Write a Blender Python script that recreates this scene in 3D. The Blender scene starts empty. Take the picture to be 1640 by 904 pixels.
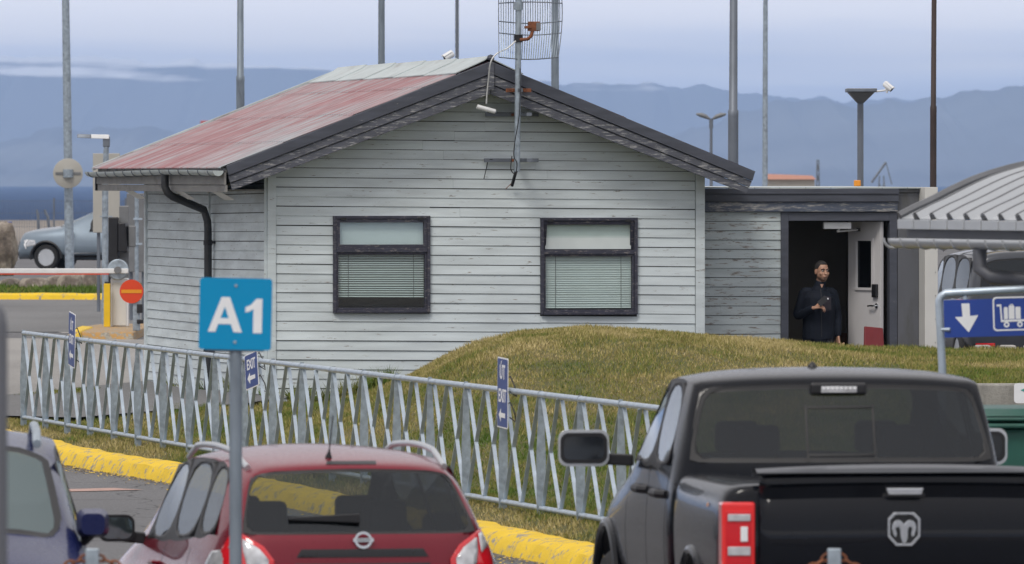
import bpy, bmesh, math, random
import numpy as np
from mathutils import Vector, Matrix, noise
from mathutils.geometry import tessellate_polygon
random.seed(7); RNG = np.random.default_rng(11)
R = math.radians
scene = bpy.context.scene
COL = scene.collection

# ---------------------------------------------------------------- camera, world, sun, exposure
F, H, HY, CX = 13700.0, 3.05, 282.0, 820.0          # focal length in photo pixels, eye height, horizon row
cam_d = bpy.data.cameras.new('camera'); cam = bpy.data.objects.new('camera', cam_d); COL.objects.link(cam)
cam.location = (0, 0, H); cam.rotation_euler = (R(90), 0, 0)
cam_d.sensor_width = 36; cam_d.lens = 36 * F / 1640
cam_d.shift_y = -(452 - HY) / 1640
cam_d.clip_start = 1; cam_d.clip_end = 150000
cam_d.dof.use_dof = True; cam_d.dof.focus_distance = 97; cam_d.dof.aperture_fstop = 9.5
scene.camera = cam
scene.view_settings.view_transform = 'Standard'; scene.view_settings.look = 'None'
scene.view_settings.exposure = 0.0; scene.view_settings.gamma = 1.0
scene.view_settings.use_curve_mapping = False
scene.cycles.max_bounces = 8; scene.cycles.volume_bounces = 1
scene.cycles.transparent_max_bounces = 12

SUN_EL, SUN_AZ = 52, 205        # azimuth clockwise from +Y: behind the camera, to its left
world = bpy.data.worlds.new('World'); scene.world = world; world.use_nodes = True
wn, wl = world.node_tree.nodes, world.node_tree.links
bg = wn['Background']
sky = wn.new('ShaderNodeTexSky'); sky.sky_type = 'NISHITA'; sky.sun_disc = False
sky.sun_elevation = R(SUN_EL); sky.sun_rotation = R(SUN_AZ); sky.dust_density = 2.0
tc = wn.new('ShaderNodeTexCoord'); sep = wn.new('ShaderNodeSeparateXYZ'); wl.new(tc.outputs['Generated'], sep.inputs[0])
mp = wn.new('ShaderNodeMapping'); mp.inputs['Scale'].default_value = (14, 14, 190); wl.new(tc.outputs['Generated'], mp.inputs[0])
nz = wn.new('ShaderNodeTexNoise'); nz.inputs['Scale'].default_value = 1.0; nz.inputs['Detail'].default_value = 6; nz.inputs['Roughness'].default_value = .55
wl.new(mp.outputs[0], nz.inputs['Vector'])
mr = wn.new('ShaderNodeMapRange'); mr.inputs[1].default_value = -0.002; mr.inputs[2].default_value = 0.0175; mr.inputs[3].default_value = 0; mr.inputs[4].default_value = 1
add = wn.new('ShaderNodeMath'); add.operation = 'MULTIPLY_ADD'; add.inputs[1].default_value = 0.016; 
sub = wn.new('ShaderNodeMath'); sub.operation = 'SUBTRACT'; sub.inputs[1].default_value = .5; wl.new(nz.outputs[0], sub.inputs[0])
wl.new(sub.outputs[0], add.inputs[0]); wl.new(sep.outputs['Z'], add.inputs[2]); wl.new(add.outputs[0], mr.inputs[0])
cr = wn.new('ShaderNodeValToRGB'); wl.new(mr.outputs[0], cr.inputs[0])
e = cr.color_ramp.elements
e[0].position = 0.0; e[0].color = (.42, .48, .64, 1)
e[1].position = 1.0; e[1].color = (1.04, 1.0, 1.0, 1)
x_ = e.new(.45); x_.color = (.47, .53, .68, 1)
x_ = e.new(.72); x_.color = (.78, .81, .92, 1)
sc_ = wn.new('ShaderNodeMix'); sc_.data_type = 'RGBA'; sc_.blend_type = 'MULTIPLY'; sc_.inputs[0].default_value = 1; 
wl.new(sky.outputs[0], sc_.inputs[6]); sc_.inputs[7].default_value = (.1, .1, .1, 1)
mx = wn.new('ShaderNodeMix'); mx.data_type = 'RGBA'; mx.inputs[0].default_value = .86      # a cloud deck under the clear sky
wl.new(sc_.outputs[2], mx.inputs[6]); wl.new(cr.outputs[0], mx.inputs[7])
# brighter overcast higher up (outside the frame the cloud thins out)
mr2 = wn.new('ShaderNodeValToRGB'); wl.new(sep.outputs['Z'], mr2.inputs[0])
for el_, (p_, v_) in zip([mr2.color_ramp.elements[0], mr2.color_ramp.elements[1], mr2.color_ramp.elements.new(.06), mr2.color_ramp.elements.new(.35), mr2.color_ramp.elements.new(.7)], ((.024, 1.68), (1.0, 1.12), (.06, .68), (.35, .82), (.7, 1.12))):
    el_.position = p_; el_.color = (v_, v_, v_, 1)
wl.new(mx.outputs[2], bg.inputs[0]); wl.new(mr2.outputs[0], bg.inputs[1])

sun_d = bpy.data.lights.new('sun', 'SUN'); sun = bpy.data.objects.new('sun', sun_d); COL.objects.link(sun)
sun_d.energy = 1.6; sun_d.angle = R(18); sun_d.color = (1, .95, .88)
az = R(SUN_AZ); sd = Vector((math.sin(az) * math.cos(R(SUN_EL)), math.cos(az) * math.cos(R(SUN_EL)), math.sin(R(SUN_EL))))
sun.rotation_euler = sd.to_track_quat('Z', 'Y').to_euler()

# ---------------------------------------------------------------- helpers
def W(px, py, D): return Vector(((px - CX) / F * D, D, H - (py - HY) / F * D))
def tag(o, label=None, cat=None, group=None, kind=None):
    if label: o['label'] = label
    if cat: o['category'] = cat
    if group: o['group'] = group
    if kind: o['kind'] = kind
    return o
def thing(name, loc, rz=0, label=None, cat=None, group=None):
    o = bpy.data.objects.new(name, None); COL.objects.link(o); o.empty_display_size = .2
    o.location = loc; o.rotation_euler = (0, 0, rz)
    return tag(o, label, cat, group)
def kids(o): return [c for c in bpy.data.objects if c.parent == o]
def copy_tree(o, parent=None):
    c = o.copy(); COL.objects.link(c)
    if parent: c.parent = parent
    for k in kids(o): copy_tree(k, c)
    return c

class MB:
    def __init__(s): s.v = []; s.f = []; s.m = []
    def add(s, vs, fs, mi=0):
        n = len(s.v); s.v += [tuple(p) for p in vs]; s.f += [tuple(i + n for i in f) for f in fs]; s.m += [mi] * len(fs); return s
    def box(s, a, b, mi=0, M=None):
        x0, y0, z0 = a; x1, y1, z1 = b
        vs = [Vector(p) for p in ((x0,y0,z0),(x1,y0,z0),(x1,y1,z0),(x0,y1,z0),(x0,y0,z1),(x1,y0,z1),(x1,y1,z1),(x0,y1,z1))]
        if M: vs = [M @ p for p in vs]
        return s.add(vs, [(0,3,2,1),(4,5,6,7),(0,1,5,4),(1,2,6,5),(2,3,7,6),(3,0,4,7)], mi)
    def hexa(s, p, mi=0): return s.add(p, [(0,3,2,1),(4,5,6,7),(0,1,5,4),(1,2,6,5),(2,3,7,6),(3,0,4,7)], mi)
    def quad(s, a, b, c, d, mi=0): return s.add([a, b, c, d], [(0,1,2,3)], mi)
    def tube(s, pts, r, n=10, cap=True, mi=0, sx=1.0):
        pts = [Vector(p) for p in pts]; rs = r if isinstance(r, (list, tuple)) else [r] * len(pts)
        rings = []; up = None
        for i, p in enumerate(pts):
            d = (pts[min(i+1, len(pts)-1)] - pts[max(i-1, 0)]).normalized()
            if up is None:
                up = Vector((0,0,1)) if abs(d.z) < .9 else Vector((0,1,0))
            a = d.cross(up)
            if a.length < 1e-4: a = d.cross(Vector((1,0,0)))
            a.normalize(); b = a.cross(d).normalized(); up = b
            rings.append([p + a * math.cos(2*math.pi*k/n) * rs[i] * sx + b * math.sin(2*math.pi*k/n) * rs[i] for k in range(n)])
        vs = [q for rg in rings for q in rg]; fs = []
        for i in range(len(pts)-1):
            for k in range(n):
                k2 = (k+1) % n; fs.append((i*n+k, i*n+k2, (i+1)*n+k2, (i+1)*n+k))
        if cap: fs.append(tuple(range(n))[::-1]); fs.append(tuple((len(pts)-1)*n+k for k in range(n)))
        return s.add(vs, fs, mi)
    def cyl(s, a, b, r, n=16, mi=0): return s.tube([a, b], r, n, True, mi)
    def bar(s, a, b, w, t, side, mi=0):
        """rectangular bar from a to b; w wide along side, t thick"""
        a, b, side = Vector(a), Vector(b), Vector(side).normalized(); d = (b-a).normalized(); n = d.cross(side).normalized()
        q = [a - side*w/2 - n*t/2, a + side*w/2 - n*t/2, a + side*w/2 + n*t/2, a - side*w/2 + n*t/2]
        q2 = [p + (b-a) for p in q]
        return s.hexa(q + q2, mi)
    def lathe(s, prof, n=24, M=None, mi=0):
        vs = []; fs = []
        for r_, z in prof:
            for k in range(n):
                p = Vector((r_*math.cos(2*math.pi*k/n), r_*math.sin(2*math.pi*k/n), z)); vs.append(M @ p if M else p)
        for i in range(len(prof)-1):
            for k in range(n):
                k2 = (k+1) % n; fs.append((i*n+k, i*n+k2, (i+1)*n+k2, (i+1)*n+k))
        if prof[0][0] > 1e-5: fs.append(tuple(range(n))[::-1])
        if prof[-1][0] > 1e-5: fs.append(tuple((len(prof)-1)*n+k for k in range(n)))
        return s.add(vs, fs, mi)
    def poly(s, outer, holes, M, t=.002, mi=0):
        """flat shape with holes in the local xz plane of M, thickness t towards -y"""
        loops = [outer] + holes
        flat = [p for l in loops for p in l]
        tri = tessellate_polygon([[Vector((p[0], p[1], 0)) for p in l] for l in loops])
        n = len(flat)
        vs = [M @ Vector((p[0], 0, p[1])) for p in flat] + [M @ Vector((p[0], -t, p[1])) for p in flat]
        fs = []
        for a, b, c in tri:
            A, B, C = flat[a], flat[b], flat[c]
            ccw = (B[0]-A[0])*(C[1]-A[1]) - (B[1]-A[1])*(C[0]-A[0]) > 0
            if not ccw: a, b, c = a, c, b
            fs.append((a+n, b+n, c+n)); fs.append((a, c, b))
        off = 0
        for l in loops:
            k = len(l)
            for i in range(k): fs.append((off+i, off+(i+1) % k, off+(i+1) % k+n, off+i+n))
            off += k
        return s.add(vs, fs, mi)
    def build(s, name, mat, parent=None, smooth=False, bevel=0, loc=None, rot=None, seg=2):
        me = bpy.data.meshes.new(name); me.from_pydata(s.v, [], s.f)
        for m in (mat if isinstance(mat, (list, tuple)) else [mat]): me.materials.append(m)
        me.polygons.foreach_set('material_index', s.m)
        if smooth: me.polygons.foreach_set('use_smooth', [True]*len(s.f))
        me.update()
        bm = bmesh.new(); bm.from_mesh(me); bmesh.ops.recalc_face_normals(bm, faces=bm.faces); bm.to_mesh(me); bm.free()
        o = bpy.data.objects.new(name, me); COL.objects.link(o)
        if parent: o.parent = parent
        if loc is not None: o.location = loc
        if rot is not None: o.rotation_euler = rot
        if smooth == 'auto' or bevel:
            pass
        if bevel:
            b = o.modifiers.new('b', 'BEVEL'); b.width = bevel; b.segments = seg; b.limit_method = 'ANGLE'; b.angle_limit = R(40)
        if smooth:
            try: me.set_sharp_from_angle(angle=R(38))
            except Exception: pass
        return o
def text_mb(mb, s, size, M, t=.002, bold=.0, sx=1.0, mi=0):
    cu = bpy.data.curves.new('t', 'FONT'); cu.body = s; cu.size = size; cu.align_x = 'CENTER'; cu.align_y = 'CENTER'; cu.offset = bold; cu.extrude = t/2; cu.resolution_u = 3
    o = bpy.data.objects.new('t', cu); COL.objects.link(o)
    bpy.context.view_layer.update()
    dg = bpy.context.evaluated_depsgraph_get(); me = bpy.data.meshes.new_from_object(o.evaluated_get(dg))
    vs = [M @ Vector((v.co.x*sx, -t/2 - v.co.z, v.co.y)) for v in me.vertices]
    mb.add(vs, [tuple(p.vertices) for p in me.polygons], mi)
    bpy.data.objects.remove(o); bpy.data.meshes.remove(me)
    return mb

# ---------------------------------------------------------------- materials
def newmat(name):
    m = bpy.data.materials.new(name); m.use_nodes = True
    nt = m.node_tree; return m, nt, nt.nodes, nt.links, nt.nodes['Principled BSDF']
def setc(sock, c): sock.default_value = (*c, 1) if len(c) == 3 else c
def noise_n(nt, scale=(1,1,1), freq=1, detail=4, coord='Object', rough=.5):
    n, l = nt.nodes, nt.links
    if coord == 'World':
        g = n.new('ShaderNodeNewGeometry'); src = g.outputs['Position']
    else:
        t = n.new('ShaderNodeTexCoord'); src = t.outputs[coord]
    mpn = n.new('ShaderNodeMapping'); mpn.inputs['Scale'].default_value = scale; l.new(src, mpn.inputs[0])
    z = n.new('ShaderNodeTexNoise'); z.inputs['Scale'].default_value = freq; z.inputs['Detail'].default_value = detail; z.inputs['Roughness'].default_value = rough
    l.new(mpn.outputs[0], z.inputs['Vector']); return z.outputs[0]
def ramp(nt, src, stops):
    r = nt.nodes.new('ShaderNodeValToRGB'); nt.links.new(src, r.inputs[0]); e = r.color_ramp.elements
    while len(e) < len(stops): e.new(.5)
    for el, (p, c) in zip(e, stops): el.position = p; el.color = (*c, 1) if hasattr(c, '__len__') else (c, c, c, 1)
    return r.outputs[0]
def mixc(nt, fac, a, b, mode='MIX'):
    m = nt.nodes.new('ShaderNodeMix'); m.data_type = 'RGBA'; m.blend_type = mode
    for sock, v in ((m.inputs[0], fac), (m.inputs[6], a), (m.inputs[7], b)):
        if hasattr(v, 'is_output') or isinstance(v, bpy.types.NodeSocket): nt.links.new(v, sock)
        elif hasattr(v, '__len__'): setc(sock, v)
        else: sock.default_value = v
    return m.outputs[2]
def bump(nt, bsdf, src, st=.3, dist=.01):
    b = nt.nodes.new('ShaderNodeBump'); b.inputs['Strength'].default_value = st; b.inputs['Distance'].default_value = dist
    nt.links.new(src, b.inputs['Height']); nt.links.new(b.outputs[0], bsdf.inputs['Normal'])
def plain(name, c, rough=.6, metal=0, var=.12, freq=6, bmp=0, coat=0, scale=(1,1,1), dirt=None, dirt_lo=.55, dirt_hi=.7):
    m, nt, n, l, b = newmat(name)
    z = noise_n(nt, scale, freq, 5)
    col = ramp(nt, z, [(.3, tuple(x*(1-var) for x in c)), (.7, tuple(min(1, x*(1+var)) for x in c))])
    if dirt:
        z2 = noise_n(nt, scale, freq*.55, 8, rough=.65)
        f = ramp(nt, z2, [(dirt_lo, 0), (dirt_hi, 1)])
        col = mixc(nt, f, col, dirt)
    l.new(col, b.inputs['Base Color'])
    b.inputs['Roughness'].default_value = rough; b.inputs['Metallic'].default_value = metal
    b.inputs['Coat Weight'].default_value = coat; b.inputs['Coat Roughness'].default_value = .04
    if bmp: bump(nt, b, noise_n(nt, scale, freq*6, 4), bmp, .004)
    return m
def paint(name, c, metal=0.3, rough=.35, inside=(.012,.012,.014), coat=.8):
    m, nt, n, l, b = newmat(name)
    g = n.new('ShaderNodeNewGeometry')
    z = noise_n(nt, (1,1,1), 3, 4); f = ramp(nt, z, [(.3, tuple(x*.93 for x in c)), (.7, tuple(x*1.05 for x in c))])
    l.new(mixc(nt, g.outputs['Backfacing'], f, inside), b.inputs['Base Color'])
    b.inputs['Metallic'].default_value = metal; b.inputs['Roughness'].default_value = rough
    b.inputs['Coat Weight'].default_value = coat; b.inputs['Coat Roughness'].default_value = .03; b.inputs['Specular IOR Level'].default_value = .1
    dz = noise_n(nt, (1,1,1), 40, 3); r = ramp(nt, dz, [(.35, rough*.85), (.75, rough*1.3)]); l.new(r, b.inputs['Roughness'])
    return m
def glass(name, tint, trans, rough=.02, base=(.01,.012,.014)):
    m, nt, n, l, b = newmat(name)
    out = n['Material Output']; tr = n.new('ShaderNodeBsdfTransparent'); setc(tr.inputs[0], tint)
    mixs = n.new('ShaderNodeMixShader'); mixs.inputs[0].default_value = trans
    setc(b.inputs['Base Color'], base); b.inputs['Roughness'].default_value = rough; b.inputs['Specular IOR Level'].default_value = 0
    l.new(b.outputs[0], mixs.inputs[1]); l.new(tr.outputs[0], mixs.inputs[2])
    gl = n.new('ShaderNodeBsdfGlossy'); gl.inputs['Roughness'].default_value = rough; setc(gl.inputs[0], (.9, .95, 1))
    lw = n.new('ShaderNodeLayerWeight'); lw.inputs[0].default_value = .5
    pw = n.new('ShaderNodeMath'); pw.operation = 'POWER'; pw.inputs[1].default_value = 5; l.new(lw.outputs['Facing'], pw.inputs[0])
    fr = n.new('ShaderNodeMath'); fr.operation = 'MULTIPLY_ADD'; fr.inputs[1].default_value = .95; fr.inputs[2].default_value = .045; l.new(pw.outputs[0], fr.inputs[0])
    m2 = n.new('ShaderNodeMixShader'); l.new(fr.outputs[0], m2.inputs[0]); l.new(mixs.outputs[0], m2.inputs[1]); l.new(gl.outputs[0], m2.inputs[2])
    l.new(m2.outputs[0], out.inputs[0]); return m

M = {}
def siding(name, scale, peel_lo, peel_hi, base=(.60,.665,.685)):
    m, nt, n, l, b = newmat(name)
    z = noise_n(nt, scale, 1.0, 6); col = ramp(nt, z, [(.3, tuple(x*.82 for x in base)), (.7, tuple(x*1.08 for x in base))])
    gr = noise_n(nt, (.6,.6,1.6), 1.3, 6, rough=.6); col = mixc(nt, ramp(nt, gr, [(.50, 0), (.85, .40)]), col, (.33,.35,.35))
    p = noise_n(nt, (scale[0]*2.6, scale[1]*2.6, scale[2]*2.2), 1.5, 9, rough=.72); f = ramp(nt, p, [(peel_lo, 0), (peel_hi, 1)])
    wood = ramp(nt, noise_n(nt, (scale[0]*6, scale[1]*6, scale[2]*6), 1.2, 3), [(.3, (.13,.115,.10)), (.7, (.34,.31,.28))])
    col = mixc(nt, f, col, wood); l.new(col, b.inputs['Base Color']); b.inputs['Roughness'].default_value = .65
    bump(nt, b, p, .35, .004); return m
M['siding'] = siding('siding_paint', (1.2,1.2,9), .605, .66)
M['siding_worn'] = siding('worn_siding_paint', (1.5,1.5,11), .55, .62, (.46,.52,.53))
def trimmat(name, base, lo, hi, scale=(2,2,14), chip=(.42,.42,.43)):
    m, nt, n, l, b = newmat(name)
    z = noise_n(nt, scale, 1.2, 4); col = ramp(nt, z, [(.3, tuple(x*.8 for x in base)), (.7, tuple(x*1.2 for x in base))])
    p = noise_n(nt, scale, 2.3, 10, rough=.75); f = ramp(nt, p, [(lo, 0), (hi, 1)])
    l.new(mixc(nt, f, col, chip), b.inputs['Base Color']); b.inputs['Roughness'].default_value = .55; bump(nt, b, p, .3, .004); return m
M['trim'] = trimmat('dark_trim_paint', (.062,.068,.088), .64, .70)
M['trim_edge'] = trimmat('chipped_trim_edge', (.080,.085,.105), .53, .60, (2.5,2.5,18), (.36,.36,.36))
M['trim_peel'] = trimmat('peeling_trim_paint', (.07,.085,.12), .50, .60, (1.6,1.6,9), (.33,.32,.30))
M['frame_worn'] = trimmat('worn_window_frame', (.035,.036,.056), .54, .66, (6,6,18), (.24,.22,.21))
M['soffit'] = plain('grey_fascia_wood', (.23,.225,.215), .7, var=.15, freq=3, scale=(3,1,3), dirt=(.12,.115,.10))
def roofmat():
    m, nt, n, l, b = newmat('faded_red_roof_paint')
    z = noise_n(nt, (.8, 6, .8), 1.0, 8, rough=.68)          # long streaks running down the slope
    z2 = noise_n(nt, (.5, .6, .5), .9, 3)
    ma = nt.nodes.new('ShaderNodeMath'); ma.operation = 'MULTIPLY_ADD'; ma.inputs[1].default_value = .45; l.new(z2, ma.inputs[0]); l.new(z, ma.inputs[2])
    col = ramp(nt, ma.outputs[0], [(.56, (.36,.40,.42)), (.67, (.38,.33,.345)), (.77, (.36,.20,.21)), (.93, (.30,.12,.13))])
    fine = ramp(nt, noise_n(nt, (3, 40, 3), 1.2, 4), [(.3, .62), (.7, 1.05)])
    l.new(mixc(nt, 1.0, col, fine, 'MULTIPLY'), b.inputs['Base Color']); b.inputs['Roughness'].default_value = .55; return m
M['roof'] = roofmat()
M['ridge'] = plain('pale_ridge_metal', (.45,.50,.50), .5, .2, var=.1, freq=3, dirt=(.30,.30,.29))
M['galv'] = plain('galvanised_steel', (.36,.42,.47), .42, .55, var=.22, freq=14, dirt=(.22,.25,.28), dirt_lo=.5, dirt_hi=.7)
M['galv_light'] = plain('galvanised_rail', (.42,.49,.56), .4, .45, var=.15, freq=10, dirt=(.3,.33,.36), dirt_lo=.55, dirt_hi=.75)
M['galv_dark'] = plain('dull_steel_pole', (.17,.19,.22), .5, .5, var=.2, freq=5, scale=(1,1,.3))
M['steel_mast'] = plain('weathered_mast_steel', (.22,.26,.30), .5, .5, var=.25, freq=2, scale=(4,4,1), dirt=(.12,.14,.17))
M['brown_mast'] = plain('dark_brown_mast', (.055,.038,.034), .6, .2, var=.3, freq=2)
M['black'] = plain('black_plastic', (.012,.012,.014), .45, var=.2)
M['blackpipe'] = plain('black_pipe', (.03,.032,.036), .45, .1, var=.3, freq=3, dirt=(.08,.08,.08))
M['rubber'] = plain('tyre_rubber', (.018,.018,.019), .85, var=.2, bmp=.2)
M['white'] = plain('white_plastic', (.72,.73,.73), .45, var=.05, dirt=(.5,.5,.48), dirt_lo=.6, dirt_hi=.8)
M['offwhite'] = plain('off_white_panel', (.60,.595,.565), .55, var=.05, freq=2, dirt=(.45,.44,.40), dirt_lo=.6, dirt_hi=.8)
M['beige'] = plain('beige_panel', (.40,.385,.345), .6, var=.05, freq=2)
M['grey'] = plain('grey_metal', (.18,.185,.19), .5, .2, var=.1)
M['panel_dark'] = plain('dark_grey_panel', (.115,.12,.135), .5, .1, var=.1, freq=1.5, dirt=(.08,.08,.07), scale=(2,2,.6))
M['door'] = plain('white_door_paint', (.58,.57,.575), .5, var=.05, freq=2, dirt=(.36,.34,.32), dirt_lo=.66, dirt_hi=.8)
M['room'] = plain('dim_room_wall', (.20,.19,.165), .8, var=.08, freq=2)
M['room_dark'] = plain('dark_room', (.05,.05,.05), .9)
M['wood'] = plain('brown_wood', (.14,.07,.035), .6, var=.2, freq=5)
M['chrome'] = plain('chrome', (.62,.64,.66), .18, 1.0, var=.05)
M['silver'] = plain('silver_rail', (.60,.62,.64), .3, .75, var=.05)
M['rust'] = plain('rusty_iron', (.23,.085,.04), .8, .2, var=.35, freq=20, dirt=(.10,.05,.035))
M['blue_sign'] = plain('blue_sign_face', (.012,.05,.29), .35, var=.06, freq=2, coat=.2)
M['navy_sign'] = plain('navy_sign_face', (.025,.055,.22), .4, var=.1, freq=5, dirt=(.06,.09,.22))
M['cyan_sign'] = plain('bright_blue_sign_face', (.0,.255,.50), .45, var=.03, freq=2, coat=.2)
M['cyan_sign'].node_tree.nodes['Principled BSDF'].inputs['Specular IOR Level'].default_value = .2
M['white_face'] = plain('white_sign_face', (.78,.79,.80), .4, var=.04, freq=8, dirt=(.6,.6,.58), dirt_lo=.62, dirt_hi=.8)
M['red_sign'] = plain('orange_red_sign_face', (.66,.055,.01), .4, var=.05)
M['amber'] = plain('amber_band', (.75,.30,.01), .4, var=.05)
M['orange'] = plain('orange_plastic', (.75,.28,.02), .4, var=.08)
M['yellow'] = plain('yellow_paint', (.78,.50,.01), .45, var=.06, dirt=(.45,.30,.04), dirt_lo=.62, dirt_hi=.75)
M['red_plastic'] = plain('dark_red_upholstery', (.15,.008,.012), .6, var=.1)
M['green_bin'] = plain('green_bin_plastic', (.022,.10,.075), .4, var=.15, freq=4, dirt=(.06,.12,.10), dirt_lo=.6, dirt_hi=.8)
def kerbmat(name, yel, chip=.56):
    m, nt, n, l, b = newmat(name)
    z = noise_n(nt, (1,1,1), 9, 10, 'World', .7); f = ramp(nt, z, [(chip, 0), (chip+.06, 1)])
    con = ramp(nt, noise_n(nt, (1,1,1), 30, 4, 'World'), [(.3, (.20,.18,.14)), (.7, (.36,.33,.27))])
    yy = ramp(nt, noise_n(nt, (1,1,1), 3, 4, 'World'), [(.3, tuple(x*.88 for x in yel)), (.7, yel)])
    l.new(mixc(nt, f, yy, con), b.inputs['Base Color']); b.inputs['Roughness'].default_value = .7; bump(nt, b, z, .9, .02); return m
M['kerb_yellow'] = kerbmat('chipped_yellow_kerb_paint', (.80,.53,.012), .545)
M['kerb_rust'] = kerbmat('worn_stained_kerb', (.45,.25,.07), .47)
def concrete(name, c=(.30,.29,.26)):
    m, nt, n, l, b = newmat(name)
    z = noise_n(nt, (2,2,.6), 2.5, 8, rough=.65); col = ramp(nt, z, [(.3, tuple(x*.6 for x in c)), (.55, c), (.75, tuple(x*1.25 for x in c))])
    z2 = noise_n(nt, (1,1,1), 60, 3); l.new(mixc(nt, ramp(nt, z2, [(.3, .25), (.5, 0)]), col, (.1,.095,.09)), b.inputs['Base Color'])
    b.inputs['Roughness'].default_value = .85; bump(nt, b, z2, .4, .01); return m
M['concrete'] = concrete('weathered_concrete'); M['concrete_block'] = concrete('pale_concrete_block', (.36,.35,.33))
def rockmat():
    m, nt, n, l, b = newmat('rough_rock')
    z = noise_n(nt, (1,1,1), 1.6, 9, rough=.7); col = ramp(nt, z, [(.28, (.03,.025,.022)), (.46, (.17,.14,.115)), (.56, (.34,.30,.25)), (.68, (.24,.14,.09))])
    l.new(col, b.inputs['Base Color']); b.inputs['Roughness'].default_value = .9; bump(nt, b, z, 1.0, .08); return m
M['rock'] = rockmat()
def asphalt(name, c, crack=True):
    m, nt, n, l, b = newmat(name)
    big = ramp(nt, noise_n(nt, (.35,.12,.35), 1, 5, 'World'), [(.3, tuple(x*.85 for x in c)), (.7, tuple(x*1.18 for x in c))])
    fine = noise_n(nt, (1,.5,1), 45, 5, 'World', .7); col = mixc(nt, 1.0, big, ramp(nt, fine, [(.3, .55), (.55, 1.0), (.72, 1.6)]), 'MULTIPLY')
    if crack:
        v = n.new('ShaderNodeTexVoronoi'); v.feature = 'DISTANCE_TO_EDGE'; v.inputs['Scale'].default_value = .55
        g = n.new('ShaderNodeNewGeometry'); mpn = n.new('ShaderNodeMapping'); mpn.inputs['Scale'].default_value = (1, .5, 1)
        wv = n.new('ShaderNodeVectorMath'); wv.operation = 'ADD'; nn = n.new('ShaderNodeTexNoise'); nn.inputs['Scale'].default_value = .9; l.new(g.outputs['Position'], nn.inputs['Vector'])
        l.new(g.outputs['Position'], wv.inputs[0]); l.new(nn.outputs[1], wv.inputs[1]); l.new(wv.outputs[0], mpn.inputs[0]); l.new(mpn.outputs[0], v.inputs['Vector'])
        col = mixc(nt, ramp(nt, v.outputs[0], [(.0, .85), (.012, 0)]), col, (.02,.02,.02))
    l.new(col, b.inputs['Base Color']); b.inputs['Roughness'].default_value = .85; bump(nt, b, fine, .5, .01); return m
M['asphalt'] = asphalt('dark_asphalt', (.125,.125,.13)); M['asphalt_old'] = asphalt('pale_worn_asphalt', (.155,.155,.155), False)
M['path'] = asphalt('pale_concrete_path', (.27,.26,.245), False)
def linemat():
    m, nt, n, l, b = newmat('worn_road_paint'); z = noise_n(nt, (1,1,1), 14, 6, 'World', .7)
    l.new(mixc(nt, ramp(nt, z, [(.45, 0), (.6, 1)]), (.55,.53,.50), (.2,.2,.2)), b.inputs['Base Color']); b.inputs['Roughness'].default_value = .8; return m
M['line'] = linemat()
M['line_red'] = plain('faded_pink_line', (.40,.26,.22), .8, var=.2)
def grassmat(name, blade):
    m, nt, n, l, b = newmat(name)
    big = noise_n(nt, (1,.45,1), 1.15, 5, 'World', .6)
    if blade:
        at = n.new('ShaderNodeAttribute'); at.attribute_name = 'rnd'
        # per blade tone added to the patch tone
        ma = n.new('ShaderNodeMath'); ma.operation = 'MULTIPLY_ADD'; ma.inputs[1].default_value = .30; l.new(at.outputs['Fac'], ma.inputs[0]); l.new(big, ma.inputs[2])
        hx = n.new('ShaderNodeAttribute'); hx.attribute_name = 'dry'
        mb_ = n.new('ShaderNodeMath'); mb_.operation = 'ADD'; l.new(ma.outputs[0], mb_.inputs[0]); l.new(hx.outputs['Fac'], mb_.inputs[1])
        col = ramp(nt, mb_.outputs[0], [(.34, (.085,.145,.020)), (.52, (.19,.20,.045)), (.68, (.33,.275,.10)), (.92, (.54,.44,.22))])
    else:
        col = ramp(nt, big, [(.3, (.055,.075,.018)), (.6, (.12,.105,.04)), (.8, (.15,.12,.06))])
    l.new(col, b.inputs['Base Color']); b.inputs['Roughness'].default_value = .75
    b.inputs['Specular IOR Level'].default_value = .2
    if not blade: bump(nt, b, noise_n(nt, (1,1,1), 30, 4, 'World'), .8, .03)
    return m
M['turf'] = grassmat('turf_soil', False); M['grass'] = grassmat('grass_blades', True)
M['carglass'] = glass('tinted_car_glass', (.48,.50,.50), .75)
M['carglass_dark'] = glass('privacy_glass', (.22,.23,.23), .6, base=(.004,.005,.006))
M['windscreen'] = glass('sky_teal_windscreen', (.40,.46,.47), .30, .03, (.10,.14,.14))  # mostly opaque teal base colour stands in for reflected sky
M['sideglass'] = glass('side_glass', (.30,.34,.36), .35, .03, (.02,.025,.03))
M['screen_clear'] = glass('clear_windscreen', (.85,.92,.90), .88, .02)
M['mirror'] = plain('mirror_glass', (.22,.27,.28), .05, 1.0, var=.02)
M['mirror_dark'] = plain('dark_mirror_glass', (.10,.11,.12), .08, 1.0, var=.02)
M['win_glass'] = glass('window_glass', (.96,.99,.985), .98)
M['red_lens'] = plain('red_lens', (.62,.006,.014), .12, 0, var=.05, coat=1)
M['red_glow'] = plain('bright_red_lens', (.80,.02,.02), .15, 0, var=.05, coat=1)
M['clear_lens'] = plain('clear_lens', (.55,.56,.58), .10, .3, var=.25, freq=14, coat=1)
M['paint_red'] = paint('dark_red_car_paint', (.17,.004,.016), .10, .32)
M['paint_black'] = paint('black_truck_paint', (.004,.005,.008), .0, .22, coat=.36)
M['paint_blue'] = paint('dark_blue_car_paint', (.010,.015,.070), .0, .3, coat=.5)
M['paint_silver'] = paint('pale_grey_blue_car_paint', (.20,.25,.30), .35, .38)
M['paint_van'] = paint('graphite_van_paint', (.055,.06,.07), .3, .35)
M['seal'] = plain('window_seal', (.012,.012,.013), .5)
M['seat'] = plain('seat_fabric', (.05,.05,.055), .85)
M['blind'] = plain('blind_slat', (.62,.68,.67), .5, var=.03)
M['skin'] = None

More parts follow.
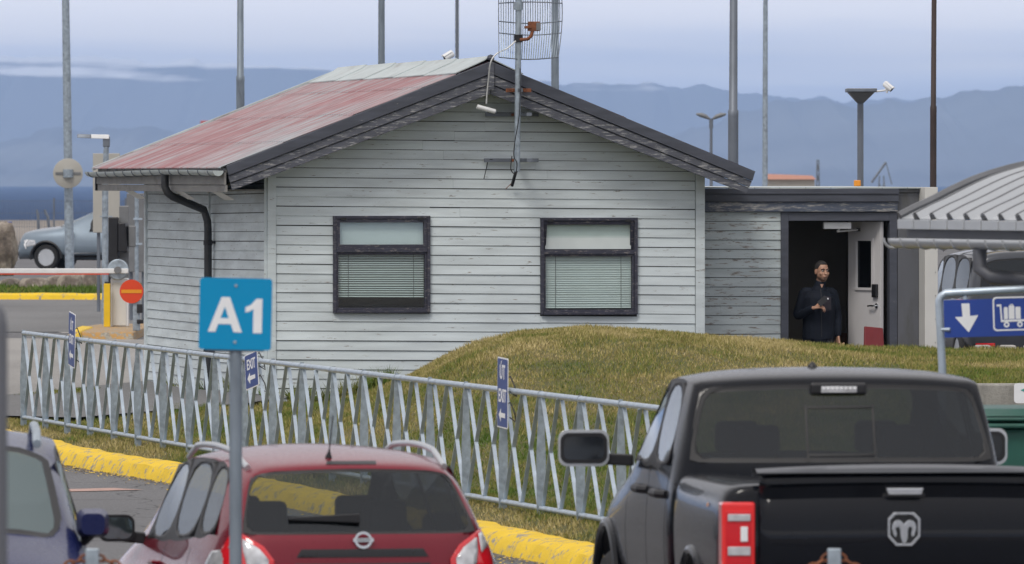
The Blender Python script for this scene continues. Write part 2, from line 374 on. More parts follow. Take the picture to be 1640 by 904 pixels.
# ---------------------------------------------------------------- terrain
def sst(a, b, x):
    t = min(1, max(0, (x-a)/(b-a))); return t*t*(3-2*t)
def lerp_tab(tab, x):
    if x <= tab[0][0]: return tab[0][1]
    for (x0, y0), (x1, y1) in zip(tab, tab[1:]):
        if x <= x1: return y0 + (y1-y0)*(x-x0)/(x1-x0)
    return tab[-1][1]
# crest of the grass mound: lateral position -> height
CREST = [(-3.4,.40),(-2.2,.46),(-1.75,.56),(-1.18,.80),(-.83,.98),(-.42,1.16),(.07,1.29),(.76,1.345),(1.52,1.315),(2.15,1.26),(2.9,1.20),(3.6,1.14),(4.4,1.08),(5.7,1.03),(8,.95),(14,.8)]
# kerb line of the verge (ground plan)
KERB = [(-12,113),(-8.5,103.5),(-6.0,95.0),(-4.85,90.1),(-4.2,87.3),(-3.42,84.6),(-1.75,77.2),(-.10,69.6),(.45,67.3),(1.75,61.8),(4.5,57.8),(9,55.6),(16,54)]
def kerb_y(x): return lerp_tab(KERB, x)
def kd(x, y):
    if y - kerb_y(x) > 9: return 2.0
    best = 1e9; sg = 1
    for (x0, y0), (x1, y1) in zip(KERB, KERB[1:]):
        dx, dy = x1-x0, y1-y0; t = max(0, min(1, ((x-x0)*dx+(y-y0)*dy)/(dx*dx+dy*dy)))
        d = math.hypot(x-x0-dx*t, y-y0-dy*t)
        if d < best: best = d; sg = 1 if dx*(y-y0)-dy*(x-x0) > 0 else -1
    return sg*best
FA, FB = Vector((-5.51, 96.5)), Vector((.56, 70.0))       # fence line in plan
def ground(x, y):
    base = lerp_tab([(0,-.12),(58,-.12),(70,0),(90,.05),(104,.20),(110,.30),(135,.30),(200,.32),(240,.40),(300,.3)], y)
    return base
def verge(x, y):
    """grass height"""
    k = kerb_y(x); g = ground(x, y)
    z = g + .13 + .10*sst(k, k+4, y)
    fd = y - (FA.y + (x-FA.x)*(FB.y-FA.y)/(FB.x-FA.x))
    z = min(z, .23) if x < 4 else z
    z = max(z, .22 + .2*sst(2.5, 11, fd))
    c = lerp_tab(CREST, x) - .04
    flank = sst(-3.6, -1.5, x)
    up = sst(79.5 + .25*max(0, x), 94.5, y)
    z2 = z + (c - z) * up * (1 if x > -3.4 else 0) * flank if c > z else z
    if x > 4.15 and y > 72:                                   # the bank kept up by the low concrete wall
        z2 = max(z2, lerp_tab([(72,.93),(84,.95),(93,1.02),(98,1.05)], y))
    z2 += .02*noise.noise(Vector((x*1.3, y*.7, 0)))
    back = sst(98.5, 104, y)
    if x < 8: z2 = z2*(1-back) + .26*back if z2 > .5 else z2
    kk = kd(x, y)
    if kk < .75: z2 = (g-.08) + (z2-g+.08)*sst(.12, .30, kk)*(.72+.28*sst(.3,.75,kk))
    return z2

def grid_mesh(xs, ys, fn, name, mat, keep=None):
    vs = [(x, y, fn(x, y)) for y in ys for x in xs]; nx = len(xs); fs = []
    for j in range(len(ys)-1):
        for i in range(nx-1):
            if keep and not keep(.5*(xs[i]+xs[i+1]), .5*(ys[j]+ys[j+1])): continue
            fs.append((j*nx+i, j*nx+i+1, (j+1)*nx+i+1, (j+1)*nx+i))
    mb = MB(); mb.add(vs, fs); return mb.build(name, mat, smooth=True)
lin = lambda a, b, n: [a + (b-a)*i/(n-1) for i in range(n)]
o = grid_mesh(sorted(set(lin(-60,60,49)+lin(-200,-60,8)+lin(60,200,8))), lin(0,58,4)+lin(60,112,14)+lin(116,340,30), ground, 'road', M['asphalt']); tag(o, kind='structure')
# open lava plain reaching to the shore
M['plain'] = plain('pale_lava_plain', (.24,.21,.18), .9, var=.35, freq=.02, scale=(1,.3,1), dirt=(.13,.12,.09))
mb = MB(); mb.quad((-3000,330,.25),(3000,330,.25),(3000,560,.15),(-3000,560,.15)); mb.quad((-3000,560,.15),(3000,560,.15),(3000,700,-24),(-3000,700,-24))
mb.quad((-3000,-200,-.3),(3000,-200,-.3),(3000,330,-.32),(-3000,330,-.32)); mb.quad((-3000,330,-.32),(3000,330,-.32),(3000,330,.25),(-3000,330,.25))
tag(mb.build('ground', M['plain']), kind='structure')
m, nt, n_, l_, b_ = newmat('sea_water'); setc(b_.inputs['Base Color'], (.006,.022,.070)); b_.inputs['Roughness'].default_value = 1.0; b_.inputs['Specular IOR Level'].default_value = .05
bump(nt, b_, noise_n(nt, (1,1,1), .05, 5, 'World'), .5, 2); M['sea'] = m
mb = MB(); mb.quad((-18000,650,-22),(18000,650,-22),(18000,32500,-22),(-18000,32500,-22)); tag(mb.build('sea', M['sea']), kind='structure')

# verge and mound
LIMK = -.12
def in_verge(x, y):
    if y > 109 or y < kerb_y(x)-5 or kd(x, y) < LIMK: return False
    if x < -6.9 : return False
    if y > 99.2 and x > -5.0: return False
    if x > 4.15 and y < 85.2: return False
    return y < 105.5 + .3*x + 2.2
xs = lin(-7,16,93); ys = lin(55,110,190)
VG = grid_mesh(xs, ys, verge, 'grass_bank', M['turf'], in_verge); tag(VG, kind='structure')

# grass blades
def scatter(name, region, count, hgt, wid, zfn, dryfn, seed):
    r = np.random.default_rng(seed); P_ = []
    x0, x1, y0, y1, keep = region
    while len(P_) < count:
        X = r.uniform(x0, x1, 20000); Y = r.uniform(y0, y1, 20000)
        for a, b in zip(X, Y):
            px = CX + a/b*F
            if px < -60 or px > 1700: continue
            if keep(a, b): P_.append((a, b))
            if len(P_) >= count: break
    P_ = np.array(P_); n = len(P_)
    Z = np.array([zfn(a, b) for a, b in P_])
    cl_ = np.array([.72 + .75*max(0, noise.noise(Vector((a*2.1, b*1.1, 5.5)))+.15) for a, b in P_])
    h = hgt * cl_ * r.uniform(.45, 1.2, n); ang = r.uniform(0, math.pi, n); w = wid * r.uniform(.6, 1.3, n)
    lean = r.normal(0, .45, (n, 2)) * h[:, None]
    v = np.zeros((n, 3, 3))
    v[:, 0, 0] = P_[:, 0] - np.cos(ang)*w/2; v[:, 0, 1] = P_[:, 1] - np.sin(ang)*w/2; v[:, 0, 2] = Z - .01
    v[:, 1, 0] = P_[:, 0] + np.cos(ang)*w/2; v[:, 1, 1] = P_[:, 1] + np.sin(ang)*w/2; v[:, 1, 2] = Z - .01
    v[:, 2, 0] = P_[:, 0] + lean[:, 0]; v[:, 2, 1] = P_[:, 1] + lean[:, 1]; v[:, 2, 2] = Z + h
    me = bpy.data.meshes.new(name); me.vertices.add(n*3); me.vertices.foreach_set('co', v.reshape(-1))
    me.loops.add(n*3); me.loops.foreach_set('vertex_index', np.arange(n*3, dtype=np.int32))
    me.polygons.add(n); me.polygons.foreach_set('loop_start', np.arange(0, n*3, 3, dtype=np.int32))
    me.update(calc_edges=True)
    at = me.attributes.new('rnd', 'FLOAT', 'FACE'); at.data.foreach_set('value', r.normal(.0, .33, n).astype(np.float32))
    at = me.attributes.new('dry', 'FLOAT', 'FACE'); at.data.foreach_set('value', np.array([dryfn(a, b) for a, b in P_], dtype=np.float32))
    me.materials.append(M['grass']); o = bpy.data.objects.new(name, me); COL.objects.link(o); return o
def dry(x, y):
    """where the turf has dried out: kerb side strip and the crown of the mound"""
    k = kerb_y(x); d = .0
    fd = (y - (FA.y + (x-FA.x)*(FB.y-FA.y)/(FB.x-FA.x)))
    if fd < .8: d += .17*sst(.8, -1.2, fd) if fd > -1.2 else .17
    band = noise.noise(Vector((x*.9+3, y*.16+.35*x, 1.7)))
    d += .16*band + .13*sst(84, 92, y)*sst(-2.4, -.5, x) - .10*(1-sst(82, 88, y))*sst(0.5, 2.5, fd)
    d -= .08*sst(2.5, 4.5, x)
    return d + .02
LIMK = .30
GR = scatter('grass', (-6.9, 8, 60, 108, lambda a, b: in_verge(a, b) and not (a > -5.1 and b > 98.8)), 260000, .045, .014, verge, dry, 5)
tag(GR, 'short mown grass, green and straw coloured, on the verge and mound', 'grass', kind='stuff')
# taller tufts along the wall foot
GT = scatter('tall_grass', (-4.4, -1.4, 99.0, 107, lambda a, b: abs(b - (99.7 if a > -2.6 else 99.7 + (-2.75-a)*4.95)) < .35 and noise.noise(Vector((a*2, b, 0))) > -.05), 2500, .2, .02, lambda a, b: verge(a, min(b, 99)) , lambda a, b: -.12, 9)
tag(GT, 'taller green tufts along the foot of the boarded wall', 'grass', kind='stuff')

# kerb swept along the verge
def sweep(line, prof, zf, mat, name, step=.5, jit=.008):
    pts = [Vector(p) for p in line]; dense = []
    for a, b in zip(pts, pts[1:]):
        k = max(1, int((b-a).length/step))
        dense += [a + (b-a)*i/k for i in range(k)]
    dense.append(pts[-1]); mb = MB(); n = len(prof); vs = []; fs = []
    for i, p in enumerate(dense):
        d = (dense[min(i+1, len(dense)-1)] - dense[max(i-1, 0)]).normalized(); nn = Vector((-d.y, d.x))
        for j, (o_, z) in enumerate(prof):
            q = p + nn*o_; jj = noise.noise(Vector((q.x*5, q.y*2.5, j*2.3)))*jit*2
            vs.append((q.x, q.y, zf(q.x, q.y) + z + (jj if j else 0)))
    for i in range(len(dense)-1):
        for j in range(n-1): fs.append((i*n+j, i*n+j+1, (i+1)*n+j+1, (i+1)*n+j))
    mb.add(vs, fs); return mb.build(name, mat, smooth=True)
def smooth_line(l, it=2):
    for _ in range(it):
        out = [l[0]]
        for a, b in zip(l, l[1:]):
            out += [(a[0]*.75+b[0]*.25, a[1]*.75+b[1]*.25), (a[0]*.25+b[0]*.75, a[1]*.25+b[1]*.75)]
        out.append(l[-1]); l = out
    return l
o = sweep(smooth_line(KERB), [(-.10,-.02),(-.08,.03),(-.03,.12),(.03,.155),(.20,.165),(.30,.15),(.33,.05)], ground, M['kerb_yellow'], 'kerb', .12, .012); tag(o, kind='structure')

# chips of paint and grit lying along the foot of the kerb
def debris():
    r = random.Random(21); mb = MB(); L_ = [Vector(p) for p in smooth_line(KERB)]; n = 0
    while n < 2600:
        k = r.randrange(len(L_)-1); p = L_[k].lerp(L_[k+1], r.random()); d = (L_[k+1]-L_[k]).normalized(); q = p - Vector((-d.y, d.x))*(.12+abs(r.gauss(0,.14)))
        if q.x < -8 or q.x > 3: continue
        s_ = r.uniform(.006,.022); an = r.uniform(0,6.3); z = ground(q.x, q.y)+.006
        pts = [(q.x+s_*math.cos(an+t_)*r.uniform(.6,1.2), q.y+s_*math.sin(an+t_)*r.uniform(.6,1.4), z+r.uniform(0,.010)) for t_ in (0,1.6,3.1,4.7)]
        mb.add(pts, [(0,1,2,3)], r.choice([0,0,1])); n += 1
    return mb.build('grit', [plain('dry_grit', (.20,.15,.09), .9, var=.3), M['kerb_yellow']])
tag(debris(), 'grit and flakes of yellow paint lying along the foot of the kerb', 'grit', kind='stuff')

# painted line in the near lane
def line_strip(name, pts, w, mat, lift=.006):
    mb = MB(); vs = []
    for i, p in enumerate(pts):
        p = Vector(p); d = (Vector(pts[min(i+1, len(pts)-1)]) - Vector(pts[max(i-1, 0)])).normalized(); nn = Vector((-d.y, d.x))
        for s in (-1, 1): q = p + nn*s*w/2; vs.append((q.x, q.y, ground(q.x, q.y) + lift))
    fs = [(2*i, 2*i+1, 2*i+3, 2*i+2) for i in range(len(pts)-1)]
    mb.add(vs, fs); o = mb.build(name, mat); return tag(o, kind='structure')
def gp(px, py, zoff=0):
    """point of the ground seen at a photo position"""
    D = 90.
    for _ in range(60): D = (H - ground((px-CX)/F*D, D) - zoff) * F / (py-HY)
    return ((px-CX)/F*D, D)
line_strip('road_marking', [gp(60,787.5), gp(130,786), gp(206,784)], .55, M['line_red'])
line_strip('road_marking', [gp(8,513.5), gp(50,520.5)], .35, M['line']); line_strip('road_marking', [gp(55,521.5), gp(116,534)], .35, M['line'])
line_strip('road_marking', [gp(206,545.5), gp(238,546.5)], .5, M['line'])
# paler path behind the fence (left) and paving by the wall
mb = MB(); a, b, c, d = gp(-40,546), gp(236,549), gp(236,640), gp(-40,660)
sh = lambda p, z=.008: (p[0], p[1], ground(*p)+z)
vs = []; fs = []
NA = 14
for i in range(NA):
    t = i/(NA-1)
    for j in range(NA):
        s_ = j/(NA-1); p0 = (a[0]+(b[0]-a[0])*t, a[1]+(b[1]-a[1])*t); p1 = (d[0]+(c[0]-d[0])*t, d[1]+(c[1]-d[1])*t)
        q = (p0[0]+(p1[0]-p0[0])*s_, p0[1]+(p1[1]-p0[1])*s_); vs.append(sh(q, .05))
for i in range(NA-1):
    for j in range(NA-1): fs.append((i*NA+j, i*NA+j+1, (i+1)*NA+j+1, (i+1)*NA+j))
mb.add(vs, fs); tag(mb.build('pavement', M['path']), kind='structure')
mb = MB()
pv = [(-6.6,99.5),(-5.0,98.0),(-3.0,97.4),(-2.6,99.6),(-4.0,104),(-4.6,108),(-6.6,106)]
c0 = (-4.4, 101.5)
mb.add([(c0[0], c0[1], verge(*c0)+.05)] + [(x, y, verge(x, y)+.05) for x, y in pv], [(0, i+1, (i+1) % 7+1) for i in range(7)])
tag(mb.build('path', M['asphalt_old']), kind='structure')
# far road behind the barrier, grass strip, far kerb
mb = MB(); vs = []; fs = []
rows = [150,160,170,180,188.5]
for r_ in rows:
    for x in (-40,-20,-12,-8,10): vs.append((x, r_, ground(x, r_)+.010))
for i in range(len(rows)-1):
    for j in range(4): fs.append((i*5+j, i*5+j+1, (i+1)*5+j+1, (i+1)*5+j))
mb.add(vs, fs); tag(mb.build('far_road', M['asphalt_old']), kind='structure')
o = sweep([(-30,191.5),(-14,189.0),(-11,188.6),(-9.2,188.2),(2,187.5)], [(-.12,0),(-.08,.10),(0,.145),(.3,.15),(.5,.12),(.52,0)], ground, M['kerb_yellow'], 'far_kerb', .3); tag(o, kind='structure')
FS = grid_mesh(lin(-16,-6,30), lin(188.9,206,12), lambda x, y: ground(x, y)+.14, 'grass_strip', M['turf']); tag(FS, kind='structure')
def scatter_far(n):
    return scatter('far_grass', (-12.5,-8, 189, 201, lambda a, b: True), n, .14, .05, lambda a, b: ground(a, b)+.14, lambda a, b: -.22, 3)
tag(scatter_far(6000), 'green grass strip between the yellow kerb and the boulders', 'grass', kind='stuff')

# ---------------------------------------------------------------- hills across the bay and the haze
def ridge(name, D, tab, depth, base, mat, rough, seed):
    xs = lin(-400, 2100, 420); vs = []; fs = []; rows = 9
    for px in xs:
        py = lerp_tab(tab, px); zt = H - (py-HY)/F*D
        zt += rough * noise.fractal(Vector((px*.018, seed, 0)), 1.0, 2.0, 6) 
        for r_ in range(rows):
            t = r_/(rows-1)
            zz = base + (zt-base)*(t**1.15) + (rough*1.2*noise.fractal(Vector((px*.02, seed+t*4, 3)), 1.0, 2.0, 5) if 0 < t < 1 else 0)
            vs.append(((px-CX)/F*D, D - depth*(1-t), zz))
    for i in range(len(xs)-1):
        for r_ in range(rows-1): fs.append((i*rows+r_, i*rows+r_+1, (i+1)*rows+r_+1, (i+1)*rows+r_))
    mb = MB(); mb.add(vs, fs); o = mb.build(name, mat, smooth=True); return tag(o, kind='structure')
M['hill'] = plain('dark_basalt_hill', (.14,.15,.15), .95, var=.4, freq=.0006)
def snow_haze_hill():
    m, nt, n, l, b = newmat('snow_and_haze_mountain')
    z = noise_n(nt, (.0009,.0003,.014), 1.0, 5, 'World', .55)
    g = n.new('ShaderNodeNewGeometry'); s_ = n.new('ShaderNodeSeparateXYZ'); l.new(g.outputs['Position'], s_.inputs[0])
    mr_ = n.new('ShaderNodeMapRange'); mr_.inputs[1].default_value = 290; mr_.inputs[2].default_value = 425; mr_.inputs[3].default_value = -.10; mr_.inputs[4].default_value = .26; l.new(s_.outputs['Z'], mr_.inputs[0])  # whiter upwards: snow, plus painted haze that fades the crest into the sky
    ad = n.new('ShaderNodeMath'); ad.operation = 'ADD'; l.new(z, ad.inputs[0]); l.new(mr_.outputs[0], ad.inputs[1]); z = ad.outputs[0]
    l.new(mixc(nt, ramp(nt, z, [(.56, 0), (.68, 1)]), (.17,.185,.20), (.95,.97,1.0)), b.inputs['Base Color']); b.inputs['Roughness'].default_value = .9; return m
M['snow_haze'] = snow_haze_hill()
ridge('hills', 24000, [(-400,240),(0,228),(60,212),(130,204),(220,205),(300,214),(400,235),(520,262),(700,270),(900,262),(1050,235),(1120,200),(1180,182),(1240,166),(1300,160),(1340,164),(1380,170),(1430,166),(1480,160),(1530,150),(1570,143),(1610,139),(1650,136),(1760,120),(2100,140)], 4000, -22, M['hill'], 20, 2.0)
ridge('mountain', 31000, [(-400,98),(0,90),(150,92),(300,100),(450,106),(560,110),(700,122),(850,132),(1000,134),(1120,138),(1200,150),(1300,160),(1450,160),(1640,150),(2100,150)], 4500, -22, M['snow_haze'], 22, 6.0)
m = bpy.data.materials.new('air_haze'); m.use_nodes = True; nt = m.node_tree; nt.nodes.remove(nt.nodes['Principled BSDF'])
pv_ = nt.nodes.new('ShaderNodeVolumePrincipled'); nt.links.new(pv_.outputs[0], nt.nodes['Material Output'].inputs['Volume'])
setc(pv_.inputs['Color'], (.44,.63,.97)); pv_.inputs['Density'].default_value = 0.000050; pv_.inputs['Anisotropy'].default_value = 0.0
mb = MB(); mb.box((-20000,-3000,-27),(20000,33000,470)); hz = mb.build('haze', m); tag(hz, kind='stuff')

# ---------------------------------------------------------------- the boarded house
A0 = R(11.5); Q = Vector(((428-CX)/F*100, 100.0)); GZ = .20          # front left corner of the gable wall
U = Vector((math.cos(A0), math.sin(A0))); V = Vector((-math.sin(A0), math.cos(A0)))
def L(px, py, v=0.0):
    """photo position on the plane v metres behind the gable wall -> house coordinates"""
    d = Vector(((px-CX)/F, 1.0)); t = (Q.dot(V) + v) / d.dot(V)
    return Vector(((d*t - Q).dot(U), v, H - (py-HY)/F*t - GZ))
def LU(px, py, u=0.0):
    """the same on the plane u = const (side wall)"""
    d = Vector(((px-CX)/F, 1.0)); t = (Q.dot(U) + u) / d.dot(U)
    return Vector((u, (d*t - Q).dot(V), H - (py-HY)/F*t - GZ))
HOUSE = thing('wooden_house', (Q.x, Q.y, GZ), A0, 'weathered pale grey boarded house with faded red roof and dark gable boards', 'house')
def tow(p):   # house -> world
    return Vector((Q.x + U.x*p[0] + V.x*p[1], Q.y + U.y*p[0] + V.y*p[1], GZ + p[2]))
LEN = 8.9
cl = L(442,500).x; crr = L(1113,500).x; UW = L(1128,500).x
apex = L(785,103,-.5); eL = L(362,270,-.5); eR = L(1208,280,-.5)
apexb = L(786,152,-.5)
def roofz(u, off=0):   # underside line of the roof at the gable
    if u < apex.x: return apex.z + (eL.z-apex.z)*(u-apex.x)/(eL.x-apex.x) - off
    return apex.z + (eR.z-apex.z)*(u-apex.x)/(eR.x-apex.x) - off
slopeL = (apex.z-eL.z)/(apex.x-eL.x); slopeR = (apex.z-eR.z)/(eR.x-apex.x)
SP = (15.38/137.0); TILT = .0092
w1 = [L(533,346), L(688,501)]; w2 = [L(865,349), L(1020,504)]
z500 = L(442,500).z
wins = [(min(w[0].x, w[1].x), max(w[0].x, w[1].x), w[1].z, w[0].z) for w in (w1, w2)]
def split(u0, u1, z0, z1, wins):
    segs = [(u0, u1)]
    for a, b, c, d in wins:
        if z1 <= c+.005 or z0 >= d-.005: continue
        out = []
        for s, e_ in segs:
            if b <= s or a >= e_: out.append((s, e_)); continue
            if a > s: out.append((s, a))
            if b < e_: out.append((b, e_))
        segs = out
    return segs
def board(mb, p0, p1, h, out, lip=.017, top=.006, rnd=0):
    """one weatherboard: p0,p1 lower corners on the wall plane, out = outward unit vector"""
    p0, p1, out = Vector(p0), Vector(p1), Vector(out); up = Vector((0,0,1))
    g = .007
    L_ = lip + rnd
    q = [p0 + up*g + out*L_, p1 + up*g + out*L_, p1 + up*h + out*top, p0 + up*h + out*top, p0 + up*g, p1 + up*g, p1 + up*h, p0 + up*h]
    mb.add(q, [(0,1,2,3),(0,4,5,1),(3,2,6,7),(0,3,7,4),(1,5,6,2)])
rb = random.Random(3)
fw = MB(); bw = MB()
nb = 42; zb0 = z500 - 13*SP
for k in range(nb):
    z0 = zb0 + k*SP; z1 = z0 + SP
    if z0 > apex.z: break
    # widest extent under the roof
    zt = z1
    if zt < roofz(cl): u0 = cl
    else: u0 = apex.x - (apex.z-zt)/slopeL
    if zt < roofz(crr): u1 = crr
    else: u1 = apex.x + (apex.z-zt)/slopeR
    if zt > apex.z - .2: continue
    for a, b, c, d in wins:
        if z0 < c < z1-.01 and c-z0 > .03: board(fw, (a, 0, z0 - TILT*(a-cl)), (b, 0, z0 - TILT*(b-cl)), c-z0+TILT*(a-cl)*.5, (0,-1,0))
        if z0 < d < z1 and z1-d > .02: board(fw, (a, 0, d+.001), (b, 0, d+.001), z1-d-TILT*(a-cl), (0,-1,0), lip=.012)
    for s, e_ in split(u0, u1, z0, z1, wins):
        cuts = [s]
        if rb.random() < .5 and e_-s > 2: cuts.append(s + (e_-s)*rb.uniform(.3, .7))
        cuts.append(e_)
        for a_, b_2 in zip(cuts, cuts[1:]):
            r1 = rb.uniform(-.004, .004); dz0 = rb.uniform(-.003, .003)
            board(fw, (a_, 0, z0 - TILT*(a_-cl) + dz0), (b_2-.002, 0, z0 - TILT*(b_2-cl) + dz0 + rb.uniform(-.003, .003)), SP, (0,-1,0), rnd=r1)
gable_pts = [(0, -.3), (UW, -.3), (UW, roofz(UW)-.12), (apex.x, apex.z-.12), (0, roofz(0)-.12)]
hol = [[(a, c), (a, d), (b, d), (b, c)] for a, b, c, d in wins]
bw.poly(gable_pts, hol, Matrix.Translation((0, .10, 0)), .098)
M['backing'] = plain('shadow_line_backing', (.05,.05,.05), .9)  # near-black so the gaps between boards read as shadow lines
FW = fw.build('front_wall', M['siding'], HOUSE); bw.build('wall_core', M['backing'], HOUSE)
# corner boards
cb = MB(); cb.box((0,-.034,-.3),(cl-.004,.0,roofz(.05)-.10)); cb.build('corner_board', M['siding'], HOUSE, bevel=.004)
cb = MB(); cb.box((crr+.004,-.034,-.3),(UW,.0,roofz(UW)-.06)); cb.build('corner_board', M['siding'], HOUSE, bevel=.004)
# side wall (left): boards on the plane u=0
sw = MB()
vk = LU(338,500).y
for k in range(nb):
    z0 = zb0 + .01 + k*SP; z1 = z0+SP
    if z1 > roofz(0)-.06: break
    j1 = rb.uniform(-.004, .004)
    board(sw, (0, LEN, z0), (0, vk, z0+j1), SP, (-1,0,0), rnd=rb.uniform(-.004,.004))
    board(sw, (0, vk-.03, z0+j1), (0, .03, z0+j1+.028), SP, (-1,0,0), rnd=rb.uniform(-.004,.004))
sw.build('side_wall', M['siding'], HOUSE)
cw = MB(); cw.box((.002,.12,-.3),(.1,LEN,roofz(0)-.1)); cw.box((UW-.1,.12,-.3),(UW-.01,LEN,roofz(UW)-.1)); 
cw.poly([(0.1, -.3), (UW-.1, -.3), (UW-.1, roofz(UW)-.16), (apex.x, apex.z-.16), (0.1, roofz(0.1)-.16)], [], Matrix.Translation((0, LEN, 0)), .1)
cw.box((.1,.1,-.05),(UW-.1,LEN-.1,0.0)); cw.build('inner_walls', M['backing'], HOUSE)
cb = MB(); cb.box((-.034,.0,-.3),(-.001,.028,roofz(0)-.1)); cb.build('corner_board', M['siding'], HOUSE); cb = MB(); cb.box((-.04,LEN-.1,-.3),(-.004,LEN+.02,roofz(0)-.1)); cb.build('corner_board', M['siding'], HOUSE)
cb = MB(); cb.box((-.036,vk-.035,-.3),(-.003,vk+.0,roofz(0)-.2)); cb.build('joint_batten', M['siding'], HOUSE)

# windows with frames, glass and blinds
def window(w, x_off, tilt_open, blind_drop, slat_tilt, dropside):
    a, b, c, d = w; W_ = b-a; h_ = d-c
    fr = MB(); t = .036; y0, y1 = -.055, .05
    fr.box((a,y0,c),(a+t,y1,d)); fr.box((b-t,y0,c),(b,y1,d)); fr.box((a+t,y0,d-t),(b-t,y1,d)); fr.box((a+t,y0-.02,c),(b-t,y1,c+t*.9))
    zm = c + h_*.645; fr.box((a+t,y0+.004,zm-.025),(b-t,y1,zm+.025))
    root = fr.build('window', M['frame_worn'], HOUSE, bevel=.004)
    # fixed lower sash
    s = MB(); e2 = .026
    A_, B_, C_, D_ = a+t, b-t, c+t*.9, zm-.025
    s.box((A_,-.03,C_),(A_+e2,.03,D_)); s.box((B_-e2,-.03,C_),(B_,.03,D_)); s.box((A_+e2,-.03,D_-e2),(B_-e2,.03,D_)); s.box((A_+e2,-.03,C_),(B_-e2,.03,C_+e2))
    s.build('sash', M['frame_worn'], root, bevel=.003)
    g = MB(); g.box((A_+e2,.0,C_+e2),(B_-e2,.006,D_-e2)); g.build('pane', M['win_glass'], root)
    # top light, hinged at its head
    C2, D2 = zm+.025, d-t; s = MB(); e3 = .042
    s.box((A_,-.03,C2-D2),(A_+e3,.02,0)); s.box((B_-e3,-.03,C2-D2),(B_,.02,0)); s.box((A_+e3,-.03,-e3),(B_-e3,.02,0)); s.box((A_+e3,-.03,C2-D2),(B_-e3,.02,C2-D2+e3))
    so = s.build('top_light', M['frame_worn'], root, loc=(0,-.012,D2), rot=(-tilt_open,0,0), bevel=.003)
    g = MB(); g.box((A_+e3,-.008,C2-D2+e3),(B_-e3,-.002,-e3)); g.build('pane', M['win_glass'], so)
    # blind
    bl = MB(); top = D_-e2; bot = C_+e2 + blind_drop; n = int((top-bot)/.0265)
    for i in range(n):
        z = top - .012 - i*.0265; wv = .004*math.sin(i*1.7)
        M_ = Matrix.Translation(((A_+B_)/2, .032, z + wv*.3)) @ Matrix.Rotation(dropside*(i/n), 4, 'Y') @ Matrix.Rotation(slat_tilt + .05*math.sin(i*2.1), 4, 'X')
        bl.box((-(B_-A_)/2+.03,-.014,-.0012),((B_-A_)/2-.03,.014,.0012), M=M_)
    bo = bl.build('blind', M['blind'], root)
    cd = MB()
    for f_ in (.14,.86): cd.cyl((A_+(B_-A_)*f_,.016,bot),(A_+(B_-A_)*f_,.016,top),.0025,5)
    cd.build('blind_cord', M['room_dark'], root)
    # room behind
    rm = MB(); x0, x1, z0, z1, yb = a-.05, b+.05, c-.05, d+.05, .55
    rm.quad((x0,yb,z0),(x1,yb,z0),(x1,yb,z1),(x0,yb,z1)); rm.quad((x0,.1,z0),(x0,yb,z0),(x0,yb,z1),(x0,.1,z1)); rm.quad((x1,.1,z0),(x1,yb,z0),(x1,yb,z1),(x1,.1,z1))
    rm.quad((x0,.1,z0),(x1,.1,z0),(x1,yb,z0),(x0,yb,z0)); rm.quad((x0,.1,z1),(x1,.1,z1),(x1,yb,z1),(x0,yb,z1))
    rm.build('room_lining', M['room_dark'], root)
    sh_ = MB(); sh_.box((A_+.03,.03,C2+.01),(B_-.03,.035,D2-.02)); sh_.build('roller_shade', M['blind'], root)
    hg = MB()
    for s_ in (A_+.08, B_-.08): hg.box((s_-.035,-.062,d-t-.012),(s_+.035,-.05,d-t+.016))
    hg.build('hinge', M['black'], root)
    return root
r1_ = window(wins[0], 0, 0.0, .10, .62, .006); r1_['label'] = 'left window with its blind raised slightly above the sill'
r2_ = window(wins[1], 0, R(-14), .0, 1.0, .0); r2_['label'] = 'right window with its top light ajar and blind fully down'

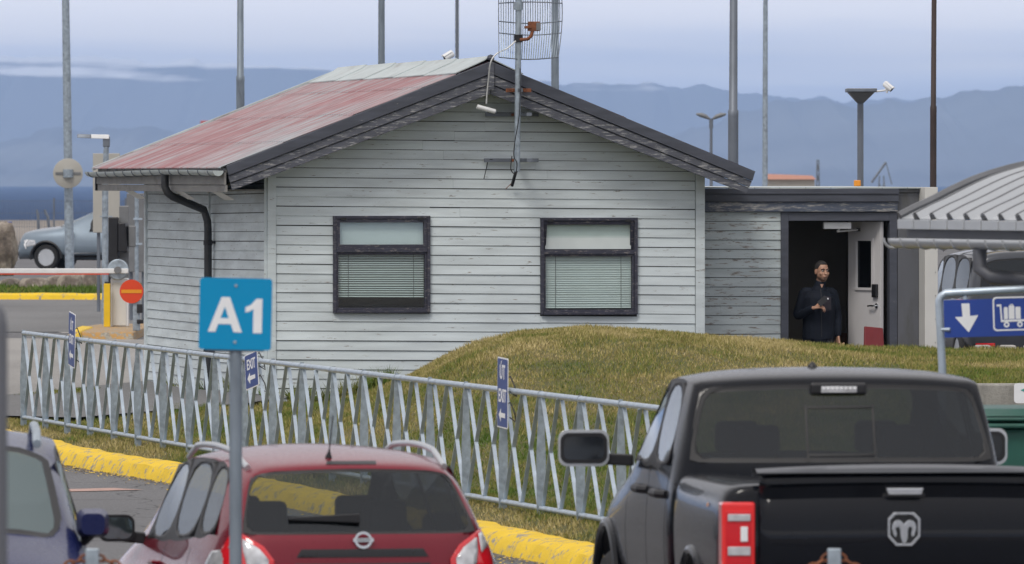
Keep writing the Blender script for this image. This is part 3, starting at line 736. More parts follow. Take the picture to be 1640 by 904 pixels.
# roof: corrugated sheets in lapped courses
def roof_side(sgn, name):
    rise = slopeL if sgn < 0 else slopeR; e_ = eL if sgn < 0 else eR
    run = abs(e_.x - apex.x) + (.05 if sgn < 0 else 0)
    c = math.cos(math.atan(rise)); n_u = Vector((sgn*rise, 0, 1)).normalized()
    mb = MB(); fr_ = [0, .115, .245, .50, .76, 1.0] if sgn < 0 else [0, .5, 1.0]
    v0, v1 = -.50, 9.35; pitch = .0762; n = int((v1-v0)/pitch)*6
    for k in range(len(fr_)-1):
        a_, b_2 = run*fr_[k], run*fr_[k+1] + (.03 if k < len(fr_)-2 else 0)
        vs = []; fs = []
        for i in range(n+1):
            v = v0 + (v1-v0)*i/n; w_ = .009*math.cos(2*math.pi*(v-v0)/pitch)
            for q, (dist, lift) in enumerate(((a_, .012), ((a_+b_2)/2, .014), (b_2, .017))):
                p = Vector((apex.x + sgn*dist, v, apex.z - rise*dist)) + n_u*(w_ + lift + .012 + .003*noise.noise(Vector((v*.8, dist*2, k))))
                vs.append(p)
        for i in range(n):
            for q in (0, 1): fs.append((i*3+q, i*3+q+1, (i+1)*3+q+1, (i+1)*3+q))
        mb.add(vs, fs)
    o = mb.build(name, M['roof'], HOUSE)
    for p in o.data.polygons: p.use_smooth = True
    # screws on the laps
    sc2 = MB()
    for fk in fr_[1:-1]:
        for i in range(int((v1-v0)/(pitch*2))):
            v = v0 + pitch*2*i; d = run*fk - .01
            p = Vector((apex.x + sgn*d, v, apex.z - rise*d)) + n_u*.034
            sc2.box(p - Vector((.009,.007,.007)), p + Vector((.009,.007,.004)))
    sc2.build('roof_screws', M['rust'] if sgn > 0 else M['galv_dark'], o)
    # deck under the sheets
    dk = MB(); p0 = Vector((apex.x, 0, apex.z)); p1 = Vector((apex.x+sgn*run, 0, apex.z-rise*run))
    q = [(p0.x,v0+.05,p0.z-.06),(p1.x-sgn*.05,v0+.05,p1.z-.055+rise*.05),(p1.x-sgn*.05,v1-.05,p1.z-.055+rise*.05),(p0.x,v1-.05,p0.z-.06)]
    q2 = [(x, y, z+.055) for x, y, z in q]; dk.hexa(q + q2); dk.build('roof_deck', M['soffit'], HOUSE)
    return o
roof_side(-1, 'roof'); roof_side(1, 'roof')
# ridge capping in lapped lengths
for k in range(5):
    v0 = -.46 + k*1.97; v1 = v0 + 2.02
    rc = MB(); lift = .03 + (k % 2)*.0; pts = []
    for s_, w_ in ((-1,.34),(1,.34)): pass
    prof = [(-.40, -.40*slopeL+.045), (-.06, -.01+.05), (0, .085), (.06, -.01+.05), (.40, -.40*slopeR+.045)]
    vs = []
    for v, dz in ((v0, .012), (v1, 0.0)):
        for x, z in prof: vs.append((apex.x+x, v, apex.z+z+dz))
        for x, z in prof[::-1]: vs.append((apex.x+x, v, apex.z+z+dz-.012))
    n = 10; fs = [(i, (i+1) % n, n+(i+1) % n, n+i) for i in range(n)] + [tuple(range(n))[::-1], tuple(range(n, 2*n))]
    rc.add(vs, fs); rc.build('ridge_cap', M['ridge'], HOUSE, smooth=False)
# verge flashing strip at the far gable edge
fl = MB(); fl.hexa([(apex.x,9.32,apex.z+.02),(eL.x-.06,9.32,eL.z-.02),(eL.x-.06,9.42,eL.z-.02),(apex.x,9.42,apex.z+.02),(apex.x,9.32,apex.z+.065),(eL.x-.06,9.32,eL.z+.025),(eL.x-.06,9.42,eL.z+.025),(apex.x,9.42,apex.z+.065)])
fl.build('verge_flashing', M['ridge'], HOUSE)
# barge boards: three stepped planks each side
def barge(sgn):
    e_ = eL if sgn < 0 else eR
    bT = L(785,103,-.5); bB = L(786,152,-.5); H_ = bT.z-bB.z
    fr_ = [0, .34, .67, 1.0]; outs = [.046, .026, .010]; 
    end_t = Vector((e_.x, 0, e_.z)); end_b = L(372,306,-.5) if sgn < 0 else L(1195,311,-.5)
    mats = [M['trim'], M['trim_edge'], M['trim_edge']]
    for k in range(3):
        mb = MB(); t0, t1 = fr_[k], fr_[k+1] - .02; y0, y1 = -.5-outs[k], -.5+.02
        A_ = Vector((apex.x, 0, bT.z - H_*t0)); B_ = Vector((apex.x, 0, bT.z - H_*t1))
        C_ = end_t.lerp(Vector((end_b.x, 0, end_b.z)), t0); D_ = end_t.lerp(Vector((end_b.x, 0, end_b.z)), t1)
        if k == 0: A_.z += .03; C_.z += .03
        g = -.003*sgn*-1
        q = [(B_.x+g,y0,B_.z),(D_.x,y0,D_.z),(D_.x,y1,D_.z),(B_.x+g,y1,B_.z),(A_.x+g,y0,A_.z),(C_.x,y0,C_.z),(C_.x,y1,C_.z),(A_.x+g,y1,A_.z)]
        mb.hexa(q); mb.build('barge_board', mats[k], HOUSE, bevel=.005)
    # lookout boards under the overhang
    mb = MB(); 
    q = [(apex.x,-.46,bB.z+.06),(end_b.x,-.46,end_b.z+.06),(end_b.x,-.02,end_b.z+.06),(apex.x,-.02,bB.z+.06)]
    mb.hexa([(x, y, z) for x, y, z in q] + [(x, y, z+.02) for x, y, z in q]); mb.build('gable_soffit', M['soffit'], HOUSE)
barge(-1); barge(1)
kb = MB(); kb.box((apex.x-.04,-.565,apex.z-.30),(apex.x+.035,-.548,apex.z+.02)); kb.build('apex_plate', M['trim_edge'], HOUSE, bevel=.004)
kb = MB(); kb.lathe([(0,-.03),(.035,-.02),(.045,0),(.035,.03),(0,.045)], 12, Matrix.Translation((apex.x,-.53,apex.z+.07))); kb.build('ridge_knob', M['trim'], HOUSE, smooth=True)

# eave on the left: fascia box, gutter with brackets, down pipe
eu = eL.x - .05; ez = eL.z - .05*slopeL
fb = MB(); zt = ez - .03; zb_ = LU(369,308,eu+.05).z
fb.box((eu+.03,-.48,zb_+.085),(eu+.055,9.3,zt)); fb.box((eu+.045,-.48,zb_),(eu+.07,9.3,zb_+.08))
fb.box((eu+.07,.02,zb_+.01),(-.002,9.28,zb_+.03)); fb.build('fascia', M['soffit'], HOUSE)
kb = MB(); kb.box((eu+.02,9.30,zb_),(eu+.10,9.36,zt)); kb.build('fascia_end', M['black'], HOUSE)
gt = MB(); gr_ = .062; gc = eu - .045; gz = ez - .005; vs = []; fs = []; NS = 12
stn = [-.52 + i*(9.9/40) for i in range(41)]
for v in stn:
    sag = .012*math.sin((v)*.55)
    for rr in (gr_, gr_-.006):
        for k in range(NS+1):
            a_ = math.pi + math.pi*k/NS; vs.append((gc + rr*math.cos(a_), v, gz + rr*math.sin(a_) + sag))
n1 = NS+1
for i in range(len(stn)-1):
    b0 = i*2*n1; b1 = (i+1)*2*n1
    for k in range(NS):
        fs.append((b0+k, b0+k+1, b1+k+1, b1+k)); fs.append((b0+n1+k, b1+n1+k, b1+n1+k+1, b0+n1+k+1))
    fs.append((b0, b1, b1+n1, b0+n1)); fs.append((b0+NS, b0+n1+NS, b1+n1+NS, b1+NS))
for i in (0, len(stn)-1):
    b0 = i*2*n1; fs.append(tuple(b0+k for k in range(n1)))
gt.add(vs, fs); GU = gt.build('gutter', M['ridge'], HOUSE, smooth=True)
for k in range(14):
    gb = MB(); v = -.15 + k*.71; sag = .012*math.sin(v*.55)
    gb.tube([(gc + (gr_+.006)*math.cos(math.pi+math.pi*j/8), v, gz+sag + (gr_+.006)*math.sin(math.pi+math.pi*j/8)) for j in range(9)] + [(gc+.075, v, gz+.03)], .0065, 6)
    gb.build('gutter_bracket', M['galv_dark'], GU)
vpp = LU(264,300,gc).y
pp = [(gc, vpp, gz-.03), (gc, vpp, gz-.19), (gc+.03, vpp, gz-.26)]
e1 = LU(322,338,-.09); e2_ = LU(333,352,-.09)
pp += [(gc+.09, vpp+.0, gz-.31), (-.14, e2_.y, e1.z+.015), (-.095, e2_.y, e2_.z-.02), (-.09, e2_.y, e2_.z-.12), (-.09, e2_.y, 0.2)]
dp = MB(); dp.tube(pp, .048, 14); dp.build('down_pipe', M['blackpipe'], HOUSE, smooth=True)
dp = MB()
for z in (e2_.z-.28, e2_.z-1.6): dp.tube([(-.09, e2_.y, z-.03), (-.09, e2_.y, z+.03)], .056, 14); dp.box((-.09,e2_.y-.07,z-.012),(-.0,e2_.y+.07,z+.012))
dp.build('pipe_clamp', M['black'], HOUSE)
for (px, py, s_) in ((352,316,1), (292,316,.8), (212,310,1)):
    p = LU(px, py, eu+.12); mb = MB()
    q = [(-.14,-.30*s_,.045),(.0,-.42*s_,-.05),(.0,.25*s_,-.05),(-.14,.33*s_,.045)]
    p.z = zb_-.04
    mb.hexa([(x+.10, y, z-.006) for x, y, z in q] + [(x+.10, y, z) for x, y, z in q]); mb.build('soffit_flap', M['offwhite'], HOUSE, loc=p)

# ---------------------------------------------------------------- low annex on the right
AV = .75                                                            # set back from the gable wall
def LA(px, py, dv=0): return L(px, py, AV+dv)
ANX = HOUSE
a0 = LA(1128,400).x; a1 = LA(1250,400).x; a2 = LA(1262,400).x; a3 = LA(1424,400).x; a4 = LA(1436,400).x; a5 = LA(1471,400).x; a6 = LA(1492,400).x
zt = LA(1200,340).z; zf = LA(1200,324).z; zr = LA(1200,303).z
aw = MB(); ns = 22; sp2 = 15.05/134.2
for k in range(26):
    z0 = zt - (k+1)*sp2
    if z0 < -.3: break
    cuts = [a0, a1]
    if k % 3 == 1: cuts = [a0, a0 + (a1-a0)*rb.uniform(.03,.25), a1]
    for s_, e_ in zip(cuts, cuts[1:]): board(aw, (s_+.001, AV, z0+rb.uniform(-.003,.003)), (e_-.001, AV, z0+rb.uniform(-.003,.003)), sp2, (0,-1,0), rnd=rb.uniform(-.005,.003))
aw.build('annex_wall', M['siding_worn'], HOUSE)
bk = MB(); bk.box((a0-.1,AV+.002,-.3),(a1+.01,AV+.09,zr-.02)); bk.build('annex_wall_core', M['backing'], HOUSE)
jm = MB(); jm.box((a1,AV-.03,-.3),(a2,AV+.10,zt+.0)); jm.box((a3,AV-.03,-.3),(a4,AV+.10,zt)); jm.box((a2,AV-.028,LA(1300,354).z),(a3,AV+.10,zt-.003))
jm.build('door_frame', M['trim'], HOUSE, bevel=.004)
fa = MB(); x0 = a0-.03; fa.box((x0,AV-.06,zt+.004),(a4,AV+.0,zf)); fa.build('annex_fascia', M['trim_peel'], HOUSE, bevel=.004)
fa = MB(); fa.box((x0,AV-.085,zf+.004),(a4+.004,AV-.02,zr)); fa.box((x0,AV-.10,zr-.06),(a4+.006,AV-.088,zr+.004)); fa.build('annex_flashing', M['trim'], HOUSE, bevel=.004)
# roof of the annex (slopes up to the back), pale metal sheets
rf = MB(); zb2 = LA(1340,298.5,4.2).z
for k in range(9):
    xa = x0 + (a6-x0)*k/9; xb = x0 + (a6-x0)*(k+1)/9 - .012
    rf.hexa([(xa,AV-.09,zr+.006),(xb,AV-.09,zr+.006),(xb,AV+4.2,zb2-.02),(xa,AV+4.2,zb2-.02),(xa,AV-.09,zr+.02),(xb,AV-.09,zr+.02),(xb,AV+4.2,zb2),(xa,AV+4.2,zb2)])
rf.build('annex_roof', M['ridge'], HOUSE)
pn = MB(); pn.box((a4+.008,AV-.02,-.3),(a5,AV+.5,LA(1450,309).z)); pn.box((a4+.008,AV-.045,LA(1450,309).z+.003),(a5,AV+.5,LA(1450,301).z)); pn.build('grey_panel', M['panel_dark'], HOUSE, bevel=.003)
pn = MB(); pn.box((a5+.003,AV-.30,-.3),(a6,AV+4.2,LA(1480,300).z)); pn.build('end_panel', M['offwhite'], HOUSE, bevel=.004)
rv = MB()
for k in range(9): rv.cyl((a6-.03,AV-.306,.3+k*.28),(a6-.03,AV-.299,.3+k*.28),.006,6)
rv.build('rivet', M['grey'], HOUSE)
# the room behind the doorway
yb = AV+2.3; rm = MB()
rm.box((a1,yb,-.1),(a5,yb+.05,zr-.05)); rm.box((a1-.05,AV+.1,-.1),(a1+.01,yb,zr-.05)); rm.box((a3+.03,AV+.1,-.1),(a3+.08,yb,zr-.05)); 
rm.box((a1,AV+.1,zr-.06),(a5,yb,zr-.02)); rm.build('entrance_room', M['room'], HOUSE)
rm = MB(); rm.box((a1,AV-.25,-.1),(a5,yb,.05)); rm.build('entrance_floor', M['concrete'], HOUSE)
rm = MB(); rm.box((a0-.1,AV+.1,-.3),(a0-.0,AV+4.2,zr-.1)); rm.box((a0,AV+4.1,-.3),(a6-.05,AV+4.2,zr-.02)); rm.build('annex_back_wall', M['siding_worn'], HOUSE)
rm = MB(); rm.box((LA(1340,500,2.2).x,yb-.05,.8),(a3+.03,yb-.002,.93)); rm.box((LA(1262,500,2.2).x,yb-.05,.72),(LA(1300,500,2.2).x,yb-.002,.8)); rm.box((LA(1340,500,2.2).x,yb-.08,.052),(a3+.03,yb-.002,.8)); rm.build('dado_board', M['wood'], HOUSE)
# closer arm and lamp in the door head
mb = MB(); p0 = LA(1318,367,.11); p1 = LA(1362,356,.11); mb.box((p0.x,AV+.06,p0.z),(p1.x,AV+.12,p1.z)); mb.build('door_closer', M['white'], HOUSE, bevel=.008)
# white door leaf: hinged inside, standing open towards the outside
h0 = LA(1363,400,.62); h1 = LA(1415,400,.05)
hv = Vector((h1.x-h0.x, h1.y-h0.y, 0)); wd = hv.length; ang = math.atan2(hv.y, hv.x)
ztop = LA(1390,355,.3).z
DR = thing('open_door', (0,0,0), 0); DR.parent = HOUSE; DR.location = (h0.x, h0.y, .06); DR.rotation_euler = (0,0,ang)
bpy.data.objects.remove(DR)
mb = MB(); Mx = Matrix.Translation((h0.x, h0.y, .06)) @ Matrix.Rotation(ang, 4, 'Z'); hh = ztop-.06
gx0, gx1, gz0, gz1 = wd*.27, wd*.74, (LA(1390,461,.3).z-.06), (LA(1390,386,.3).z-.06)
mb.poly([(0,0),(wd,0),(wd,hh),(0,hh)], [[(gx0,gz0),(gx0,gz1),(gx1,gz1),(gx1,gz0)]], Mx, .045)
DR = mb.build('door', M['door'], HOUSE, bevel=.003)
mb = MB(); e_ = .03
for a_, b_2 in (((gx0-e_,-.06,gz0-e_),(gx0,-.046,gz1+e_)), ((gx1,-.06,gz0-e_),(gx1+e_,-.046,gz1+e_)), ((gx0,-.06,gz1),(gx1,-.046,gz1+e_)), ((gx0,-.065,gz0-e_),(gx1,-.046,gz0))): mb.box(a_, b_2, M=Mx)
mb.build('vision_frame', M['door'], DR)
mb = MB(); mb.box((gx0,-.03,gz0),(gx1,-.022,gz1), M=Mx); mb.build('vision_pane', M['carglass_dark'], DR)
mb = MB(); hz_ = LA(1405,490,.1).z-.06; mb.lathe([(0,0),(.03,0),(.03,.012),(.012,.014),(.012,.05),(0,.05)], 12, Mx @ Matrix.Translation((wd-.07,-.045,hz_)) @ Matrix.Rotation(R(90),4,'X'))
mb.tube([Mx @ Vector((wd-.07,-.09,hz_)), Mx @ Vector((wd-.13,-.095,hz_)), Mx @ Vector((wd-.19,-.09,hz_-.005))], .011, 8); mb.build('handle', M['chrome'], DR, smooth=True)
mb = MB(); lz = LA(1405,470,.1).z-.06; mb.box((wd-.13,-.085,lz-.05),(wd-.04,-.046,lz+.11), M=Mx); mb.build('code_lock', M['black'], DR, bevel=.01)
mb = MB(); pA = LA(1341,371,.14); pB = Mx @ Vector((wd*.35,-.06,hh-.10)); mb.tube([pA, pB], .012, 6); mb.tube([pA, Vector((pA.x+.03, AV+.10, pA.z+.05))], .012, 6); mb.build('closer_arm', M['white'], DR)
mb = MB(); mb.lathe([(0,-.02),(.025,-.02),(.025,.02),(0,.02)], 10, Matrix.Translation(pB)); mb.build('closer_pivot', M['black'], DR)

# ---------------------------------------------------------------- galvanised railing with crossed bars
FD = (FB-FA); FLEN = FD.length; FD = FD/FLEN; FN = Vector((-FD.y, FD.x))       # along, and away to the right/back
if FN.x > 0: FN = -FN
FANG = math.atan2(FD.y, FD.x)
NB = 22; BAY = FLEN/19.0
def fz(s_): return lerp_tab([(0, .04), (FLEN, -.015), (FLEN*1.3, -.03)], s_)
P0 = Vector((FA.x, FA.y, 0))
FENCE = thing('railing', (FA.x, FA.y, fz(0)), FANG, 'galvanised steel railing with crossed flat bars, on the grass verge before the house', 'railing')
zbase = fz(0)
ZT, ZB_ = 1.238, .288                     # rails above the verge
def fzl(s_): return lerp_tab([(0, .0), (FLEN, -.055), (FLEN*1.3, -.07)], s_)
post_me = rail_me = None
def lp(s_, w, z): return Vector((s_, w, z + fzl(s_)))
post = MB(); 
vs = [(-.006,-.021,-.25+ZB_),( .006,-.021,-.25+ZB_)]
def post_mesh():
    mb = MB(); prof = [(-.20,.036),(ZB_+.10,.035),(.70,.040),(ZT-.10,.022),(ZT+.035,.016)]
    vs = []; fs = []
    for z, w in prof: vs += [(-.006,-w,z),(.006,-w,z),(.006,w,z),(-.006,w,z)]
    for i in range(len(prof)-1):
        for k in range(4): fs.append((i*4+k, i*4+(k+1) % 4, i*4+4+(k+1) % 4, i*4+4+k))
    fs += [(3,2,1,0), tuple(len(prof)*4-4+k for k in range(4))]
    mb.add(vs, fs)
    return mb
pr = post_mesh().build('post', M['galv'], FENCE, loc=(0,0,0)); first = pr
for i in range(1, NB):
    c_ = pr.copy(); COL.objects.link(c_); c_.parent = FENCE; c_.location = (i*BAY, 0, fzl(i*BAY) + random.uniform(-.006,.006)); c_.rotation_euler = (random.uniform(-.012,.012), random.uniform(-.006,.006), 0)
def railo(z, r_):
    mb = MB(); mb.cyl((.012,0,0),(BAY-.012,0,0), r_, 12); return mb.build('rail', M['galv_light'], FENCE, smooth=True)
slp = math.atan2(fzl(FLEN)-fzl(0), FLEN)
rt, rb_ = railo(ZT, .026), railo(ZB_, .024)
for z, src in ((ZT, rt), (ZB_, rb_)):
    for i in range(NB-1):
        c_ = src if i == 0 else src.copy()
        if i: COL.objects.link(c_); c_.parent = FENCE
        c_.location = (i*BAY, 0, z + fzl(i*BAY)); c_.rotation_euler = (0, -slp, 0)
hgt = ZT-ZB_-.04
def cross(sg):
    mb = MB(); w = BAY/2 - .10
    a_ = Vector((-w/2*sg, 0, 0)); b_2 = Vector((w/2*sg, 0, hgt)); m1 = a_.lerp(b_2, .5)
    mb.bar(a_, b_2, .034 if sg > 0 else .033, .008, (0,1,0)); return mb.build('bar', M['galv_light'], FENCE)
bars = [cross(1), cross(-1)]; fi = True
for i in range(NB-1):
    for q in (0, 1):
        for k, b_2 in enumerate(bars):
            s_ = i*BAY + BAY*(.27 + .46*q)
            c_ = b_2 if (i == 0 and q == 0) else b_2.copy()
            if not (i == 0 and q == 0): COL.objects.link(c_); c_.parent = FENCE
            c_.location = (s_, 0, ZB_+.02+fzl(s_)); c_.rotation_euler = (random.uniform(-.02,.02), 0, 0)
# blue signs wired to the railing
def fence_sign(px, py0, py1, wpx, texts, label, mat, lean=0, twist=0, worn=False):
    best = min((abs((lambda p: CX + p.x/p.y*F)(FA + FD*s_) - px), s_) for s_ in lin(0, FLEN, 900)); s_ = best[1]
    p = FA + FD*s_; s1 = p.y; h_ = (py1-py0)/F*s1; zc = H - ((py0+py1)/2-HY)/F*s1
    W_ = .40
    t = thing('blue_sign', (p.x, p.y, zc), FANG, label, 'sign', 'blue signs wired to the railing'); 
    t.rotation_euler = (0, lean, FANG+twist)
    # sign face looks towards -y (to the camera side)
    mb = MB(); Mf = Matrix.Rotation(0, 4, 'X') @ Matrix.Translation((0,-.05,0))
    def rr(w, h, r_, n=4):
        out = []
        for cx, cy, a_ in ((w-r_,h-r_,0),(-w+r_,h-r_,90),(-w+r_,-h+r_,180),(w-r_,-h+r_,270)):
            out += [(cx + r_*math.cos(R(a_+90*k/n)), cy + r_*math.sin(R(a_+90*k/n))) for k in range(n+1)]
        return out
    mb.poly(rr(W_/2, h_/2, .02), [], Mf, .004)
    pl = mb.build('plate', M['white_face'], t); mb = MB(); mb.poly(rr(W_/2-.012, h_/2-.012, .015), [], Mf @ Matrix.Translation((0,-.004,0)), .002); mb.build('panel', mat, t)
    mt = MB(); Mt = Mf @ Matrix.Translation((0,-.006,0)) @ Matrix.Rotation(0,4,'X')
    for tx, zz, sz in texts:
        if tx == '<':
            mt.poly([(-.13,zz),(-.05,zz+.055),(-.05,zz+.02),(.11,zz+.02),(.11,zz-.02),(-.05,zz-.02),(-.05,zz-.055)], [], Mt, .0015)
        else: text_mb(mt, tx, sz, Mt @ Matrix.Translation((0,0,zz)), .0015, sz*.02, .92)
    mt.build('lettering', M['white_face'], t)
    ti = MB()
    for z in (-.1, .12): ti.tube([(.1,-.045,z),(.19,-.03,z+.03),(.23,.0,z-.06),(.2,.02,z-.14),(.17,-.03,z-.1)], .006, 6)
    ti.build('wire_tie', M['black'], t)
    return t
fence_sign(815, 573, 686, 18, [('ÚT', .17, .17), ('EXIT', -.03, .155), ('<', -.19, 0)], 'blue and white ÚT EXIT sign standing tallest above the railing near the mound', M['navy_sign'], R(1.5))
fence_sign(411, 565, 622, 20, [('EXIT', .06, .14), ('<', -.07, 0)], 'crumpled low blue EXIT sign hanging on the railing behind the A1 sign', M['navy_sign'], R(-9), R(7))
t = fence_sign(123, 501, 588, 14, [('ÚT', .15, .15), ('EXIT', .0, .14), ('<', -.17, 0)], 'faded narrow blue sign at the far left end of the railing', M['navy_sign'], R(5))

# ---------------------------------------------------------------- A1 bay sign
D1 = 45.5; S1 = F/D1
def PX(px, py, D, y=0): p = W(px, py, D); return p
c = W(377.5, 503, D1); gz1 = -.12
A1 = thing('bay_sign', (c.x, D1, gz1), 0, 'bright blue square A1 sign on a grey tube post in front of the red car', 'sign')
hw = 58/S1; zc = c.z - gz1
def rrect(w, h, r_, cx=0, cy=0, n=5):
    out = []
    for sx, sy, a_ in ((1,1,0),(-1,1,90),(-1,-1,180),(1,-1,270)):
        out += [(cx + sx*(w-r_) + r_*math.cos(R(a_+90*k/n)), cy + sy*(h-r_) + r_*math.sin(R(a_+90*k/n))) for k in range(n+1)]
    return out
Mr = Matrix.Translation((0,-.04,zc)) @ Matrix.Rotation(R(1.2), 4, 'Y')
mb = MB(); mb.poly(rrect(hw, hw-.002, .018), [], Mr, .006); mb.build('panel', M['cyan_sign'], A1, bevel=.001)
k_ = 1/3.767/S1; X0, Y0 = 597, 462
q = lambda l: [((x-X0)*k_, -(y-Y0)*k_) for x, y in l]
ml = MB(); Ml = Mr @ Matrix.Translation((0,-.006,0))
ml.poly(q([(432,571),(512,361),(562,361),(638,573),(588,572),(571,524),(494,524),(478,571)]), [q([(507,488),(557,488),(533,418)])], Ml, .0015); ml.build('letter', M['white_face'], A1); ml = MB()
ml.poly(q([(705,575),(705,430),(684,444),(657,452),(657,420),(690,405),(722,368),(758,368),(758,575)]), [], Ml, .0015); ml.build('numeral', M['white_face'], A1)
for bz_ in (-.15, .15):
    mb = MB(); mb.lathe([(0,-.004),(.008,-.003),(.009,0),(0,0)], 8, Mr @ Matrix.Translation((0,-.007,bz_)) @ Matrix.Rotation(R(-90),4,'X')); mb.build('bolt', M['galv'], A1)
mb = MB(); mb.cyl((0,0,0),(0,0,zc-hw+.01), .034, 16); mb.build('post', M['steel_mast'], A1, smooth=True)
mb = MB(); zz = zc-hw+.012; mb.box((-.155,-.035,zz-.02),(.15,.0,zz+.012)); mb.build('bracket', M['galv_dark'], A1, bevel=.003)
mb = MB(); mb.lathe([(0,0),(.075,0),(.075,.012),(.05,.02),(.05,.06),(0,.06)], 16); mb.build('base_plate', M['galv_dark'], A1, smooth=True)

# close out of focus post at the left edge
p = W(-5, 492, 27); NP = thing('steel_post', (p.x, 27, -.12), 0, 'blurred dark grey post close by, at the left edge of the photo', 'post')
mb = MB(); r_ = 17.5/F*27; mb.lathe([(r_*1.05,0),(r_,.2),(r_*.97,p.z+.06),(r_*.8,p.z+.10),(r_*.4,p.z+.125),(0,p.z+.13)], 20); mb.build('post', M['panel_dark'], NP, smooth=True)

# ---------------------------------------------------------------- tall masts and lamp posts
def mast(px, pxb, D, w, ybot, mat, label, collar=None, zb=None, top=9.5, name='mast', group='tall steel masts'):
    zb = ground(0, D) if zb is None else zb
    xb = (pxb-CX)/F*D; xt = (px-CX)/F*D; rb2 = w/2/F*D
    t = thing(name, (xb, D, zb), 0, label, 'mast', group)
    zc = (H-(0-HY)/F*D) - zb; lean = (xt-xb)/max(1, zc-(H-(ybot-HY)/F*D-zb))
    Z = H + 282/F*D - zb + top*.35
    col_z = None if collar is None else H-(collar-HY)/F*D - zb
    mb = MB(); prof = []
    if col_z: pts = [(0, 1.12), (col_z-.02, 1.10), (col_z, 1.13), (col_z+.08, 1.13), (col_z+.10, .92), (Z, .70)]
    else: pts = [(0, 1.1), (Z*.5, .95), (Z, .75)]
    mb.tube([(lean*(z-(H-(ybot-HY)/F*D-zb)) if z > 1 else 0, 0, z) for z, _ in pts], [rb2*f_ for _, f_ in pts], 14); mb.build('shaft', mat, t, smooth=True)
    mb = MB(); mb.lathe([(0,0),(rb2*2.4,0),(rb2*2.4,.03),(rb2*1.6,.05),(rb2*1.5,.15),(0,.15)], 14); mb.build('base', mat, t, smooth=True)
    return t
MS = M['steel_mast']
T108 = mast(105, 112, 212, 13.5, 430, M['galv'], 'tall grey mast with a round sign on it, leftmost in the photo', None)
mast(385, 385, 150, 12, 183, MS, 'tall steel mast with a collar behind the lower left slope of the red roof', 130)
mast(611, 611, 150, 11.5, 110, MS, 'tall steel mast behind the middle of the red roof')
mast(732, 732, 240, 6.5, 95, M['galv_dark'], 'thinnest distant mast, beside the roof ridge and camera')
mast(889, 889, 140, 13, 147, MS, 'tall steel mast directly behind the grid antenna')
mast(1175, 1174, 132, 15, 262, M['galv_dark'], 'thick collared steel mast behind the right end of the gable boards', 186)
mast(1226, 1225, 200, 8.5, 298, M['galv'], 'thin pale mast behind the low annex roof')
mast(1496, 1494, 125, 9.5, 310, M['brown_mast'], 'dark brown pole behind the white end panel of the annex', 180)
# round sign back on the first mast
c = W(109, 278, 211.6); t = thing('round_sign', c, R(8), 'round beige back of a road sign fixed to the leftmost mast', 'sign')
r_ = 24/F*211.6; mb = MB(); mb.lathe([(0,.01),(r_-.02,.01),(r_,.0),(r_,-.03),(r_-.03,-.03),(r_-.03,-.005),(0,-.005)], 32, Matrix.Rotation(R(90),4,'X')); mb.build('disc', M['beige'], t, smooth=True)
mb = MB(); mb.box((-r_*.85,-.03,-.03),(r_*.85,-.012,.03)); mb.build('rib', M['grey'], t); mb = MB(); mb.tube([(0,-.0,-.1),(0,0,.1)], .13, 14); mb.build('clamp', M['galv'], t)

def cctv(px, ytop, ybot, D, wpx, label, ext0, ext1, camx, camy, yb_head, camlab=None, flip=1):
    zb = ground(0, D); x = (px-CX)/F*D; u = D/F
    t = thing('camera_pole', (x, D, zb), 0, label, 'pole', 'camera poles')
    Z = lambda py: H-(py-HY)*u - zb
    X = lambda p_: (p_-px)*u
    mb = MB(); mb.tube([(0,0,0),(0,0,Z(yb_head))], wpx/2*u, 8); mb.build('pole', M['galv_dark'], t)
    mb = MB(); zt, z1 = Z(ytop), Z(ytop+ (6 if yb_head-ytop > 12 else 5)); w = .35
    mb.box((X(ext0),-w,z1),(X(ext1),w,zt)); mb.build('head_plate', M['galv_dark'], t, bevel=.01)
    mb = MB(); zq = Z(yb_head)
    mb.add([(X(ext0)+.03,-w,z1-.004),(X(ext1)-.03,-w,z1-.004),(X(ext1)-.03,w,z1-.004),(X(ext0)+.03,w,z1-.004),(-wpx/2*u*1.1,-.08,zq),(wpx/2*u*1.1,-.08,zq),(wpx/2*u*1.1,.08,zq),(-wpx/2*u*1.1,.08,zq)],
           [(0,1,2,3),(0,4,5,1),(1,5,6,2),(2,6,7,3),(3,7,4,0),(4,7,6,5)]); mb.build('head_cone', M['grey'], t)
    return t, X, Z, u
t, X_, Z_, u_ = cctv(1378, 142, 298, 118, 10, 'grey pole with a wide flat head carrying a white camera, behind the annex', 1355, 1403, 1425, 138, 165)
mb = MB(); mb.tube([(X_(1402),0,Z_(147)),(X_(1418),0,Z_(145)),(X_(1419),0,Z_(141))], 1.6*u_, 8); mb.build('arm', M['white'], t, smooth=True)
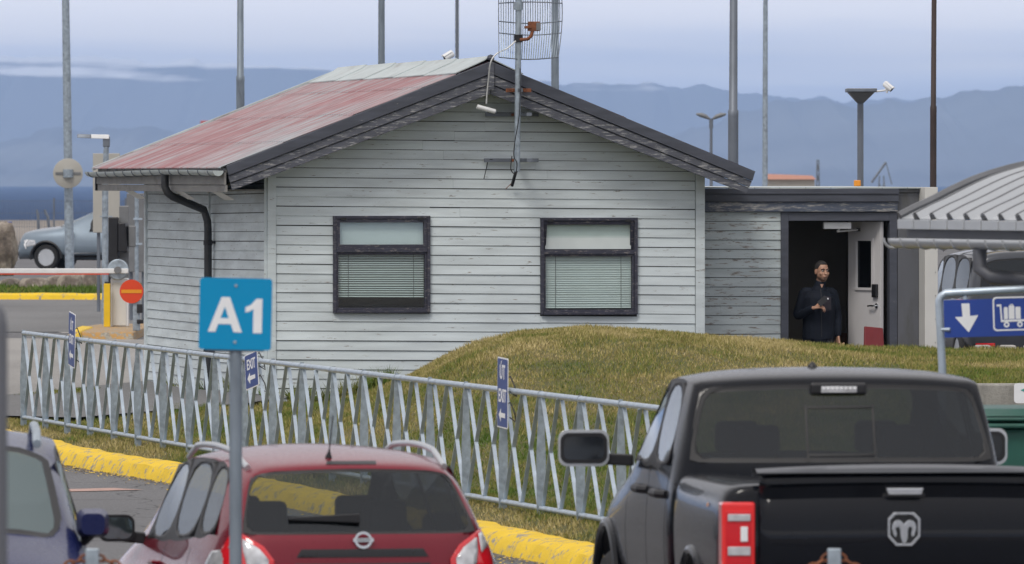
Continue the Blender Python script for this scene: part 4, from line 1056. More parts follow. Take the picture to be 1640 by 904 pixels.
def bullet(name, c, ang, tilt, ln, r_, parent=None, label=None, group=None):
    t = thing(name, c, ang, label, 'camera', group); Mb = Matrix.Rotation(tilt, 4, 'Y')
    mb = MB(); mb.lathe([(0,-ln/2),(r_*.7,-ln/2),(r_,-ln/2+.02),(r_,ln/2-.03),(r_*.9,ln/2),(0,ln/2)], 16, Mb @ Matrix.Rotation(R(90),4,'Y')); mb.build('housing', M['white'], t, smooth=True)
    mb = MB(); mb.lathe([(r_*.75,ln/2+.001),(0,ln/2+.012)], 16, Mb @ Matrix.Rotation(R(90),4,'Y')); mb.build('lens', M['black'], t)
    mb = MB(); mb.hexa([Mb @ Vector(p) for p in ((-ln*.45,-r_*1.05,r_*.75),(ln*.56,-r_*1.05,r_*.75),(ln*.56,r_*1.05,r_*.75),(-ln*.45,r_*1.05,r_*.75),(-ln*.45,-r_*.7,r_*1.15),(ln*.56,-r_*.7,r_*1.15),(ln*.56,r_*.7,r_*1.15),(-ln*.45,r_*.7,r_*1.15))]); mb.build('sun_shield', M['white'], t)
    mb = MB(); mb.tube([(0,0,-r_*.8),(-.02,0,-r_*2.2)], r_*.4, 8); mb.build('bracket', M['white'], t)
    return t
bullet('security_camera', W(1422, 139, 118), R(-25), R(38), 17/F*118, 4.6/F*118, label='white security camera on the arm of the flat headed pole behind the annex', group='security cameras')
t, X_, Z_, u_ = cctv(743, 97, 118, 140, 10, 'dark flat headed camera pole just rising behind the roof ridge', 711, 774, 718, 92, 110)
bullet('security_camera', W(719, 90, 140), R(-160), R(30), 17/F*140, 5.5/F*140, label='white security camera on the flat head behind the roof ridge', group='security cameras')
# amber beacon on the annex roof by the pole
p = W(1373, 293.5, 106); t = thing('beacon', p - Vector((0,0,.04)), 0, 'small orange beacon on the flat annex roof', 'beacon')
mb = MB(); mb.box((-.042,-.04,0),(.042,.04,.075)); mb.build('lens', M['orange'], t, bevel=.01); mb = MB(); mb.box((-.05,-.05,-.35),(.05,.05,-.001)); mb.build('base', M['grey'], t)
# double headed street lamp
D_ = 230; u_ = D_/F; p = W(1139, 300, D_); t = thing('street_lamp', (p.x, D_, ground(0,D_)), 0, 'double headed street lamp behind the right roof slope', 'street lamp')
Z = lambda py: H-(py-HY)*u_-ground(0,D_)
mb = MB(); mb.tube([(0,0,0),(0,0,Z(204))], [3.2*u_,2.2*u_], 10); mb.build('pole', M['galv_dark'], t, smooth=True)
mb = MB(); mb.tube([(0,0,Z(206)),(0,0,Z(190))], 3.2*u_, 10); mb.build('collar', M['galv_dark'], t, smooth=True)
for s_ in (-1, 1):
    mb = MB(); mb.tube([(s_*2*u_,0,Z(191)),(s_*9*u_,0,Z(187)),(s_*16*u_,0,Z(184.5)),(s_*24*u_,0,Z(183))], [1.6*u_,3.6*u_,3.8*u_,1.5*u_], 10); mb.build('lamp_head', M['grey'], t, smooth=True)

# ---------------------------------------------------------------- mast and grid antenna on the gable
AVv = -.72
def GA(px, py, v=AVv): return tow(L(px, py, v))
base = GA(829, 275); ANT = thing('antenna_mast', base, A0, 'galvanised mast bolted to the gable with brackets and loose cables', 'antenna mast')
sG = 137.5
def la(px, py, v=AVv):
    p = L(px, py, v); b0 = L(829, 275, AVv); return Vector((p.x-b0.x, p.y-b0.y, p.z-b0.z))
mb = MB(); mb.tube([la(828,275), la(829.5,130), la(831,0), la(832,-70)], .036, 14); mb.build('tube', M['galv'], ANT, smooth=True)
for (x0_, x1_, y_, v_) in ((810,850,145,-.6),(777,862,184,-.08),(775,862,257,-.06)):
    mb = MB(); a_ = la(x0_, y_, v_); b_2 = la(x1_, y_, v_); mb.box((a_.x, a_.y-.03, a_.z-.022),(b_2.x, a_.y, b_2.z+.022)); 
    m_ = la(829, y_, v_); br = mb.build('bracket', M['galv_dark'] if y_ > 150 else M['rust'], ANT, bevel=.003)
    mb = MB(); mb.box((m_.x-.03, AVv*0 + la(829,y_).y-.04, m_.z-.02),(m_.x+.03, a_.y-.028, m_.z+.02)); mb.build('stand_off', M['galv_dark'], br)
    mb = MB()
    for bx in (-.07, .07): mb.cyl((m_.x+bx, a_.y-.06, m_.z),(m_.x+bx, a_.y-.028, m_.z),.018,6)
    mb.build('bolt', M['rust'], br)
for y_ in (62, 10): mb = MB(); a_ = la(830, y_); mb.tube([a_-Vector((0,0,.045)), a_+Vector((0,0,.045))], .052, 12); mb.build('clamp', M['black'] if y_ == 62 else M['galv'], ANT)
def cable(pts, r_, mat, v=-.79, name='cable'):
    mb = MB(); P_ = [la(x, y, (vv if vv is not None else v)) for x, y, vv in pts]
    # smooth through the points
    out = []
    for i in range(len(P_)-1):
        p0, p1, p2, p3 = P_[max(i-1,0)], P_[i], P_[i+1], P_[min(i+2,len(P_)-1)]
        for k in range(5):
            t = k/5; out.append(.5*((2*p1)+(p2-p0)*t+(2*p0-5*p1+4*p2-p3)*t*t+(3*p1-p0-3*p2+p3)*t*t*t))
    out.append(P_[-1]); mb.tube(out, r_, 6); return mb.build(name, mat, ANT, smooth=True)
cable([(826,66,None),(812,78,None),(796,86,None),(786,100,None),(782,130,-.62),(780,150,-.55),(779,166,-.5)], .009, M['white'])
cable([(833,110,None),(832,180,None),(825,225,None),(823,250,None),(828,262,None),(826,280,None)], .006, M['black'])
cable([(820,250,None),(818,270,None),(823,278,None),(829,275,None)], .006, M['black'])
cable([(829,262,-.4),(826,276,-.2),(820,298,-.08)], .02, M['black'], name='cable_tail')
cable([(821,292,-.1),(814,299,-.08),(810,303,-.06)], .004, M['rust'])
cable([(789,255,-.1),(782,258,-.08),(779,270,-.06),(775,287,-.05)], .005, M['black'])
mb = MB(); a_ = la(764,171,-.5); b_2 = la(793,179,-.5); mb.tube([a_, b_2], .028, 10); mb.build('cable_box', M['white'], ANT, smooth=True)
# grid dish
c = GA(847, 22, -1.0); DISH = thing('grid_antenna', c, A0, 'curved wire grid antenna with a rusty feed horn at the top of the gable mast', 'antenna')
def ld(px, py, v=-1.0):
    p = L(px, py, v); b0 = L(847, 22, -1.0); return Vector((p.x-b0.x, p.y-b0.y, p.z-b0.z))
def dpt(i, j):   # i 0..1 across, j 0..1 down
    px = 799 + 95*i + 3*math.sin(math.pi*j); py = -52 + 144*j + (3.5*math.sin(math.pi*i) if j > .5 else -2*math.sin(math.pi*i)) + (j-.5)*4*(0)
    cv = .22*(4*(i-.5)**2 + 3.0*(j-.5)**2)
    dx = -3.5*math.sin(math.pi*j)*(1 if i < .5 else -1)*abs(i-.5)*2
    return ld(px+dx, py, -.55 - cv)
mb = MB()
for k in range(27):
    i = k/26; mb.tube([dpt(i, j/10) for j in range(11)], .0052, 5)
mb.build('wires', M['galv'], DISH, smooth=True)
mb = MB()
for j in (0.0, .18, .40, .60, .73, 1.0): mb.tube([dpt(i/12, j) for i in range(13)], .0065, 5)
for i in (0, 1): mb.tube([dpt(i, j/10) for j in range(11)], .0055, 5)
mb.build('frame', M['galv_dark'], DISH, smooth=True)
mb = MB(); mb.tube([ld(834,64,-.9), ld(845,63,-.98), ld(851,58,-1.0), ld(853,50,-1.0)], .020, 10); mb.build('feed_arm', M['rust'], DISH, smooth=True)
mb = MB(); a_ = ld(848,50,-1.02); b_2 = ld(862,35,-.92); mb.box((a_.x,a_.y,a_.z),(b_2.x,b_2.y,b_2.z)); a_ = ld(843,46,-1.03); b_2 = ld(849,42,-.9); mb.box((a_.x,a_.y,a_.z),(b_2.x,b_2.y,b_2.z)); mb.build('feed_horn', M['rust'], DISH, bevel=.004)
mb = MB(); a_ = ld(859,49,-1.03); b_2 = ld(863,37,-.91); mb.box((a_.x,a_.y,a_.z),(b_2.x,b_2.y,b_2.z)); mb.build('feed_face', M['grey'], DISH, bevel=.004)

# ---------------------------------------------------------------- barrier island on the left
DB = 148; uB = DB/F
def BX(px): return (px-CX)*uB
def BZ(py): return H-(py-HY)*uB
gB = ground(-8, DB)
mb = MB(); vs = []
isl = [gp(126,535), gp(150,541.5), gp(236,546), gp(240,530), gp(150,530)]
isl = [(BX(133),144.5),(BX(145),142.5),(BX(236),142.5),(BX(236),151),(BX(150),151),(BX(134),148.5)]
n = len(isl)
def island(scale0, z1, mat, name, zlo=None):
    cx_ = sum(p[0] for p in isl)/n; cy_ = sum(p[1] for p in isl)/n
    mb = MB(); lo = [(x, y, gB-.05) for x, y in isl]; hi = [(cx_+(x-cx_)*.985, cy_+(y-cy_)*.96, gB+z1) for x, y in isl]
    mb.add(lo+hi, [tuple(range(n))[::-1], tuple(range(n, 2*n))] + [(i, (i+1) % n, n+(i+1) % n, n+i) for i in range(n)]); return mb.build(name, mat, bevel=.02)
o = island(1, .14, M['kerb_rust'], 'island'); tag(o, kind='structure')
mb = MB(); mb.hexa([(BX(128),143.2,gB),(BX(157),141.8,gB),(BX(157),147,gB),(BX(128),148,gB),(BX(133),144,gB+.165),(BX(155),142.3,gB+.165),(BX(155),146.5,gB+.165),(BX(133),147.5,gB+.165)])
o = mb.build('island_nose', M['kerb_yellow'], bevel=.03); tag(o, kind='structure')
zi = gB + .14
BAR = thing('barrier', (BX(190), DB, zi), 0, 'white parking barrier with a round grey hub and its arm down across the lane', 'barrier')
bx = lambda px: (px-190)*uB; bz = lambda py: BZ(py)-zi
mb = MB(); mb.box((bx(178),-.18,0),(bx(206),.2,bz(446))); mb.build('cabinet', M['white'], BAR, bevel=.015)
mb = MB(); mb.box((bx(181),-.20,.02),(bx(203),-.182,bz(452))); mb.build('cabinet_door', M['offwhite'], BAR, bevel=.006)
mb = MB(); mb.lathe([(0,-.30),(17*uB-.02,-.30),(17*uB,-.28),(17*uB,-.24),(17*uB-.02,-.22),(0,-.22)], 32, Matrix.Translation((0,0,bz(432))) @ Matrix.Rotation(R(-90),4,'X')); mb.build('hub', M['galv'], BAR, smooth=True)
mb = MB(); mb.lathe([(0,-.385),(.06,-.385),(.065,-.37),(.065,-.30),(0,-.30)], 20, Matrix.Translation((0,0,bz(432.5))) @ Matrix.Rotation(R(-90),4,'X')); mb.build('hub_cap', M['grey'], BAR, smooth=True)
mb = MB(); mb.box((bx(-420),-.36,bz(438)),(bx(207),-.305,bz(430))); AR = mb.build('arm', M['white'], BAR, bevel=.012)
mb = MB(); mb.box((bx(-420),-.365,bz(439.8)),(bx(176),-.30,bz(438.2))); mb.build('arm_edge', M['red_sign'], AR)
YP = thing('guard_post', (BX(173), DB-.35, zi), 0, 'square yellow guard post beside the white barrier cabinet', 'post')
mb = MB(); mb.box((-.055,-.055,0),(.055,.055,BZ(454)-zi)); mb.build('post', M['yellow'], YP, bevel=.006)
mb = MB(); mb.box((-.04,-.04,BZ(454)-zi),(.04,.04,BZ(453)-zi+.02)); mb.build('cap', M['black'], YP)
# no entry sign on its post
DN = 144; uN = DN/F; p = W(211, 467, DN); t = thing('no_entry_sign', (p.x, DN, zi), 0, 'round orange red no entry sign with an amber bar beside the barrier', 'sign')
z_ = p.z - zi; r_ = 19*uN
mb = MB(); mb.lathe([(0,.01),(r_,.01),(r_,-.01),(0,-.01)], 36, Matrix.Translation((0,-.09,z_)) @ Matrix.Rotation(R(90),4,'X')); mb.build('disc', M['red_sign'], t)
mb = MB(); mb.box((-r_*.86,-.106,z_-.028),(r_*.86,-.102,z_+.03)); mb.build('bar', M['amber'], t)
mb = MB(); mb.box((.02,-.07,0),(.14,.07,z_+.05)); mb.build('post', M['galv'], t, bevel=.01)
mb = MB(); mb.box((.09,-.12,.30),(.19,-.075,.45)); mb.box((.09,-.12,.12),(.20,-.075,.19)); mb.build('socket_box', M['black'], t, bevel=.01)
# lamp pole with arm
DP = 150; uP = DP/F; p = W(168, 530, DP); t = thing('lamp_pole', (p.x, DP, gB+.1), 0, 'slim grey pole with a white lamp arm pointing left above the barrier', 'lamp pole')
Zp = lambda py: H-(py-HY)*uP-gB-.1; Xp = lambda px: (px-168)*uP
mb = MB(); mb.tube([(0,0,0),(Xp(168.5),0,Zp(300)),(Xp(170.5),0,Zp(222))], [5*uP,5*uP,4.2*uP], 12); mb.build('pole', M['galv'], t, smooth=True)
mb = MB(); mb.box((Xp(165),-.05,Zp(236)),(Xp(176),.05,Zp(219))); mb.build('knuckle', M['galv_dark'], t, bevel=.015)
mb = MB(); mb.hexa([(Xp(146),-.08,Zp(222)),(Xp(175),-.07,Zp(223)),(Xp(175),.07,Zp(223)),(Xp(146),.08,Zp(222)),(Xp(146),-.06,Zp(215.5)),(Xp(175),-.05,Zp(216)),(Xp(175),.05,Zp(216)),(Xp(146),.06,Zp(215.5))]); mb.build('lamp_body', M['white'], t, bevel=.01)
mb = MB(); mb.hexa([(Xp(124),-.10,Zp(221)),(Xp(145.8),-.09,Zp(222)),(Xp(145.8),.09,Zp(222)),(Xp(124),.10,Zp(221)),(Xp(124),-.06,Zp(215)),(Xp(145.8),-.06,Zp(215.5)),(Xp(145.8),.06,Zp(215.5)),(Xp(124),.06,Zp(215))]); mb.build('lamp_lens', M['galv_dark'], t, bevel=.01)
mb = MB()
for py in (347,): mb.box((Xp(160),-.075,Zp(py+1)),(Xp(180),-.0,Zp(py-1)))
mb.build('clamp', M['galv'], t)
def panel(px0, px1, py0, py1, D, mat, name, label, cat, dep=.06, posts=None, zb=None):
    x0_, x1_ = (px0-CX)/F*D, (px1-CX)/F*D; z1, z0 = H-(py0-HY)/F*D, H-(py1-HY)/F*D; g = ground(0, D) if zb is None else zb
    t = thing(name, ((x0_+x1_)/2, D, g), 0, label, cat); w = (x1_-x0_)/2
    mb = MB(); mb.box((-w,-dep/2,z0-g),(w,dep/2,z1-g)); mb.build('board', mat, t, bevel=.01)
    if z0-g > .05:
        for s_ in (-.6, .6): mb = MB(); mb.cyl((s_*w, dep/2+.04, 0),(s_*w, dep/2+.04, z1-g-.1), .035, 10); mb.build('leg', M['galv_dark'], t, smooth=True)
    return t
panel(149, 192, 246, 373, 172, M['beige'], 'notice_board', 'tall beige back of a notice board behind the barrier poles', 'board', .08)
panel(203, 236, 310, 436, 162, M['grey'], 'grey_board', 'grey panel board between the barrier machines and the house wall', 'board', .08)
# ticket machine
DT = 153; uT = DT/F; t = thing('ticket_machine', ((190-CX)*uT, DT, gB+.1), 0, 'black and grey ticket machine columns behind the barrier hub', 'ticket machine')
Xt = lambda px: (px-190)*uT; Zt = lambda py: H-(py-HY)*uT-gB-.1
mb = MB(); mb.box((Xt(174),-.12,0),(Xt(190),.12,Zt(348))); mb.build('column', M['black'], t, bevel=.02)
mb = MB(); mb.hexa([(Xt(190),-.2,Zt(404)),(Xt(205),-.2,Zt(404)),(Xt(205),.1,Zt(404)),(Xt(190),.1,Zt(404)),(Xt(190),-.2,Zt(357)),(Xt(201),-.2,Zt(357)),(Xt(205),.1,Zt(357)),(Xt(190),.1,Zt(357))]); mb.build('reader', M['black'], t, bevel=.02)
mb = MB(); mb.box((Xt(190.3),.11,0),(Xt(206),.22,Zt(330))); mb.box((Xt(206.2),-.1,Zt(396)),(Xt(217),.15,Zt(362))); mb.build('cabinet', M['grey'], t, bevel=.015)
DQ = 158; uQ = DQ/F; p = W(219, 400, DQ); t = thing('tube_post', (p.x, DQ, gB+.1), 0, 'short grey tube post with two clamps beside the house corner', 'post')
Zq = lambda py: H-(py-HY)*uQ-gB-.1
mb = MB(); mb.cyl((0,0,0),(0,0,Zq(312)), 3.2*uQ, 12); mb.build('tube', M['galv'], t, smooth=True)
for py in (351, 391): mb = MB(); mb.box((-.06,-.07,Zq(py+1.5)),(.10,.05,Zq(py-1.5))); mb.build('clamp', M['galv_light'], t)
# rocks
def rock(px0, px1, py0, py1, D, label, seed):
    g = H-(py1-HY)/F*D; x0_, x1_ = (px0-CX)/F*D, (px1-CX)/F*D; z1 = H-(py0-HY)/F*D
    bm = bmesh.new(); bmesh.ops.create_icosphere(bm, subdivisions=4, radius=1); rr_ = random.Random(seed); off = Vector((seed*3.1, seed, 0))
    for v in bm.verts:
        d = v.co.normalized(); f_ = 1 + .28*noise.noise(d*1.3+off) + .12*noise.noise(d*3.5+off) + .05*noise.noise(d*9+off)
        c_ = d*f_; c_.z = max(c_.z, -.75)
        for nn in (Vector((.5,-.7,.5)), Vector((-.6,-.6,.4)), Vector((0,-.2,1)), Vector((.9,-.3,.1))):
            nn.normalize(); k = c_.dot(nn)
            if k > .82: c_ -= nn*(k-.82)*.8
        v.co = Vector((c_.x*(x1_-x0_)/2*1.0, c_.y*(x1_-x0_)*.45, c_.z*(z1-g)*.56 + (z1-g)*.42))
    me = bpy.data.meshes.new('boulder'); bm.to_mesh(me); bm.free(); me.materials.append(M['rock'])
    for p_ in me.polygons: p_.use_smooth = True
    o = bpy.data.objects.new('boulder', me); COL.objects.link(o); o.location = ((x0_+x1_)/2, D, g-.03)
    return tag(o, label, 'boulder', 'boulders along the far kerb')
rock(-18, 29, 345, 440, 196, 'large dark boulder standing tallest at the left edge below the blue sign', 4)
rock(-8, 42, 442, 474, 197, 'low brown boulder leftmost under the barrier arm', 5)
rock(30, 82, 440, 475, 195, 'squat brown boulder second from left under the barrier arm', 6)
rock(70, 112, 437, 476, 198, 'broad boulder in the middle under the barrier arm', 7)
rock(92, 134, 432, 478, 194, 'rusty brown boulder below the round sign mast', 8)
rock(120, 175, 427, 480, 196, 'tallest grey boulder beside the lamp pole, behind the yellow kerb', 9)
rock(190, 240, 452, 480, 199, 'partly hidden boulder behind the no entry sign', 10)
# small fence posts and the tiny blue sign
for (xa, ya, xb_, yb2, lab) in ((59,336,62,368,'short dark straight stake on the plain above the silver car bonnet'),(71,336,79,368,'short dark stake with a bent top above the silver car bonnet')):
    p = W(xb_, yb2, 300); q_ = W(xa, ya, 300); r_ = 2.3/F*300
    mb = MB(); zg = ground(0,300)-.05; dx = q_.x-p.x; zz = q_.z-zg
    mb.tube([(0,0,0),(0,0,p.z-zg),(dx*.25,0,(p.z-zg)*.4+zz*.6),(dx,0,zz)], [r_,r_,r_,r_*.8], 8); o = mb.build('stake', M['galv_dark'], None, smooth=True, loc=(p.x,300,zg)); tag(o, lab, 'stake', 'stakes on the plain')
p = W(10, 370, 290); t = thing('distance_sign', (p.x, 290, ground(0,290)), 0, 'tiny blue road sign on the plain at the far left edge', 'sign')
u9 = 290/F; zz = H-(363-HY)*u9 - ground(0,290); mb = MB(); mb.box((-9*u9,-.03,zz-7.5*u9),(9*u9,0,zz+7.5*u9)); mb.build('panel', M['blue_sign'], t, bevel=.02)
mb = MB()
for k_2, (a_, b_2) in enumerate(((-5,-2.5),(-1.5,1.2),(2.2,5))): mb.box((a_*u9,-.036,zz-2.4*u9),(b_2*u9,-.031,zz+2.4*u9))
mb.build('lettering', M['galv_light'], t); mb = MB(); mb.cyl((0,.03,0),(0,.03,zz), .04, 8); mb.build('post', M['galv_dark'], t)
# mesh fence on the plain
MF = thing('mesh_fence', ((60-CX)/F*310, 310, ground(0,310)), 0, 'faint wire mesh fence crossing the plain behind the silver car', 'fence')
mb = MB()
for k in range(90):
    x_p = -2.0 + k*.09; mb.box((x_p-.006,-.006,.0),(x_p+.006,.006,1.85))
for z in (.3,.9,1.4,1.85): mb.box((-2.1,-.006,z-.006),(6.2,.006,z+.006))
mb.build('mesh', M['galv_dark'], MF)
for k in range(4): mb = MB(); mb.cyl((-2+k*2.6,0,0),(-2+k*2.6,0,1.95), .035, 8); mb.build('post', M['galv_dark'], MF)

# distant things beyond the annex
D5 = 520; u5 = D5/F
t = thing('airport_building', ((1265-CX)*u5, D5, .2), 0, 'long low blurred building with an orange roof far behind the annex', 'building')
zz = H-(281-HY)*u5-.2; mb = MB(); mb.box((-38*u5,-2,0),(38*u5,4,zz-.25)); mb.build('wall', M['beige'], t); mb = MB(); mb.hexa([(-40*u5,-2.3,zz-.25),(40*u5,-2.3,zz-.25),(40*u5,4.3,zz-.25),(-40*u5,4.3,zz-.25),(-36*u5,0,zz+.08),(36*u5,0,zz-.02),(36*u5,2,zz-.02),(-36*u5,2,zz+.08)])
M['far_orange'] = plain('faded_orange_roof', (.42,.20,.14), .8); mb.build('roof', M['far_orange'], t)
def tower(px, ytop, D, w, mat, label, cat, name='lattice_mast', foot=None):
    u = D/F; zz = H-(ytop-HY)*u-.2; t = thing(name, ((px-CX)*u, D, .2), 0, label, cat); mb = MB()
    for s_ in (-1, 1):
        for s2 in (-1, 1): mb.tube([(s_*w,s2*w,0),(s_*w*.4,s2*w*.4,zz)], .035, 5)
    k = 0; z = 0
    while z < zz-.5:
        f0 = 1-.6*z/zz; f1 = 1-.6*(z+.6)/zz
        for s2 in (-1, 1): mb.tube([(-w*f0,s2*w*f0,z),(w*f1,s2*w*f1,z+.6)], .02, 4); mb.tube([(w*f0,s2*w*f0,z),(-w*f1,s2*w*f1,z+.6)], .02, 4)
        z += .6
    mb.build('lattice', mat, t); return t, zz
tower(1310, 256, 500, .12, M['galv_dark'], 'slim dark lattice mast far behind the annex roof', 'lattice mast')
t, zz = tower(1412, 282, 505, .3, M['galv_dark'], 'small distant crane with a slanting jib behind the annex roof', 'crane', 'crane')
mb = MB(); mb.tube([(-.6,0,zz-.4),(.25,0,zz+.8)], .07, 5); mb.tube([(.25,0,zz+.8),(.6,0,zz-.5)], .03, 5); mb.build('jib', M['galv_dark'], t)
t, zz = tower(328, 203, 800, .3, M['galv_dark'], 'distant red and white radar scanner peeping over the red roof', 'radar', 'radar')
mb = MB(); mb.box((-.42,-.2,zz-.1),(.42,.2,zz+.55)); M['far_red'] = plain('distant_red', (.42,.12,.11), .8); mb.build('scanner', M['far_red'], t, bevel=.1)

# ---------------------------------------------------------------- right side: wall, shelter, sign, bin, blocks
mb = MB(); mb.box((0,-.14,-1.2),(9,.14,0)); o = mb.build('retaining_wall', M['concrete'], None, bevel=.02, loc=(4.25,85.0,W(1600,615,84.9).z), rot=(0,0,R(-1)))
tag(o, 'low raw concrete retaining wall holding the grass bank above the green bin', 'wall')
p = W(1636, 630, 84.6); t = thing('wall_notice', p, 0, 'small white notice fixed to the concrete retaining wall', 'sign'); u = 84.6/F
mb = MB(); mb.poly(rrect(12*u, 16*u, .03), [], Matrix.Translation((0,0,0)), .01); mb.build('plate', M['white_face'], t)
mb = MB(); mb.poly([(-.01,.03),(.035,.05),(.035,.01)], [], Matrix.Translation((0,-.011,0)), .002); mb.build('symbol', plain('teal_symbol', (.05,.30,.25)), t)
for k, (xa, xb_) in enumerate(((1560,1588),(1600,1628),(1638,1668))):
    p = W((xa+xb_)/2, 568, 99); w = (xb_-xa)/2/F*99; mb = MB()
    hh_ = 15/F*99; mb.hexa([(-w*1.05,-.15,-.3),(w*1.05,-.15,-.3),(w*1.05,.15,-.3),(-w*1.05,.15,-.3),(-w*.9,-.12,hh_),(w*.9,-.12,hh_),(w*.9,.12,hh_),(-w*.9,.12,hh_)])
    o = mb.build('concrete_block', M['concrete_block'], None, bevel=.02, loc=p); tag(o, ['first squat concrete block from the annex, below the van tail', 'second squat concrete block from the annex, on the grass edge', 'third squat concrete block, cut by the right edge'][k], 'block', 'concrete blocks on the grass edge')
# trolley sign
DS = 58; uS = DS/F; p = W(1507, 600, DS); t = thing('trolley_sign', (p.x, DS, -.12), R(-4), 'blue luggage trolley sign with a white down arrow hung in a tubular frame', 'sign')
zS = lambda py: H-(py-HY)*uS+.12; xS = lambda px: (px-1507)*uS
mb = MB(); mb.tube([(xS(1511),0,0),(xS(1509),0,zS(590)),(xS(1504),0,zS(490)),(xS(1504),0,zS(482)),(xS(1507),0,zS(475)),(xS(1514),0,zS(470)),(xS(1640),0,zS(463)),(xS(1900),0,zS(450)),(xS(1910),0,zS(455)),(xS(1912),0,zS(470)),(xS(1912),0,0)], .0265, 12); mb.build('frame', M['galv_light'], t, smooth=True)
rt_ = R(.9)
Mx = Matrix.Translation((xS(1512), -.02, zS(511))) @ Matrix.Rotation(-R(1.6), 4, 'Y')
Wd = (1900-1512)*uS
mb = MB(); mb.poly([(0,-30*uS),(Wd,-30*uS),(Wd,30*uS),(0,30*uS)], [], Mx, .006); mb.build('panel', M['blue_sign'], t)
sc3 = uS/4.11; qq = lambda l: [((x-130)*sc3, -(y-285)*sc3) for x, y in l]       # from the enlarged crop
ml = MB(); Ml = Mx @ Matrix.Translation((0,-.006,0))
ml.poly(qq([(247,187),(300,187),(302,270),(356,266),(290,378),(202,275),(252,274)]), [], Ml, .0015)
o1 = rrect(140*sc3, 112*sc3, 24*sc3, cx=(592-130)*sc3, cy=-(262-285)*sc3); o2 = rrect(130*sc3, 102*sc3, 18*sc3, cx=(592-130)*sc3, cy=-(262-285)*sc3)
ml.poly(o1, [o2], Ml, .0015)
ml.poly(qq([(478,200),(508,198),(514,302),(720,300),(720,314),(504,316),(498,212),(478,213)]), [], Ml, .0015)
for cx_ in (540, 628):
    circ = lambda r_: [((cx_-130)*sc3 + r_*sc3*math.cos(R(a_)), -(333-285)*sc3 + r_*sc3*math.sin(R(a_))) for a_ in range(0, 360, 20)]
    ml.poly(circ(19), [circ(8)[::1]], Ml, .0015)
for x0_, x1_, y0_ in ((524,550,218),(556,594,208),(600,634,218)): ml.poly(qq([(x0_+5,y0_),(x1_-5,y0_),(x1_,y0_+6),(x1_,298),(x0_,298),(x0_,y0_+6)]), [], Ml, .0015)
ml.poly(qq([(566,207),(566,199),(586,199),(586,207),(580,207),(580,204),(572,204),(572,207)]), [], Ml, .0015)
ml.build('symbols', M['white_face'], t)
mb = MB(); mb.tube([(xS(1546),-.0,zS(468)),(xS(1546),-.005,zS(484))], .012, 8); mb.tube([(xS(1505),-.01,zS(528)),(xS(1522),-.035,zS(528))], .013, 8); mb.build('bracket', M['galv_light'], t, smooth=True)
# barrel roofed trolley shelter
DH = 60; uH = DH/F; th = R(-70); e_v = Vector((math.cos(th), math.sin(th))); n_v = Vector((-math.sin(th), math.cos(th)))   # along the eave towards us, across to the right
p = W(1440, 353, DH); zE = p.z
SH = thing('trolley_shelter', (p.x, p.y, -.1), th, 'barrel roofed shelter of ribbed grey metal with a hanging gutter', 'shelter')
zl = zE+.1
arc = [(0,0),(.12,.058),(.24,.108),(.42,.192),(.59,.262),(.77,.315),(.92,.350),(1.3,.42),(1.75,.45),(2.2,.42),(2.6,.345),(2.95,.25),(3.28,.12),(3.5,0)]
def arcs(i):
    t_ = i/40*(len(arc)-1); k = min(int(t_), len(arc)-2); f_ = t_-k
    p0, p1, p2, p3 = arc[max(k-1,0)], arc[k], arc[k+1], arc[min(k+2,len(arc)-1)]
    return [.5*((2*p1[c])+(p2[c]-p0[c])*f_+(2*p0[c]-5*p1[c]+4*p2[c]-p3[c])*f_*f_+(3*p1[c]-p0[c]-3*p2[c]+p3[c])*f_**3) for c in (0,1)]
AP = [arcs(i) for i in range(41)]
PT = .300; NR = 18; prof = []
for k in range(NR):
    s0 = k*PT; prof += [(s0,.040),(s0+.015,.045),(s0+.070,.045),(s0+.085,.004),(s0+.10,.0),(s0+PT-.03,.0),(s0+PT-.012,.002)]
prof.append((NR*PT,.022))
prof = [(0,0),(.055,0)] + [(.06,.004)] + [q_ for q_ in prof if q_[0] > .09]
mb = MB(); vs = []; fs = []; m_ = len(prof)
for i, (r_, z) in enumerate(AP):
    a_ = AP[max(i-1,0)]; b_2 = AP[min(i+1,40)]; nx_, nz_ = -(b_2[1]-a_[1]), (b_2[0]-a_[0]); ll = math.hypot(nx_, nz_); nx_, nz_ = nx_/ll, nz_/ll
    for s_, h_ in prof: vs.append((s_, r_+nx_*h_, zl+z+nz_*h_))
for i in range(40):
    for k in range(m_-1): fs.append((i*m_+k, i*m_+k+1, (i+1)*m_+k+1, (i+1)*m_+k))
mb.add(vs, fs); M['shelter'] = plain('ribbed_grey_roof_metal', (.46,.48,.50), .38, .3, var=.06, freq=1.5); M['shelter_rib'] = plain('shade_dark_roof_rib', (.13,.135,.145), .5, .3, var=.1)  # ribs coloured dark to stand for the shade beside each seam
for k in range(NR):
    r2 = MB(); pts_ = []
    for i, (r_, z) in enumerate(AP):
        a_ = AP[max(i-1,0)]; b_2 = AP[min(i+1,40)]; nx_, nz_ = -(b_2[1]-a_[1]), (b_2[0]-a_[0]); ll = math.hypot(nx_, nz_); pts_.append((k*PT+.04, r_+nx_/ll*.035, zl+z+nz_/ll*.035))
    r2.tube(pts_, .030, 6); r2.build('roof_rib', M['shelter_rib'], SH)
o = mb.build('roof', M['shelter'], SH); md = o.modifiers.new('s', 'SOLIDIFY'); md.thickness = .012; md.offset = -1
mb = MB()
for k in range(NR):
    s0 = k*PT; mb.box((s0+.008,-.018,zl-.062),(s0+PT-.010,.0,zl+.004))
mb.build('eave_flashing', M['shelter'], SH, bevel=.004)
mb = MB(); mb.box((.02,.05,zl-.19),(NR*PT,.11,zl-.05)); mb.build('eave_beam', M['panel_dark'], SH)
mb = MB(); vs = []; fs = []
